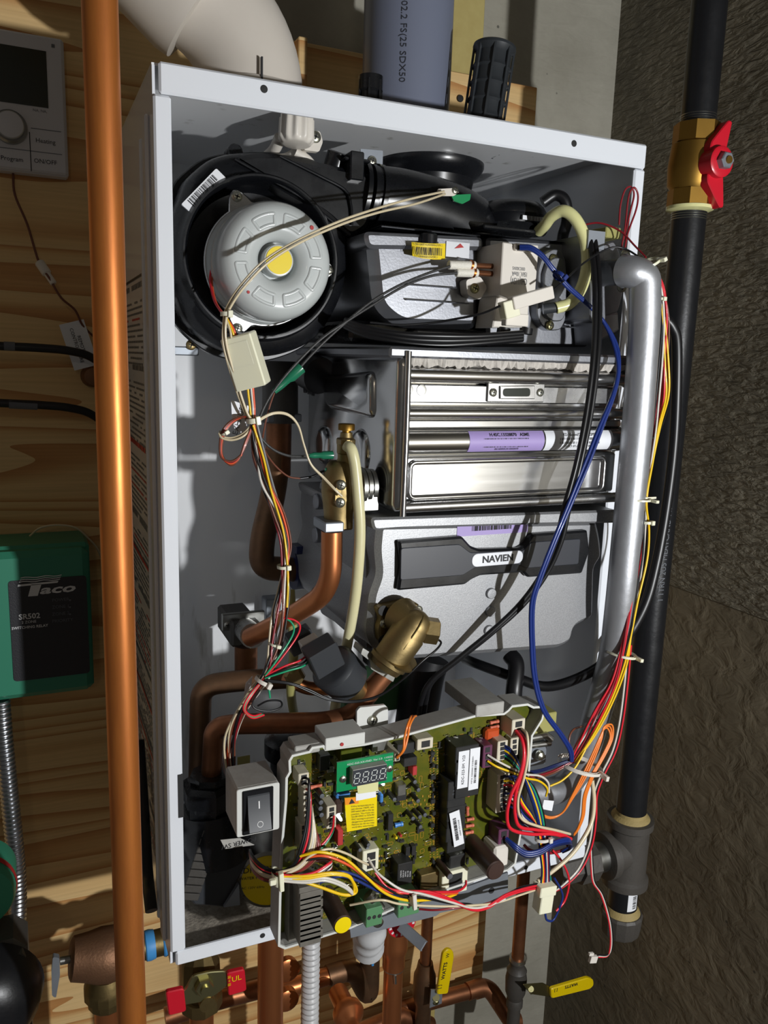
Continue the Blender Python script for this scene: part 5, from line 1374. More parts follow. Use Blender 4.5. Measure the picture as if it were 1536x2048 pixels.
# black actuator with printed top
ac = thing('valve_actuator', P(690, 1385, .0), 'black round valve actuator with a square plug housing, tilted beside the copper pipe', 'actuator')
a0 = P(640, 1330, -0.005); a1 = P(700, 1360, -0.020)
a0 = P(698, 1364, -.010); ax_ = (P(650, 1318, -.020) - a0).normalized()
MB().lathe(a0, ax_, [(-0.012, 0.0085), (-0.002, 0.0095), (0.0, 0.0160), (0.003, 0.0200), (0.026, 0.0212), (0.0285, 0.0195), (0.030, 0.017)], 36).build('actuator_drum', MAT['charcoal_plastic'], ac)
MB().lathe(a0 - ax_ * 0.014, ax_, [(-0.004, 0.0095), (0.0, 0.0112), (0.008, 0.0112), (0.010, 0.009)], 24).build('brass_neck', MAT['brass'], ac)
bxx = (P(678, 1308, -.03) - P(638, 1330, -.03)).normalized()
obox('plug_housing', P(646, 1312, -.036), (0.026, 0.026, 0.018), P(672, 1300, -.02) - P(622, 1330, -.02), ax_, MAT['charcoal_plastic'], ac, 0.001)
obox('plug', P(620, 1290, -.012), (0.016, 0.014, 0.010), P(640, 1278, -.01) - P(606, 1296, -.01), ax_, MAT['white_plastic'], ac, 0.001)
obox('actuator_frame', P(600, 1280, .004), (0.022, 0.020, 0.012), P(640, 1278, -.01) - P(606, 1296, -.01), ax_, MAT['charcoal_plastic'], ac, 0.001)
# milky drain hose from the vent
tag(tube('milky_hose', spline(px3([(694, 892, -.012), (703, 900, -.018), (710, 930, -.020), (716, 990, -.022), (720, 1060, -.022), (716, 1140, -.020), (708, 1210, -.012), (694, 1290, .0), (676, 1380, .02), (665, 1450, .03)]), 8), 0.0047, MAT['milky_hose'], None, 16, 60), 'milky plastic hose drooping from the brass air vent', 'hose')
tag(tube('milky_hose', spline(px3([(580, 1180, .06), (584, 1240, .05), (588, 1300, .05), (582, 1380, .06), (590, 1440, .08)]), 8), 0.0045, MAT['olive_conn'], None, 14, 60), 'dim yellowish hose behind the wire bundle at the left', 'hose')
# black hoses
tag(tube('black_hose', spline(px3([(1292, 636, -.010), (1304, 628, -.010), (1322, 632, -.010), (1345, 655, -.013), (1354, 700, -.015), (1350, 860, -.015), (1335, 1000, -.018), (1312, 1130, -.022), (1285, 1220, -.026), (1230, 1305, -.028), (1170, 1350, -.018), (1095, 1373, .0), (1030, 1355, .02), (960, 1330, .05), (930, 1318, .08)]), 8), 0.0052, MAT['black_rubber'], None, 16, 60), 'thick black hose looping from the gas pipe into the case', 'hose')
tag(tube('black_hose', spline(px3([(1085, 405, .06), (1110, 390, .055), (1130, 402, .05), (1134, 440, .05), (1126, 470, .05), (1124, 490, .045)]), 8), 0.0055, MAT['black_rubber'], None, 16, 60), 'black hose arching over the round pressure switch', 'hose')
tag(tube('black_hose', spline(px3([(1020, 1310, .03), (1032, 1330, .02), (1028, 1380, .01), (1026, 1420, .01)]), 8), 0.0085, MAT['black_rubber'], None, 16, 60), 'short thick black hose dropping behind the grey tray', 'hose')
tag(tube('black_duct', spline(px3([(858, 1315, .05), (845, 1360, .05), (832, 1440, .05), (825, 1500, .05)]), 8), 0.021, MAT['black_rubber'], None, 20, 60), 'wide black drain duct behind the circuit board tray', 'duct')
tag(tube('yellow_hose', spline(px3([(1078, 462, .032), (1090, 450, .020), (1104, 432, .008), (1128, 422, -.004), (1152, 440, -.012), (1170, 480, -.016), (1174, 530, -.018), (1163, 575, -.018), (1140, 606, -.016), (1112, 616, -.012)]), 8), 0.0053, MAT['yellow_hose'], None, 18, 60), 'yellow plastic hose looping beside the pressure switch', 'hose')
tag(tube('grey_nipple', px3([(1128, 613, -.014), (1086, 618, -.006)]), 0.0047, MAT['charcoal_plastic'], None, 14), 'grey hose nipple at the lower end of the yellow hose', 'nipple')
# aluminium gas pipe
gpz = thing('aluminium_pipe', P(1240, 1300, -.045), 'bent matt aluminium gas pipe along the right edge of the case', 'pipe')
tube('pipe', fillet(px3([(1246, 542, -.040), (1262, 543, -.048), (1290, 552, -.052), (1290, 640, -.052), (1274, 860, -.052), (1243, 1180, -.050), (1228, 1310, -.040), (1196, 1420, -.028), (1162, 1535, -.020), (1125, 1580, -.012), (1070, 1585, 0.0)]), 0.022, 10), 0.0137, MAT['alu_pipe'], gpz, 32)
MB().lathe(P(1246, 542, -.040), (1, -.4, 0), [(0, 0.0142), (0.0, 0.0146), (0.001, 0.0148), (0.002, 0.0142)], 30).build('seam_ring', MAT['alu_pipe'], gpz)
MB().cyl(P(1196, 548, -.020), P(1252, 543, -.044), 0.0112, 28).build('dark_sleeve', MAT['charcoal_plastic'], gpz)
q0 = P(1262, 1125, -.0585); q1 = P(1248, 1218, -.0585)
MB().prism([P(1257, 1125, -.059), P(1272, 1125, -.056), P(1262, 1220, -.056), P(1245, 1222, -.059)], (0.0, -0.0008, 0)).build('yellow_tape', MAT['yellow_paper'], gpz)
text('tape_text', '15 CK2050', P(1260, 1172, -.0605), (P(1253, 1205, -.06) - P(1262, 1140, -.06)), V((1, 0, 0)), 0.0035, MAT['black_print'], gpz)
# ================================================================== lower left corner: water pump and black duct
wp = thing('water_pump', P(520, 1830, .05), 'round grey water pump with a yellow rating sticker', 'pump')
pcn = P(572, 1760, .03)
MB().lathe((pcn.x, .10, pcn.z), (-.25, -1, 0.05), [(0, 0.0305), (0.05, 0.0305), (0.062, 0.0302), (0.070, 0.0285), (0.071, 0.0255)], 40).build('pump_body', MAT['steel'], wp)
dn = V((-.25, -1, 0.05)).normalized()
lbp = V((pcn.x, .10, pcn.z)) + dn * 0.0712
yl = MB().lathe(lbp, dn, [(0, 0.025), (0.0005, 0.025)], 40).build('rating_sticker', MAT['sticker_yellow'], wp)
ex = V((0, 0, 1)).cross(dn).normalized() * -1
ex = dn.cross(V((0, 0, 1))).normalized() * -1
upv = V((0, 0, 1))
for (t, dx, dz, h) in (('KDP-CT7', -.012, .012, .006), ('WATER PUMP', -.014, .004, .003), ('AC 120V 60Hz', -.014, -.006, .0025), ('MADE IN KOREA', -.013, -.014, .002)):
    text('sticker_text', t, lbp + dn * .0009 + ex * dx + upv * dz, ex, upv, h, MAT['black_print'], yl)
MB().prism(px3([(448, 1815), (478, 1768), (480, 1810)], .03), (0, .004, 0)).build('steel_tab', MAT['galv'], wp)
bd = thing('black_grille_box', P(420, 1840, .05), 'black angled box with a slotted grille in the lower left corner of the case', 'vent box')
gpoly = px3([(408, 1650), (445, 1672), (505, 1705), (450, 1816), (389, 1811), (367, 1785)], .035)
MB().prism([p + V((0, .06, 0)) for p in gpoly], (0, -.06, 0), .002).build('box_body', MAT['charcoal_plastic'], bd)
g0 = P(424, 1660, .033); g1 = P(377, 1800, .033); gd = (g1 - g0); gw = (P(440, 1668, .028) - P(410, 1650, .032))
for k in range(9):
    t = k / 9
    c = g0 + gd * (t + .05)
    MB().box((-gd.length / 9 * .42, -.0082, -.0012), (gd.length / 9 * .42, .0082, .0012), .0004, frame(c + V((0, -.001, 0)), gd, P(441, 1677, .033) - P(408, 1650, .033))).build('grille_slat', MAT['iron_fitting'], bd)
bt = thing('black_coupling', P(420, 1640, .06), 'large black coupling below the left copper pipe', 'coupling')
MB().lathe(P(420, 1560, .055), (0, 0, -1), [(0, .022), (0.004, 0.027), (0.018, 0.027), (0.02, 0.024), (0.045, 0.024)], 6).build('hex', MAT['black_plastic'], bt, 20)
MB().lathe(P(425, 1610, .06), (0.1, -.1, -1), [(0, .03), (0.02, 0.034), (0.05, 0.03)], 24).build('socket', MAT['black_plastic'], bt)
tag(MB().lathe(P(585, 1470, .09), (0, 0, -1), [(0, .02), (0.004, 0.028), (0.02, 0.028), (0.024, 0.022), (.06, .022)], 24).build('black_fitting', MAT['black_plastic']), 'black ring fitting under the brown copper pipe', 'fitting')
tag(pbox('yellow_label', 475, 1515, 500, 1540, .05, .051, MAT['olive_conn']), 'small yellow label behind the rocker switch', 'label')
tag(pbox('green_terminal_strip', 690, 1362, 860, 1408, .07, .10, MAT['green_term']), 'green and white terminal strip behind the tray top', 'terminal strip')
# ================================================================== control board in its grey tray
YB = -0.045            # face of the circuit board
YL = -0.062            # front lip of the tray
cb = thing('control_board', P(800, 1880, -.03), 'control circuit board crowded with relays and capacitors in a grey tray', 'circuit board')
lip = [(556, 1893), (558, 1800), (562, 1690), (570, 1600), (571, 1556), (578, 1544), (577, 1522), (584, 1510), (618, 1502), (624, 1494), (648, 1490), (653, 1497), (730, 1487), (798, 1472), (952, 1430), (1008, 1426), (1016, 1420), (1024, 1411), (1056, 1407), (1068, 1413), (1085, 1412), (1091, 1420), (1086, 1440), (1066, 1472), (1060, 1540), (1048, 1640), (1032, 1728), (1016, 1742), (934, 1768), (820, 1806), (701, 1858), (570, 1899)]
lp3 = [P(u, v, YL) for u, v in lip]
zc = sum(lp3, V()) / len(lp3)
ins = inset(lp3[::-1] if True else lp3, V((0, -1, 0)), 0.0022)
def ccw(poly, dn):
    nrm = V((0, 0, 0))
    for i in range(len(poly)): nrm += poly[i].cross(poly[(i + 1) % len(poly)])
    return poly if nrm.dot(dn) > 0 else poly[::-1]
o_ = ccw(lp3, V((0, -1, 0))); i_ = inset(o_, V((0, -1, 0)), 0.0020)
dy = lambda ps, y: [V((p.x, y, p.z)) for p in ps]
tray = MB().rings([dy(o_, YL + .002), dy(o_, -0.038), dy(i_, -0.038), dy(i_, YL + .002)], closed=True).build('tray', MAT['grey_plastic'], cb, 30)
MB().rings([dy(o_, YL), dy(o_, YL + .003), dy(i_, YL + .003), dy(i_, YL)], closed=True).build('tray_lip', MAT['grey_lip'], tray, 30)
MB().prism(dy(i_, -0.038), (0, -0.002, 0)).build('tray_back', MAT['grey_plastic'], tray)
pcbp = [p for p in dy(inset(o_, V((0, -1, 0)), 0.003), YB + .0016)]
pcb = MB().prism(pcbp, (0, -0.0016, 0)).build('circuit_board', MAT['pcb_green'], cb)
# tray blocks on the top edge
def tblock(u0, v0, u1, v1, yf, yb, b=0.0008): return pbox('tray_block', u0, v0, u1, v1, yf, yb, MAT['grey_plastic'], tray, b)
tb1 = pbox('tray_block', 651, 1478, 730, 1488, YL - .001, -0.036, MAT['grey_lip'], tray, 0.0006)
q = P(684, 1489, YL - .0015); MB().lathe(q, (0, -1, 0), [(0, .0016), (.0004, .0014)], 12).build('paint_dot', MAT['red_print'], tb1)
tblock(590, 1494, 640, 1504, YL + .004, -0.038)
MB().prism(roundpoly(px3([(714, 1462), (714, 1422), (720, 1415), (770, 1410), (776, 1416), (776, 1452)], -0.030), 0.001), (0, 0.003, 0), 0).build('screw_tab', MAT['grey_lip'], tray)
screw('screw', P(745, 1441, -0.0305), (0, -1, 0), 0.0046, MAT['screw_metal'], tray)
tblock(953, 1412, 1008, 1426, YL - .001, -0.004)
# bottom metal strip
st = MB().prism(px3([(700, 1858), (842, 1806), (930, 1775), (1016, 1745), (1016, 1790), (975, 1806), (880, 1826), (872, 1832), (702, 1876)], -0.052), (0, 0.002, 0)).build('metal_strip', MAT['galv'], cb)
screw('screw', P(757, 1845, -0.0525), (0, -1, 0), 0.0046, MAT['screw_metal'], st)
MB().lathe(P(983, 1781, -.0521), (0, -1, 0), [(0, .0032), (.0004, .003)], 16).build('strip_hole', MAT['slot'], st)
# right hand steel mounting bracket on the case
mb_ = thing('board_bracket', P(1090, 1480, -.02), 'steel fork bracket with a ball stud beside the tray', 'bracket')
MB().tube(px3([(1050, 1478, -.03), (1090, 1470, -.03), (1102, 1478, -.03)]), 0.0038, 12).build('rod', MAT['steel'], mb_)
MB().tube(px3([(1052, 1492, -.03), (1100, 1486, -.03)]), 0.003, 12).build('rod', MAT['steel'], mb_)
pbox('plate', 1062, 1490, 1092, 1528, -.028, -.02, MAT['galv'], mb_, .001)
MB().lathe(P(1076, 1508, -.030), (0, -1, 0), [(0, .004), (.003, .0052), (.006, .004), (.0075, .001)], 18).build('ball_stud', MAT['screw_metal'], mb_)
tag(pbox('olive_plug', 1068, 1432, 1112, 1462, -.03, -.005, MAT['olive_conn'], None, .001), 'translucent olive plug behind the tray corner', 'connector')

def comp(name, u0, v0, u1, v1, h, m, b=0.0005, parent=cb):
    return pbox(name, u0, v0, u1, v1, YB - h, YB, MAT[m], parent, b)
# ---- black relays
relay_texts = []
for k in range(4):
    v0 = 1496 + k * 23.5
    comp('relay', 912, v0, 957, v0 + 22.6, 0.021, 'relay_black', 0.0006)
r_ = comp('relay', 897, 1566, 932, 1595, 0.019, 'relay_black', 0.0006)
for k, (t, h) in enumerate((('Panasonic', .0020), ('JS1aF-B-24V', .0014), ('10A', .0014))):
    text('printed_text', t, P(915, 1587 - k * 7, YB - .0193), (-1, 0, 0), (0, 0, -1), h, MAT['grey_print'], r_)
for k in range(5):
    v0 = 1597 + k * 20.6
    if k == 3: continue
    comp('relay', 895, v0, 930, v0 + 19.6, 0.016 + (0.001 if k % 2 else 0), 'relay_black', 0.0006)
comp('relay', 893, 1659, 927, 1678, 0.0165, 'relay_black', 0.0006)
l1 = pbox('white_label', 918, 1504, 935, 1574, YB - .0216, YB - .0208, MAT['paper'], cb)
text('label_text', 'KDC-323-5M  V23', P(927, 1540, YB - .0219), (0, 0, 1), (-1, 0, 0), 0.0026, MAT['black_print'], l1)
l2 = pbox('white_label', 941, 1498, 956, 1577, YB - .0216, YB - .0208, MAT['paper'], cb)
bars('barcode', P(951, 1543, YB - .0219), (0, 0, 1), (-1, 0, 0), 0.022, 0.0022, MAT['black_print'], l2, 30, 41)
text('label_text', 'M.P.N. KI00000012CKB0001', P(945, 1540, YB - .0219), (0, 0, 1), (-1, 0, 0), 0.0013, MAT['black_print'], l2, w=.026)
lx = P(905, 1624, YB - .0185); 
cs = px3([(898, 1627), (918, 1619), (928, 1686), (908, 1694)], YB - .0185)
l3 = MB().prism(cs, (0, -.0005, 0)).build('white_label', MAT['paper'], cb)
ay = (cs[1] - cs[2]).normalized(); axx = (cs[1] - cs[0]).normalized(); cc_ = sum(cs, V()) / 4 + V((0, -.0008, 0))
bars('barcode', cc_ + axx * -.001, ay, axx, 0.023, 0.0032, MAT['black_print'], l3, 30, 42)
text('label_text', 'KDMS-323-CCKB', cc_ + axx * .0026, ay, axx, 0.0014, MAT['black_print'], l3, w=.016)
sr = comp('relay', 796, 1730, 824, 1766, 0.016, 'relay_black', .0006)
for k in range(5):
    text('printed_text', ('OMRON', 'G5LA-14', '24VDC', '10A 120', 'CHINA')[k], P(802 + k * 4.6, 1748, YB - .0163), (0, 0, 1), (-1, 0, 0), 0.0013, MAT['white_print'], sr)
# ---- electrolytic capacitors (round, standing)
def ecap(u, v, h, rpx, m='cap_brown', top='cap_top', name='capacitor'):
    t = P(u, v, YB - h); r = rpx / scale(u, v, YB - h)
    o = MB().lathe((t.x, YB, t.z), (0, -1, 0), [(0, r), (h * .1, r), (h - r * .12, r), (h, r * .88)], 24).build(name, MAT[m], cb)
    MB().lathe((t.x, YB - h, t.z), (0, -1, 0), [(0, r * .88), (0.0003, r * .88), (.0004, r * .5)], 24).build('capacitor_top', MAT[top], o)
    return o
ecap(992, 1742, 0.045, 20.5, top='cap_brown')
ecap(686, 1850, 0.042, 20, top='sticker_yellow')
ecap(900, 1753, 0.024, 6.8)
for (u, v) in ((830, 1564), (837, 1580), (789, 1599), (836, 1602), (826, 1637), (840, 1634), (850, 1630), (841, 1654)):
    ecap(u, v, 0.0125, 4.6, 'relay_black')
for (u, v) in ((644, 1592), (642, 1605), (641, 1617), (643, 1630)):
    ecap(u, v, 0.0135, 5.2, 'relay_black')
for (u, v) in ((737, 1690), (700, 1710), (735, 1697), (667, 1790), (720, 1700)):
    ecap(u, v, 0.011, 4.2, 'relay_black')
# ---- axial resistors and small parts
def axial(u0, v0, u1, v1, m, r=0.0013, h=0.004):
    a = P(u0, v0, YB - h); b_ = P(u1, v1, YB - h); L = (b_ - a).length
    o = MB().lathe(a, b_ - a, [(0, r * .5), (L * .06, r), (L * .28, r), (L * .32, r * .82), (L * .68, r * .82), (L * .72, r), (L * .94, r), (L, r * .5)], 14).build('resistor', MAT[m], cb)
    MB().tube([V((a.x, YB, a.z)), a, b_, V((b_.x, YB, b_.z))], 0.0003, 6).build('resistor_lead', MAT['solder_dot'], o)
for (a) in ((979, 1446, 998, 1442), (979, 1456, 998, 1452), (936, 1574, 936, 1593), (935, 1613, 935, 1631), (932, 1640, 948, 1637), (930, 1653, 948, 1650), (929, 1667, 947, 1663), (618, 1576, 644, 1569)):
    axial(*a, 'resistor', 0.0017)
comp('film_capacitor', 973, 1461, 1000, 1478, 0.008, 'orange_cap', 0.002)
comp('film_capacitor', 990, 1697, 1017, 1732, 0.022, 'white_plastic', 0.002)
comp('blue_resistor_network', 673, 1590, 701, 1602, 0.008, 'blue_part', 0.001)
comp('disc_capacitor', 761, 1590, 767, 1606, 0.008, 'blue_part', 0.001)
axial(788, 1651, 806, 1647, 'blue_part', 0.0022)
comp('film_capacitor', 668, 1604, 690, 1630, 0.012, 'cap_brown', 0.003)
comp('power_transistor', 796, 1572, 812, 1590, 0.008, 'steel', 0.0005)
comp('transistor_tab', 794, 1588, 813, 1600, 0.006, 'relay_black', 0.0005)
comp('power_transistor', 808, 1518, 834, 1530, 0.012, 'relay_black', 0.0005)
comp('bridge_rectifier', 795, 1490, 830, 1505, 0.008, 'relay_black', 0.0005)
comp('power_transistor', 640, 1512, 660, 1540, 0.010, 'relay_black', 0.0005)
comp('transistor_tab', 655, 1535, 668, 1544, 0.010, 'steel', 0.0003)
comp('metal_resistor', 745, 1478, 775, 1500, 0.010, 'steel', 0.0006)
comp('fuse_holder', 842, 1752, 884, 1772, 0.010, 'brass', 0.0006)
comp('diode_pack', 900, 1715, 930, 1745, 0.012, 'relay_black', 0.001)
comp('fuse', 676, 1662, 686, 1690, 0.010, 'red_print', 0.0004)
comp('fuse', 826, 1534, 834, 1550, 0.010, 'red_print', 0.0004)
for (u, v, m) in ((802, 1672, 'red_print'), (793, 1676, 'yellow_paper')):
    ecap(u, v, 0.005, 2.8, m, m, 'indicator_lamp')
for (u, v) in ((683, 1641), (768, 1570)):
    t = P(u, v, YB - .012); MB().lathe((t.x, YB, t.z), (0, -1, 0), [(0, .0018), (.0105, .0013), (.0115, .001), (.012, .0004)], 16).build('lit_indicator', MAT['led'], cb)
# coil spring fuse clip
MB().lathe(P(736, 1788, YB - .014), (.5, -.3, -.6), [(0, .0055), (.002, .0075), (.004, .0055), (.006, .0075), (.008, .0055), (.018, .0035)], 20).build('metal_post', MAT['steel'], cb)
# heat sink
hs = comp('heat_sink', 578, 1768, 640, 1880, 0.012, 'heatsink', 0.0004)
comp('heat_sink_spine', 622, 1790, 628, 1876, 0.030, 'heatsink', 0.0004, hs)
for k in range(10):
    v0 = 1789 + k * 10.2
    comp('fin', 600, v0, 646 - (k % 2) * 4, v0 + 3.4, 0.031, 'heatsink', 0.0003, hs)
comp('heat_sink_cap', 598, 1778, 640, 1787, 0.030, 'heatsink', 0.0005, hs)
# ---- plug sockets
def sock(u0, v0, u1, v1, h, m, holes=3):
    o = comp('socket', u0, v0, u1, v1, h, m, 0.0006)
    n = holes
    for k in range(n):
        va = v0 + (v1 - v0) * (k + .2) / n; vb = v0 + (v1 - v0) * (k + .8) / n
        pbox('socket_hole', u0 + (u1 - u0) * .28, va, u0 + (u1 - u0) * .8, vb, YB - h - .0003, YB - h + .002, MAT['slot'], o)
    return o
sock(597, 1549, 618, 1570, 0.016, 'beige_conn', 2); sock(607, 1582, 621, 1648, 0.015, 'beige_conn', 7)
sock(600, 1650, 616, 1700, 0.014, 'beige_conn', 5)
sock(1025, 1441, 1049, 1471, 0.020, 'beige_conn', 2); sock(996, 1484, 1014, 1519, 0.018, 'beige_conn', 4)
sock(967, 1493, 983, 1534, 0.018, 'maroon_conn', 3); sock(996, 1550, 1015, 1622, 0.018, 'beige_conn', 8)
sock(998, 1661, 1017, 1691, 0.018, 'maroon_conn', 2); sock(1022, 1478, 1036, 1510, 0.010, 'beige_conn', 3)
sock(835, 1480, 866, 1496, 0.012, 'beige_conn', 1); sock(654, 1614, 672, 1655, 0.016, 'beige_conn', 4)
sock(726, 1704, 757, 1738, 0.014, 'nylon', 2); sock(885, 1748, 934, 1781, 0.016, 'nylon', 2); sock(790, 1508, 800, 1522, 0.024, 'beige_conn', 2)
comp('ribbon_socket', 682, 1503, 724, 1519, 0.014, 'pcb_green', .0005)
comp('header_pins', 777, 1630, 786, 1660, 0.006, 'relay_black', .0003)
comp('integrated_circuit', 718, 1716, 736, 1730, 0.004, 'relay_black', .0003); comp('integrated_circuit', 812, 1696, 820, 1712, 0.006, 'relay_black', .0003); comp('integrated_circuit', 824, 1694, 832, 1710, 0.006, 'relay_black', .0003)
for k in range(10):
    v = 1505 + k * 24
    comp('diode', 862 + (k % 2) * 3, v, 870 + (k % 3), v + 6, 0.004, 'relay_black', .0005)
# ---- green screw terminals
for (u0, v0, u1, v1, hw) in ((733, 1820, 764, 1848, 0.028), (797, 1800, 838, 1826, 0.022)):
    t_ = comp('screw_terminal', u0, v0, u1, v1, hw, 'green_term', .0006)
    for k in range(3):
        u = u0 + (u1 - u0) * (k + .5) / 3; v = (v0 + v1) / 2 - (u - (u0 + u1) / 2) * 0.2
        MB().lathe(P(u, v, YB - hw), (0, -1, 0), [(0, .0018), (.0003, .0017)], 14).build('terminal_hole', MAT['slot'], t_)
        a = P(u, v0 - 2, YB - hw * .8); box('terminal_screw', a + V((-.0022, -.004, -.001)), a + V((.0022, .012, .0012)), MAT['green_term'], t_, .0004)
# ---- display board
YD = -0.074
dq = px3([(673, 1528), (787, 1503), (785, 1562), (674, 1586)], YD)
dx0, dx1 = (dq[0].x + dq[3].x) / 2, (dq[1].x + dq[2].x) / 2
dz1, dz0 = (dq[0].z + dq[1].z) / 2, (dq[2].z + dq[3].z) / 2
db = box('display_board', (dx0, YD, dz0), (dx1, YD + .0016, dz1), MAT['pcb_bright_green'], cb)
text('board_text', 'KDC-323-XX-FND  Ver 1.0  110222', ((dx0 + dx1) / 2 + .004, YD - .0003, dz1 - .0032), (1, 0, 0), (0, 0, 1), 0.0016, MAT['white_print'], db, w=.040)
text('board_text', 'Rev001.G', (dx1 - .004, YD - .0003, dz1 - .0058), (1, 0, 0), (0, 0, 1), 0.0011, MAT['white_print'], db)
for (u, v) in ((686, 1558), (779, 1537)):
    screw('screw', P(u, v, YD), (0, -1, 0), 0.0030, MAT['screw_metal'], db)
d0 = P(706, 1551, YD - .008); d1 = P(774, 1552, YD - .008)
zd1 = P(740, 1535, YD - .008).z; zd0 = P(740, 1568, YD - .008).z
box('display_block', (d0.x, YD - .0076, zd0), (d1.x, YD, zd1), MAT['grey_plastic'], db, .0003)
dsp = box('display_face', (d0.x + .0004, YD - .008, zd0 + .0004), (d1.x - .0004, YD - .0076, zd1 - .0004), MAT['nameplate'], db)
dwid = (d1.x - d0.x) / 4; dh = zd1 - zd0
for k in range(4):
    cxd = d0.x + dwid * (k + .46); m = MB(); sw = dwid * .30; sh = dh * .30; t_ = .00032
    y0 = YD - .0083
    zcd = (zd0 + zd1) / 2
    def seg(xa, za, xb, zb_):
        sl = 0.12
        if abs(xa - xb) > abs(za - zb_):
            m.add([(xa + t_ * 2 + sl * (za - zcd), y0, za - t_), (xb - t_ * 2 + sl * (za - zcd), y0, za - t_), (xb - t_ * 2 + sl * (za - zcd), y0, za + t_), (xa + t_ * 2 + sl * (za - zcd), y0, za + t_)], [(0, 1, 2, 3)])
        else:
            m.add([(xa - t_ + sl * (za - zcd), y0, za + t_ * 2), (xa + t_ + sl * (za - zcd), y0, za + t_ * 2), (xa + t_ + sl * (zb_ - zcd), y0, zb_ - t_ * 2), (xa - t_ + sl * (zb_ - zcd), y0, zb_ - t_ * 2)], [(0, 1, 2, 3)])
    L_, R_ = cxd - sw, cxd + sw
    seg(L_, zcd + sh, R_, zcd + sh); seg(L_, zcd, R_, zcd); seg(L_, zcd - sh, R_, zcd - sh)
    seg(L_, zcd, L_, zcd + sh); seg(R_, zcd, R_, zcd + sh); seg(L_, zcd - sh, L_, zcd); seg(R_, zcd - sh, R_, zcd)
    m.add([(R_ + .0009, y0, zcd - sh - t_), (R_ + .0016, y0, zcd - sh - t_), (R_ + .0016, y0, zcd - sh + t_), (R_ + .0009, y0, zcd - sh + t_)], [(0, 1, 2, 3)])
    m.build('digit', MAT['segment'], dsp, 0)
MB().prism(px3([(714, 1571), (757, 1561), (756, 1582), (716, 1588)], YD - .001), (0, .0006, 0)).build('ribbon_tab', MAT['yellow_hose'], db)
rbn = MB().prism(px3([(712, 1586), (752, 1578), (752, 1594), (712, 1602)], YD + .002), (0, .0006, 0)).build('ribbon_cable', MAT['paper'], db)
# warning card
wq = px3([(689, 1596), (754, 1590), (754, 1652), (694, 1664)], -0.060)
wcard = MB().prism(wq, (0, .0005, 0)).build('warning_card', MAT['sticker_yellow'], cb)
m = MB().add([wq[0].lerp(wq[0], 1), wq[0].lerp(wq[1], .42), wq[0].lerp(wq[1], .42).lerp(wq[3].lerp(wq[2], .42), .2), wq[0].lerp(wq[3], .2)], [(0, 1, 2, 3)])
m.v = [(x, y - .0004, z) for x, y, z in m.v]; m.build('card_header', MAT['orange_label'], wcard, 0)
tri = [wq[0].lerp(wq[1], a).lerp(wq[3].lerp(wq[2], a), b) + V((0, -.0008, 0)) for a, b in ((.12, .18), (.30, .16), (.21, .03))]
MB().add(tri, [(0, 1, 2)]).build('warning_triangle', MAT['black_print'], wcard, 0)
xx = (wq[1] - wq[0]).normalized(); yy_ = V((0, -1, 0)).cross(xx) * -1
lines = ('If the temperature is', 'set above 140\'F, set', 'DIP switch #8 to the up', 'position. You must use', 'Sch 80 CPVC or SCH 40', 'PVC venting to prevent', 'dangerous operation.', 'Failure to do so may', 'void the warranty.')
for k, t in enumerate(lines):
    b_ = .27 + k * .08
    p = wq[0].lerp(wq[1], .54).lerp(wq[3].lerp(wq[2], .54), b_) + V((0, -.0008, 0))
    text('card_text', t, p, xx, V((0, 0, 1)), 0.00150, MAT['black_print'], wcard, w=.0205)
# ---- tiny parts and printed outlines, too many to name
rr = random.Random(12)
dots = MB(); smd = MB(); prints = MB(); leads = MB(); tracks = MB()
def inboard(u, v):
    top = 1515 - (u - 585) * 0.19; bot = 1880 - (u - 575) * 0.31
    return 580 < u < 1040 and top + 8 < v < bot - 10
for k in range(1500):
    u = rr.uniform(585, 1035); v = rr.uniform(1430, 1880)
    if not inboard(u, v): continue
    p = P(u, v, YB)
    if 935 < u and 1560 < v: continue
    c = rr.random()
    if c < .30:
        w, h = rr.choice(((.0016, .0008), (.0008, .0016), (.0022, .0010), (.001, .003)))
        smd.box((p.x - w, YB - rr.uniform(.0008, .003), p.z - h), (p.x + w, YB, p.z + h))
    elif c < .62:
        dots.lathe((p.x, YB, p.z), (0, -1, 0), [(0, .0007), (.0006, .0006), (.001, .0002)], 6)
    elif c < .85:
        w, h = rr.choice(((.003, .0014), (.0014, .003), (.002, .002)))
        t_ = .00022
        for (xa, za, xb, zb_) in ((-w, h, w, h), (-w, -h, w, -h), (-w, -h, -w, h), (w, -h, w, h)):
            prints.add([(p.x + xa - t_, YB - .0002, p.z + za - t_), (p.x + xb + t_, YB - .0002, p.z + za - t_), (p.x + xb + t_, YB - .0002, p.z + zb_ + t_), (p.x + xa - t_, YB - .0002, p.z + zb_ + t_)], [(0, 1, 2, 3)])
    else:
        leads.tube([V((p.x, YB, p.z)), V((p.x, YB - .003, p.z)), V((p.x + .004, YB - .003, p.z + .0004)), V((p.x + .004, YB, p.z + .0004))], .0005, 5)
for k in range(60):
    u = rr.uniform(600, 930); v = rr.uniform(1500, 1840)
    if not inboard(u, v): continue
    p = P(u, v, YB); L = rr.uniform(.006, .03)
    if rr.random() < .5: tracks.add([(p.x, YB - .0001, p.z), (p.x + L, YB - .0001, p.z), (p.x + L, YB - .0001, p.z + .0006), (p.x, YB - .0001, p.z + .0006)], [(0, 1, 2, 3)])
    else: tracks.add([(p.x, YB - .0001, p.z), (p.x, YB - .0001, p.z - L), (p.x + .0006, YB - .0001, p.z - L), (p.x + .0006, YB - .0001, p.z)], [(0, 1, 2, 3)])
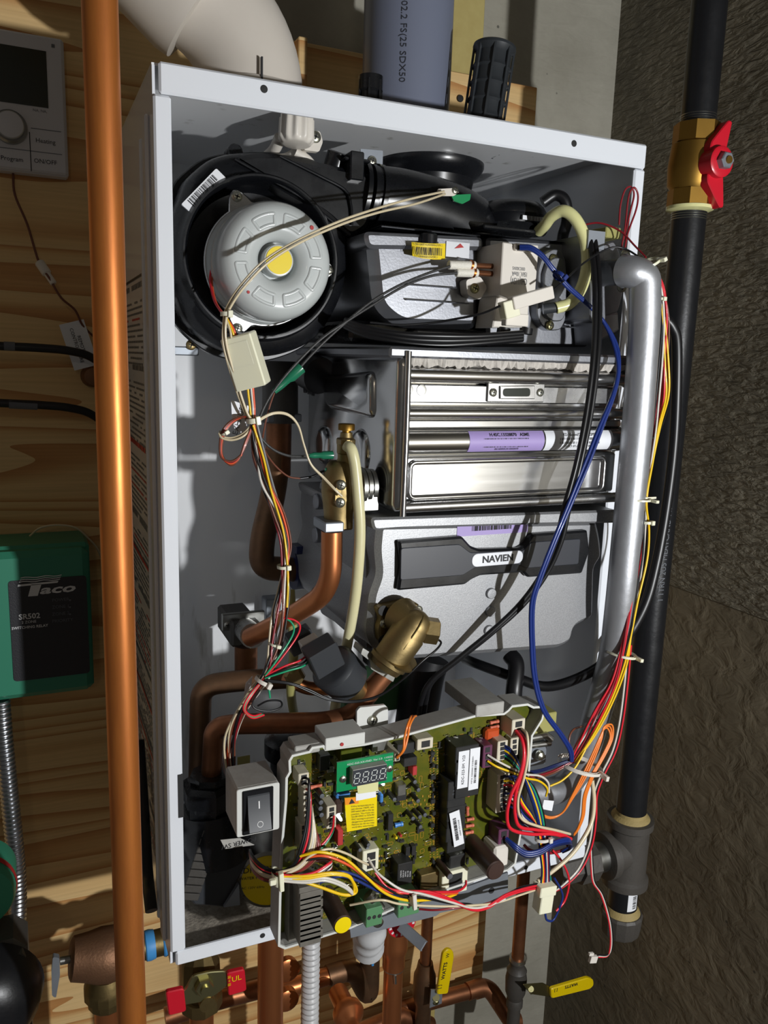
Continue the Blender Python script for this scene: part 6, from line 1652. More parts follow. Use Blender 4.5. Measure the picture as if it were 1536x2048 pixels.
for m_, n_, mt in ((dots, 'solder_joints', 'solder_dot'), (smd, 'chip_parts', 'relay_black'), (prints, 'printed_outlines', 'pcb_print'), (leads, 'wire_links', 'solder_dot'), (tracks, 'copper_tracks', 'pcb_trace')):
    m_.build(n_, MAT[mt], pcb, 40)['kind'] = 'stuff'
# regular rows of brass coloured pads between the relays
row = MB()
for k in range(46):
    for j in range(3):
        p = P(860 + j * 7, 1500 + k * 5.2, YB); row.box((p.x - .0007, YB - .0006, p.z - .0004), (p.x + .0007, YB, p.z + .0004))
for k in range(30):
    p = P(785 + k * 4, 1592 + (k % 3) * 8, YB); row.box((p.x - .0006, YB - .0005, p.z - .001), (p.x + .0006, YB, p.z + .001))
    p = P(748 + (k % 15) * 5, 1712 + (k // 15) * 9, YB); row.box((p.x - .0006, YB - .0005, p.z - .001), (p.x + .0006, YB, p.z + .001))
row.build('resistor_rows', MAT['pcb_print'], pcb, 0)['kind'] = 'stuff'

# ---- rocker switch box at the left end of the tray
sw_ = thing('rocker_switch', P(515, 1690, -.05), 'black rocker switch in a grey plastic box on the tray side', 'switch')
f = px3([(473, 1583), (558, 1563), (560, 1655), (474, 1679)], YL)
x0, x1 = (f[0].x + f[3].x) / 2, (f[1].x + f[2].x) / 2; z1, z0 = (f[0].z + f[1].z) / 2, (f[2].z + f[3].z) / 2
box('switch_box', (x0, YL + .002, z0), (x1, YL + .040, z1), MAT['grey_plastic'], sw_, .0015)
MB().prism(roundpoly([(x0, YL + .002, z0), (x1, YL + .002, z0), (x1, YL + .002, z1), (x0, YL + .002, z1)], .002), (0, -.002, 0), .0004).build('front_frame', MAT['grey_lip'], sw_)
a = P(484, 1590, YL); b_ = P(545, 1662, YL)
xa, xb = P(485, 1630, YL).x, P(546, 1612, YL).x; za, zb_ = P(515, 1664, YL).z, P(515, 1577, YL).z
bz_ = box('bezel', (xa, YL - .0016, za), (xb, YL + .002, zb_), MAT['black_plastic'], sw_, .0006)
xr0, xr1 = xa + .0035, xb - .0035; zr0, zr1 = za + .005, zb_ - .004
prof = [(zr0, -.0085), (zr0 + .001, -.0092), ((zr0 + zr1) / 2, -.0045), (zr1 - .001, -.0026), (zr1, -.0018)]
rings = [[V((x, YL + y, z)) for z, y in prof] + [V((x, YL, zr1)), V((x, YL, zr0))] for x in (xr0, xr1)]
rk = MB().rings(rings).build('rocker', MAT['charcoal_plastic'], sw_, 30)
zmid = (zr0 + zr1) / 2; xm = (xr0 + xr1) / 2
up1 = V((0, .0020, (zr1 - zmid))).normalized(); up0 = V((0, .0047, zmid - zr0)).normalized()
p1 = V((xm, YL - .0040, zmid + (zr1 - zmid) * .45)); w = .0005
MB().add([p1 + V((-w, 0, 0)) - up1 * .003, p1 + V((w, 0, 0)) - up1 * .003, p1 + V((w, 0, 0)) + up1 * .003, p1 + V((-w, 0, 0)) + up1 * .003], [(0, 1, 2, 3)]).build('on_mark', MAT['white_print'], rk, 0)
p0 = V((xm, YL - .0074, zr0 + (zmid - zr0) * .42))
MB().tube([p0 + V((math.cos(t) * .0022, 0, 0)) + up0 * (math.sin(t) * .0022) + V((0, .0000, 0)) for t in [k * math.pi / 10 for k in range(21)]], .0003, 6, cap=False).build('off_mark', MAT['white_print'], rk)
lt = MB().prism(px3([(441, 1680), (480, 1676), (510, 1690), (450, 1698)], -.035), (0, .0004, 0)).build('paper_flag', MAT['grey_plastic'], sw_)  # pale paper given the tray's grey, its shade put into the colour
text('flag_text', 'POWER SW', P(478, 1686, -.0355), (-1, 0, -.05), (0, 0, -1), .004, MAT['black_print'], lt)
# ================================================================== wiring
def W(par, col, pts, r=0.0011, n=7, dens=7):
    return tube('wire', spline(px3(pts), dens), r * 0.86, MAT['wire_' + col], par, n, 60)
def B(par, cols, pts, r=0.0011, spread=3.0, seed=1, ys=0.002, name='wire'):
    """several wires following one run, each wandering a little on its own"""
    rr = random.Random(seed); n = len(cols)
    for i, c in enumerate(cols):
        ph = rr.uniform(0, 6.28); out = []
        a = 2 * math.pi * i / max(1, n)
        for j, p in enumerate(pts):
            s_ = (p[3] if len(p) > 3 else 1.0) * spread
            du = s_ * (1.1 * math.cos(a + .5 * j * .6) + .5 * rr.uniform(-1, 1)); dv = s_ * (.6 * math.sin(a + .5 * j * .6) + .4 * rr.uniform(-1, 1))
            out.append((p[0] + du, p[1] + dv, p[2] + ys * math.sin(a + .3 * j)))
        W(par, c, out, r)
def tie(par, u, v, Y, w=18, h=9, ang=0.0, d=0.006, m='nylon'):
    """nylon cable tie: band round the bundle plus the lock block"""
    s = scale(u, v, Y); c = P(u, v, Y)
    x = V((math.cos(ang), 0, math.sin(ang))); y = V((-math.sin(ang), 0, math.cos(ang)))
    hw = w / s / 2; hh = h / s / 2
    loop = []
    for k in range(24):
        a = 2 * math.pi * k / 24
        loop.append(c + x * hw * math.cos(a) + V((0, 1, 0)) * d * math.sin(a))
    ring_o = [[p + y * hh for p in loop], [p - y * hh for p in loop]]
    o = MB().rings([[p + y * hh * .6 for p in loop], [p - y * hh * .6 for p in loop]], False, False)
    inn = [c + (p - c) * .88 for p in loop]
    o.rings([[p - y * hh * .6 for p in inn], [p + y * hh * .6 for p in inn]], False, False)
    o.box((-0.0018, -hh, -d * .3), (0.0018, hh, d * .3), 0.0004, frame(c + x * hw * .5 + V((0, -d, 0)), x, y))
    return o.build('cable_tie', MAT[m], par, 40)

# ---- fan harness, left side of the case
fh = thing('fan_wiring_harness', P(505, 900, -.02), 'wire bundle with white plug running from the fan down the left side', 'wiring harness')
W(fh, 'cream', [(888, 383, .036), (820, 398, .010), (750, 418, -.010), (680, 442, -.025), (600, 478, -.034), (530, 520, -.036), (482, 570, -.034), (455, 612, -.030), (448, 640, -.028), (447, 690, -.026), (466, 760, -.022), (488, 820, -.020), (503, 842, -.020)], .0012)
W(fh, 'cream', [(890, 388, .036), (830, 408, .010), (760, 424, -.010), (690, 446, -.025), (610, 480, -.036), (540, 522, -.039), (490, 572, -.037), (462, 612, -.033), (452, 640, -.030), (453, 690, -.028), (474, 765, -.024), (494, 825, -.022), (507, 842, -.022)], .0012)
tie(fh, 452, 628, -.030, 22, 14, 0.0, .005)
W(fh, 'red', [(424, 530, .04), (420, 560, .036), (428, 600, .01), (446, 630, -.02), (462, 655, -.024), (478, 680, -.022)], .0010)
W(fh, 'vermilion', [(428, 535, .04), (424, 565, .036), (432, 605, .01), (450, 632, -.02), (466, 656, -.026), (476, 684, -.024)], .0010)
W(fh, 'yellow', [(452, 632, -.024), (464, 660, -.027), (470, 680, -.026), (474, 694, -.024)], .0010)
W(fh, 'cream', [(450, 632, -.026), (460, 660, -.029), (463, 680, -.028), (466, 695, -.026)], .0010)
W(fh, 'black', [(455, 632, -.022), (470, 662, -.025), (478, 682, -.024), (480, 692, -.022)], .0010)
cx_ = P(504, 768, -.022) - P(478, 684, -.022)
pg = obox('plug', P(492, 722, -.024), (0.040, 0.024, 0.016), cx_, V((1, -.6, 0)), MAT['nylon'], fh, .001)
obox('plug_half', P(484, 706, -.022), (0.020, 0.021, 0.019), cx_, V((1, -.6, 0)), MAT['nylon'], pg, .001)
obox('plug_latch', P(508, 716, -.030), (0.012, 0.004, 0.006), cx_, V((1, -.6, 0)), MAT['yellow_paper'], pg, .0004)
for c, du in (('yellow', 0), ('black', 4), ('white', 7), ('vermilion', 11)):
    W(fh, c, [(494 + du, 760, -.022), (497 + du * .9, 790, -.021), (500 + du * .8, 815, -.02), (503 + du * .5, 845, -.02)], .0011)
tie(fh, 506, 841, -.020, 26, 17, 0.15, .006)
for k, c in enumerate(('brown', 'vermilion', 'darkred', 'brown')):
    d = k * 2.4
    W(fh, c, [(505, 848, -.02), (492 - d, 834, -.018), (470 - d, 842, -.016), (452 - d, 862, -.016), (444 - d * .6, 890, -.018), (446 - d * .4, 915, -.020), (462, 930 - d, -.022), (478 + d * .4, 918 - d, -.023), (490 + d * .5, 885, -.023), (504 + d * .4, 850, -.021)], .0011)
W(fh, 'cream', [(503, 850, -.02), (485, 868, -.020), (462, 876, -.018), (443, 872, -.016), (440, 862, -.014)], .0011)
W(fh, 'cream', [(505, 852, -.02), (487, 872, -.022), (464, 880, -.020), (444, 876, -.018), (438, 866, -.016)], .0011)
tie(fh, 449, 866, -.018, 14, 8, .6, .004)
tagq = px3([(462, 800), (498, 812), (492, 868), (470, 862), (464, 834)], -.010)
fl_ = MB().prism(tagq, (0, .0004, 0)).build('paper_flag', MAT['paper'], fh)
text('flag_text', 'EXHAUST', P(479, 838, -.0106), P(488, 806, -.01) - P(470, 868, -.01), V((-1, 0, 0)), .0042, MAT['black_print'], fl_)
main = [(506, 850, -.02, .9), (518, 910, -.018, 1.3), (533, 970, -.014, 1.5), (556, 1030, -.012, 1.3), (570, 1085, -.012, 1.2), (570, 1132, -.014, .9), (568, 1180, -.018, 1.2), (560, 1230, -.022, 1.6), (550, 1290, -.026, 1.6), (535, 1340, -.030, 1.1), (515, 1372, -.028, 1.1), (482, 1425, -.015, 1.3), (462, 1475, -.005, 1.3), (458, 1530, .0, 1.2), (465, 1570, .0, 1)]
B(fh, ('cream', 'brown', 'cream', 'black', 'darkred', 'brown', 'white', 'black', 'vermilion', 'brown', 'grey'), main, .00115, 6.5, 3, .003)
W(fh, 'yellow', [(506, 850, -.024), (516, 880, -.024), (528, 920, -.022), (542, 980, -.018), (566, 1060, -.016), (574, 1120, -.018), (576, 1170, -.02), (574, 1215, -.024)], .0011)
tie(fh, 567, 1133, -.015, 26, 10, 0.05, .006)
tie(fh, 548, 1288, -.028, 22, 7, -.3, .006)
tie(fh, 526, 1362, -.032, 34, 12, -.5, .008, 'white_plastic')
# loose coloured tails
W(fh, 'red', [(530, 1352, -.034), (570, 1332, -.036), (602, 1320, -.034), (624, 1300, -.022)], .0010)
W(fh, 'black', [(530, 1354, -.034), (572, 1338, -.038), (606, 1326, -.036), (626, 1302, -.022)], .0010)
W(fh, 'green', [(530, 1356, -.034), (574, 1342, -.038), (610, 1330, -.036), (628, 1304, -.022)], .0010)
W(fh, 'red', [(568, 1236, -.022), (588, 1240, -.024), (600, 1252, -.026), (592, 1276, -.030), (560, 1320, -.034), (534, 1350, -.034)], .0010)
W(fh, 'green', [(570, 1236, -.022), (582, 1244, -.024), (588, 1258, -.026), (580, 1280, -.030), (552, 1322, -.034), (530, 1352, -.034)], .0010)
for k, c in enumerate(('red', 'green', 'red')):
    W(fh, c, [(522 - k, 1366, -.032), (505 - k * 2, 1388, -.036), (492 - k * 2, 1410, -.038), (492 - k, 1424, -.038), (506, 1432 + k * 2, -.036), (522 + k * 3, 1428 + k, -.032)], .0011)
W(fh, 'black', [(520, 1380, -.034), (505, 1405, -.040), (512, 1418, -.042), (540, 1422, -.042), (562, 1414, -.040), (560, 1402, -.036), (535, 1402, -.034), (515, 1412, -.032)], .0009)
W(fh, 'green', [(535, 1368, -.034), (538, 1380, -.036), (540, 1396, -.036)], .0010)
fq = px3([(505, 1352), (500, 1392), (486, 1400), (492, 1366)], -.018)
MB().prism(fq, (0, .0004, 0)).build('paper_flag', MAT['paper'], fh)
# black lead to the flow sensor
sl = thing('sensor_lead', P(700, 1395, -.04), 'thin black lead drooping from the wire bundle to the brass flow sensor', 'wire')
for k in range(2):
    W(sl, 'black', [(530, 1360 + k * 3, -.032), (580, 1366 + k * 2, -.036), (620, 1380 + k * 4, -.038), (660, 1398 + k * 2, -.040), (710, 1402 + k * 2, -.044), (760, 1390 + k, -.050), (810, 1355, -.058), (845, 1322, -.060), (872, 1300, -.058), (882, 1285, -.054), (872, 1277, -.050)], .0011)
# cream thermistor pair to the brass outlet
tl = thing('thermistor_lead', P(600, 860, -.02), 'cream twin lead arching from the cable tie to the brass outlet', 'wire')
for k in range(2):
    W(tl, 'cream', [(512, 842 + k * 3, -.020), (545, 826 + k * 2, -.020), (575, 828 + k * 2, -.018), (596, 850 + k, -.016), (608, 890, -.014), (622, 928 + k, -.014), (648, 955 + k * 2, -.016), (670, 978 + k * 2, -.020), (684, 992 + k, -.020)], .0010)
# braided ignition leads
il = thing('ignition_lead', P(640, 700, -.01), 'braided black ignition leads with a green sleeve, slanting below the fan', 'wire')
tube('braided_wire', spline(px3([(902, 532, -.006), (860, 545, -.008), (800, 570, -.012), (740, 605, -.016), (680, 655, -.018), (640, 692, -.018), (606, 728, -.015), (598, 740, -.014)]), 7), .0011, MAT['wire_braid'], il, 8)
tube('braided_wire', spline(px3([(914, 546, -.006), (862, 552, -.008), (805, 574, -.012), (745, 610, -.016), (690, 645, -.018), (640, 680, -.018), (585, 735, -.018), (550, 778, -.018), (528, 815, -.018), (518, 845, -.018), (520, 872, -.016), (545, 898, -.014), (580, 912, -.010), (620, 912, -.004)]), 7), .0011, MAT['wire_braid'], il, 8)
a = P(602, 735, -.015); b_ = P(548, 783, -.014)
MB().lathe(a, b_ - a, [(0, .0035), (.0, .0048), (.011, .0046), (.014, .0032), (.022, .0030), ((b_ - a).length, .0024)], 14).build('green_sleeve', MAT['green_sleeve'], il)
W(il, 'brown', [(550, 782, -.014), (540, 810, -.012), (530, 850, -.010), (526, 890, -.006), (545, 925, .0), (575, 952, .004), (600, 957, .006)], .0009)
W(il, 'black', [(600, 957, .006), (625, 953, .006), (645, 943, .004), (668, 938, .0)], .0012)
for (u0, v0, u1, v1, Y) in ((618, 911, 665, 910, -.004), (650, 940, 690, 936, .0)):
    a = P(u0, v0, Y); b_ = P(u1, v1, Y); MB().lathe(a, b_ - a, [(0, .0016), (.004, .0026), (.010, .0024), (.012, .0034), ((b_ - a).length, .0034)], 12).build('green_sleeve', MAT['green_sleeve'], il)

# ---- blue and black leads across the right half
bl = thing('blue_power_lead', P(1140, 1000, -.07), 'blue twin lead running from the igniter box down to the board', 'wire')
for k in range(2):
    d = k * 5
    W(bl, 'blue', [(1040, 492 + d, -.024), (1062, 494 + d, -.030), (1085, 510 + d, -.034), (1105, 535 + d, -.036), (1135, 570 + d, -.036), (1170, 602 + d * .6, -.034), (1205, 640, -.036), (1228 + d, 690, -.044), (1236 + d * .4, 740, -.052), (1225 + d * .6, 790, -.058), (1200 + d * 1.2, 850, -.062), (1172 + d * 1.6, 920, -.065), (1140 + d * 1.2, 1000, -.066), (1105 + d, 1085, -.066), (1076 + d, 1160, -.064), (1062 + d, 1210, -.062), (1062 + d, 1290, -.060), (1068 + d, 1360, -.060), (1085 + d, 1420, -.062), (1120 + d, 1470, -.062), (1138 + d, 1500, -.060), (1142 + d * .5, 1522, -.056)], .0019, 8)
tie(bl, 1118, 552, -.040, 24, 12, -.7, .006, 'wire_blue')
kl = thing('black_power_cable', P(1150, 950, -.06), 'black twin cable hanging from the gas valve and bending left behind the tray', 'cable')
for k in range(2):
    d = k * 9
    W(kl, 'black', [(1180 + d, 478, -.020), (1188 + d, 540, -.034), (1190 + d, 620, -.048), (1186 + d, 720, -.058), (1172 + d, 830, -.062), (1152 + d * .9, 930, -.064), (1130 + d, 1010, -.062), (1112 + d * 1.2, 1080, -.058), (1085 + d, 1145, -.052), (1040 + d * .8, 1208, -.046), (980 + d * .5, 1265, -.040), (915 + d * .3, 1318, -.032), (862 + d * .3, 1362, -.024), (843 + d, 1400, -.018), (838 + d, 1440, -.012)], .0029, 9)
kb = thing('thin_black_lead', P(900, 640, .0), 'thin black lead running from the white in-line plug to the left', 'wire')
W(kb, 'black', [(1000, 612, -.044), (960, 628, -.030), (900, 640, -.014), (860, 646, -.006), (800, 650, .002), (740, 645, .01)], .0012)
W(kb, 'black', [(1106, 580, -.044), (1135, 555, -.040), (1165, 528, -.036), (1200, 505, -.034), (1230, 494, -.036), (1255, 500, -.040), (1275, 512, -.050)], .0010)
ph = thing('black_sleeved_cable', P(900, 670, .0), 'two heavy black sleeved cables lying above the heat exchanger top', 'cable')
for k in range(3):
    W(ph, 'black', [(690, 640 + k * 6, .02), (730, 655 + k * 7, .006), (800, 668 + k * 8, -.010), (880, 672 + k * 9, -.018), (960, 672 + k * 7, -.020), (1045, 666 + k * 6, -.018)], .0030, 10)
rl = thing('red_sensor_lead', P(1240, 430, -.02), 'thin red leads looping high at the right edge of the case', 'wire')
W(rl, 'darkred', [(1165, 450, .0), (1200, 446, -.010), (1240, 462, -.022), (1270, 492, -.036), (1292, 515, -.048)], .0010)
W(rl, 'darkred', [(1242, 500, -.018), (1250, 455, -.018), (1256, 400, -.018), (1262, 380, -.018), (1270, 376, -.018), (1276, 392, -.018), (1272, 420, -.018), (1256, 465, -.018), (1250, 495, -.018)], .0010)
W(rl, 'darkred', [(1238, 450, -.016), (1241, 410, -.016), (1250, 380, -.016), (1262, 374, -.016), (1268, 390, -.016), (1260, 425, -.016), (1248, 480, -.016)], .0010)

# ---- harness strapped to the aluminium pipe
ah = thing('gas_pipe_harness', P(1290, 1000, -.05), 'bundle of red, yellow, black and white wires strapped to the aluminium pipe', 'wiring harness')
run = [(1300, 530, -.056, .4), (1322, 575, -.052, .6), (1328, 640, -.050, 1.0), (1324, 720, -.050, 1.2), (1318, 800, -.050, 1.2), (1308, 860, -.052, 1.1), (1298, 930, -.054, .9), (1288, 1000, -.058, .6), (1286, 1045, -.058, .6), (1280, 1110, -.058, .9), (1268, 1190, -.058, 1.1), (1256, 1260, -.058, 1.1), (1245, 1310, -.058, .8), (1226, 1370, -.058, 1.2), (1196, 1430, -.055, 1.3), (1165, 1485, -.053, 1.1), (1140, 1525, -.052, .9)]
B(ah, ('red', 'darkred', 'red', 'black', 'black', 'white', 'red', 'brown'), run, .00115, 6.0, 9, .003)
for k in range(2):
    W(ah, 'yellow', [(1322, 596 + k * 4, -.052), (1326 + k * 4, 650, -.052), (1330 + k * 7, 730, -.052), (1332 + k * 5, 790, -.052), (1318 + k * 3, 850, -.054), (1306, 920, -.056), (1293, 1000, -.060), (1298, 1060, -.058), (1294, 1120, -.058), (1276, 1200, -.060), (1262, 1270, -.060), (1248 + k * 5, 1330, -.060), (1222 + k * 5, 1400, -.058), (1186 + k * 4, 1470, -.056), (1150, 1525, -.054)], .0012)
W(ah, 'black', [(1335, 820, -.048), (1316, 868, -.052), (1290, 880, -.058), (1278, 888, -.060), (1284, 910, -.060), (1290, 950, -.058)], .0011)
tie(ah, 1268, 996, -.050, 64, 6, -.02, .018); tie(ah, 1292, 1044, -.059, 22, 9, 0, .006)
tie(ah, 1318, 598, -.052, 16, 8, 0, .005); tie(ah, 1240, 1305, -.048, 60, 7, -.15, .018); tie(ah, 1288, 530, -.046, 58, 8, .55, .016)
obox('tie_tail', P(1300, 996, -.062), (.014, .0018, .001), V((1, 0, 0)), V((0, 0, 1)), MAT['nylon'], ah)
tie(ah, 1160, 1530, -.050, 92, 10, -.22, .022, 'white_plastic')
# continuing left to the board's right sockets
for k, (c, v) in enumerate((('navy', 0), ('darkred', 10), ('navy', 3), ('brown', 14))):
    W(ah, c, [(1140 + k, 1520 + v * .4, -.053), (1110, 1530 + v, -.052), (1080, 1540 + v, -.055), (1050, 1545 + v, -.060), (1018, 1555 + v * 2, -.064)], .0013)
W(ah, 'yellow', [(1170, 1500, -.056), (1150, 1535, -.058), (1125, 1560, -.058), (1100, 1572, -.056)], .0012)

# ---- long red, black and white lead outside the case with a free plug
fl2 = thing('loose_red_lead', P(1200, 1600, -.06), 'long red, black and white lead hanging down beyond the case edge', 'wire')
for k, c in enumerate(('red', 'black', 'white')):
    d = k * 3.2
    W(fl2, c, [(1262 - d, 1290, -.056), (1256 - d, 1360, -.056), (1246 - d, 1440, -.056), (1232 - d, 1500, -.056), (1208 - d, 1550, -.056), (1194 - d, 1590, -.056), (1192 - d, 1640, -.058), (1184 - d, 1690, -.060), (1165 - d, 1735, -.062), (1138 - d, 1765, -.064), (1110, 1782, -.066), (1080, 1788 + d, -.066)], .0012)
fp2 = thing('dangling_plug_lead', P(1200, 1900, -.05), 'thin lead ending in a small white plug dangling below the case', 'wire')
for k, c in enumerate(('black', 'white', 'red')):
    d = k * 2.2
    W(fp2, c, [(1184 - d, 1692, -.056), (1186 - d, 1735, -.054), (1190 - d, 1765, -.052), (1206 - d, 1790, -.05), (1220 - d, 1835, -.05), (1225 - d, 1870, -.05), (1224 - d, 1898, -.05), (1214, 1910 + d * .6, -.05), (1196, 1910 + d, -.05)], .0009)
obox('plug', P(1186, 1918, -.05), (.009, .0075, .004), V((1, 0, -.25)), V((0.2, 0, 1)), MAT['white_plastic'], fp2, .0004)
obox('plug_latch', P(1182, 1908, -.052), (.006, .003, .003), V((1, 0, -.25)), V((0.2, 0, 1)), MAT['white_plastic'], fp2, .0003)
# cream sleeve crossing
cs_ = thing('cream_sleeved_lead', P(1120, 1720, -.07), 'cream sleeved lead crossing in front of the lower right case corner', 'wire')
tube('sleeve', spline(px3([(1184, 1560, -.058), (1188, 1600, -.060), (1184, 1640, -.064), (1168, 1675, -.068), (1140, 1712, -.070), (1105, 1742, -.070), (1076, 1762, -.068)]), 8), .0021, MAT['wire_cream'], cs_, 10)
# orange lead loops
ol_ = thing('orange_lead', P(1190, 1600, -.06), 'orange lead doubled into a loop beside the aluminium pipe end', 'wire')
for k in range(3):
    d = k * 4
    W(ol_, 'orange', [(1070, 1622 + d * .5, -.058), (1100, 1634 + d * .3, -.060), (1125, 1625, -.062), (1142 + d * .5, 1595, -.064), (1160 + d, 1560, -.064), (1180 + d, 1518, -.062), (1198 + d * .6, 1478, -.060), (1208, 1458 - d * .5, -.058), (1216 + d, 1458 - d, -.058), (1220 + d * .6, 1476, -.060), (1206 + d * .6, 1508, -.062), (1185 + d * .6, 1545, -.064)], .0011)
    W(ol_, 'orange', [(1185 + d * .6, 1545, -.064), (1168 + d * .6, 1590, -.064), (1164 + d * .5, 1630, -.062), (1156 + d * .3, 1655, -.060), (1148, 1668 + d * .4, -.058)], .0011)
W(ol_, 'brown', [(1166, 1452, -.040), (1146, 1460, -.046), (1138, 1480, -.050), (1142, 1510, -.052)], .0012)

# ---- board: right hand bundle
rh = thing('board_plug_harness', P(1080, 1700, -.07), 'tangle of red, blue, yellow and white wires at the right end of the board', 'wiring harness')
for k in range(2):
    d = k * 9
    W(rh, 'red', [(1032 + d * .6, 1462, -.066), (1044 + d * .5, 1480, -.076), (1048 + d * .4, 1510, -.082), (1040 + d * .2, 1550, -.084), (1022 + d, 1590, -.084), (1014 + d * 1.8, 1630, -.084), (1022 + d * 2, 1658 - d * .5, -.084), (1060 + d, 1668 - d, -.080), (1105, 1668 - d * .6, -.074), (1142, 1678 - d * .4, -.066)], .0019, 9)
W(rh, 'cream', [(1044, 1458, -.066), (1054, 1470, -.078), (1056, 1510, -.084), (1048, 1555, -.086), (1036, 1600, -.086), (1042, 1636, -.086), (1075, 1652, -.082), (1110, 1660, -.076), (1140, 1668, -.068)], .0015, 8)
W(rh, 'black', [(1040, 1460, -.066), (1050, 1475, -.074), (1052, 1515, -.080), (1046, 1558, -.082), (1038, 1605, -.082), (1046, 1642, -.082), (1078, 1656, -.078), (1112, 1664, -.072), (1145, 1674, -.066)], .0015, 8)
W(rh, 'white', [(975, 1510, -.064), (995, 1522, -.070), (1020, 1535, -.072), (1050, 1548, -.074), (1080, 1552, -.072), (1096, 1565, -.070), (1098, 1585, -.068)], .0012)
W(rh, 'yellow', [(975, 1522, -.064), (995, 1534, -.070), (1022, 1544, -.072), (1052, 1556, -.074), (1078, 1562, -.072), (1094, 1576, -.070), (1092, 1592, -.066)], .0012)
cols = ('navy', 'yellow', 'red', 'black', 'blue', 'white', 'darkred', 'navy')
for k, c in enumerate(cols):
    v = 1553 + k * 8.5
    W(rh, c, [(1008, v, -.063), (1026, v + 4, -.070), (1046, 1600 + k * 7, -.074), (1064 + k * 1.5, 1630 + k * 5, -.074), (1076 + k * 2.5, 1670, -.074), (1080 + k * 2.5, 1705, -.074), (1084 + k * 2, 1740, -.072), (1082 + k * 2.4, 1768, -.070)], .0012)
for k, c in enumerate(('navy', 'blue', 'yellow', 'blue', 'green', 'black')):
    W(rh, c, [(1008, 1490 + k * 5, -.062), (1024, 1502 + k * 5, -.068), (1040 + k * 2, 1535 + k * 4, -.070), (1056 + k * 3, 1580, -.070), (1072 + k * 3, 1630, -.072), (1084 + k * 2, 1690, -.072), (1092 + k * 1.5, 1735, -.070), (1096 + k * 1.5, 1766, -.068)], .0012)
for k in range(3):
    d = k * 4
    W(rh, 'blue' if k < 2 else 'navy', [(1012, 1676 + d * .5, -.066), (1030, 1690 + d, -.074), (1052, 1704 + d, -.078), (1080, 1700 + d, -.080), (1108, 1684 + d, -.078), (1136 + d * .3, 1678 + d, -.072), (1140, 1692 + d * .5, -.064), (1124, 1704, -.060)], .0018, 8)
W(rh, 'darkred', [(1132, 1684, -.062), (1134, 1696, -.058), (1112, 1704, -.058), (1086, 1706, -.062), (1060, 1700, -.066), (1048, 1690, -.06)], .0018)
W(rh, 'red', [(1105, 1700, -.062), (1125, 1725, -.064), (1138, 1760, -.064), (1130, 1800, -.064), (1112, 1822, -.066)], .0013)
W(rh, 'blue', [(1108, 1755, -.066), (1122, 1780, -.066), (1124, 1800, -.066), (1108, 1838, -.066), (1094, 1840, -.068), (1090, 1826, -.068)], .0013)
W(rh, 'yellow', [(1074, 1650, -.066), (1078, 1690, -.07), (1086, 1730, -.07), (1092, 1765, -.07)], .0013)
tie(rh, 1086, 1676, -.074, 36, 10, 0, .006, 'white_plastic')
pl2 = obox('plug', P(1087, 1795, -.072), (.0145, .026, .013), V((1, 0, -.08)), V((0.05, 0, 1)), MAT['nylon'], rh, .0008)
obox('plug_half', P(1089, 1776, -.072), (.0185, .010, .014), V((1, 0, -.08)), V((0.05, 0, 1)), MAT['nylon'], pl2, .0008)
fq = px3([(1088, 1600), (1108, 1602), (1104, 1622), (1084, 1618)], -.060)
MB().prism(fq, (0, .0004, 0)).build('paper_flag', MAT['paper'], rh)

# ---- board: left hand bundle
lh = thing('board_left_harness', P(560, 1755, -.07), 'wire bundle gathered with a cable tie at the lower left of the board', 'wiring harness')
cols = ('black', 'black', 'red', 'black', 'cream', 'white', 'cream', 'brown', 'darkred', 'brown')
for k, c in enumerate(cols):
    v = 1556 + k * 11
    W(lh, c, [(613, v, -.060), (618 + k * 1.2, v + 12, -.070), (612 + k * 3.0, 1648 + k * 4, -.077), (602 + k * 3.6, 1692 + k * 2.4, -.081), (590 + k * 2.2, 1724 + k * 1.5, -.082), (574, 1738 + k * 1.6, -.080), (554, 1742 + k * 2.4, -.078), (525, 1732 + k * 3.0, -.070), (505, 1712 + k * 3, -.058), (500, 1700 + k, -.045)], .00125)
for k, c in enumerate(('red', 'black', 'green')):
    W(lh, c, [(668, 1632 + k * 7, -.064), (664, 1660 + k * 3, -.072), (648, 1685 + k * 3, -.076), (626, 1702 + k * 2, -.078), (604, 1722 + k * 2, -.080)], .0011)
tie(lh, 553, 1754, -.080, 18, 40, .05, .007)
obox('tie_lock', P(545, 1764, -.086), (.005, .0045, .004), V((1, 0, 0)), V((0, 0, 1)), MAT['nylon'], lh, .0006)
W(lh, 'cream', [(552, 1746, -.080), (590, 1735, -.084), (620, 1712, -.086), (655, 1698, -.086), (690, 1706, -.084), (720, 1722, -.080), (738, 1730, -.072)], .0012)
for k, c in enumerate(('red', 'white', 'black', 'white', 'darkred')):
    W(lh, c, [(552, 1748 + k * 3, -.081), (590, 1752 + k * 3, -.086), (628, 1745 + k * 3.4, -.088), (656, 1728 + k * 4, -.086), (662, 1722 + k * 2.4, -.080), (650, 1718 + k, -.070), (630, 1722, -.060)], .0013)
for k in range(2):
    d = k * 5
    W(lh, 'yellow', [(556, 1752 + d, -.082), (610, 1752 + d, -.088), (660, 1746 + d * .6, -.090), (694, 1750 + d * .4, -.090), (706, 1764, -.088), (708 + d, 1780, -.086), (700 + d, 1790 - d * .3, -.086), (680, 1788, -.086), (640, 1774, -.086), (600, 1762, -.084), (566, 1756, -.082)], .0015, 8)
    W(lh, 'white', [(560, 1756 + d, -.083), (610, 1760 + d, -.088), (650, 1756 + d, -.090), (686, 1768 + d, -.090), (704, 1784 + d * .6, -.088), (696, 1788, -.082)], .0014, 8)
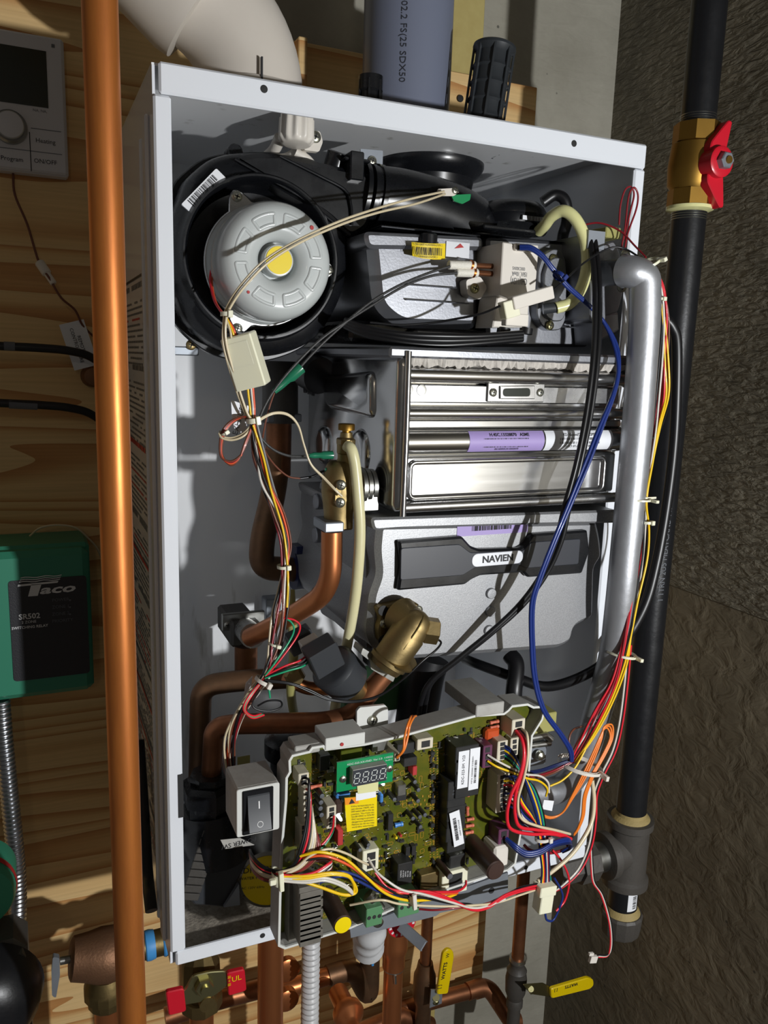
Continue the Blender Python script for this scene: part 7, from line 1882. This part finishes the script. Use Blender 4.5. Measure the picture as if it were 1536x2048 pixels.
for k, (c, d) in enumerate((('blue', 0), ('blue', 9))):
    W(lh, c, [(640, 1756 + d, -.084), (675, 1744 + d, -.088), (705, 1748 + d, -.088), (740, 1765 + d, -.088), (770, 1782 + d * .6, -.086), (810, 1794, -.084), (850, 1796, -.080)], .0014)
# ---- board: run along the lower edge
lr = thing('board_bottom_harness', P(850, 1800, -.08), 'red, yellow, orange and white wires sagging along the lower edge of the board', 'wiring harness')
W(lr, 'yellow', [(600, 1712, -.082), (640, 1704, -.088), (690, 1718, -.090), (730, 1752, -.092), (770, 1786, -.092), (810, 1800, -.090), (850, 1800, -.086), (895, 1794, -.080), (912, 1788, -.074)], .0014, 8)
W(lr, 'vermilion', [(605, 1716, -.082), (650, 1712, -.088), (700, 1732, -.090), (740, 1762, -.090), (780, 1784, -.090), (830, 1786, -.088), (880, 1788, -.082), (915, 1786, -.076)], .0013)
W(lr, 'black', [(610, 1720, -.082), (660, 1716, -.086), (710, 1732, -.088), (760, 1768, -.090), (800, 1790, -.090), (850, 1796, -.088), (900, 1806, -.084), (935, 1808, -.082), (962, 1812, -.080), (1000, 1796, -.078), (1040, 1776, -.074), (1075, 1768, -.070)], .0013)
W(lr, 'white', [(736, 1716, -.070), (752, 1742, -.080), (775, 1762, -.086), (805, 1780, -.090), (845, 1788, -.092), (880, 1798, -.090), (915, 1808, -.088), (945, 1816, -.086), (975, 1812, -.084), (1010, 1798, -.080)], .0013)
for k in range(2):
    d = k * 4
    W(lr, 'red', [(750, 1745, -.080), (775, 1775, -.086), (810, 1782 + d, -.090), (860, 1784 + d, -.090), (905, 1800 + d, -.088), (945, 1818 + d * .5, -.086), (975, 1812 + d, -.084), (1010, 1790 + d, -.080), (1045, 1778 + d, -.076), (1078, 1770 + d * 1.4, -.070)], .0013)
W(lr, 'red', [(850, 1784, -.088), (885, 1784, -.084), (915, 1782, -.080), (930, 1772, -.074), (932, 1762, -.068)], .0013)
W(lr, 'cream', [(700, 1810, -.076), (760, 1800, -.090), (800, 1808, -.090), (860, 1812, -.088), (920, 1812, -.086), (990, 1806, -.082), (1040, 1790, -.076), (1076, 1778, -.070)], .0012)
W(lr, 'darkred', [(838, 1818, -.072), (870, 1820, -.080), (910, 1816, -.084), (950, 1812, -.084), (1000, 1800, -.080)], .0011)
tie(lr, 822, 1797, -.090, 8, 34, .1, .005, 'white_plastic')
# ---- orange twin lead over the tray edge
ot = thing('orange_twin_lead', P(815, 1450, -.07), 'orange twin lead bending over the tray edge beside the display', 'wire')
for k in range(2):
    d = k * 6
    W(ot, 'orange', [(794, 1514 + d * .3, -.070), (806 + d * .3, 1500, -.074), (809 + d, 1475, -.072), (815 + d * .8, 1450, -.070), (822 + d, 1434, -.062), (826 + d, 1432, -.050)], .0012)
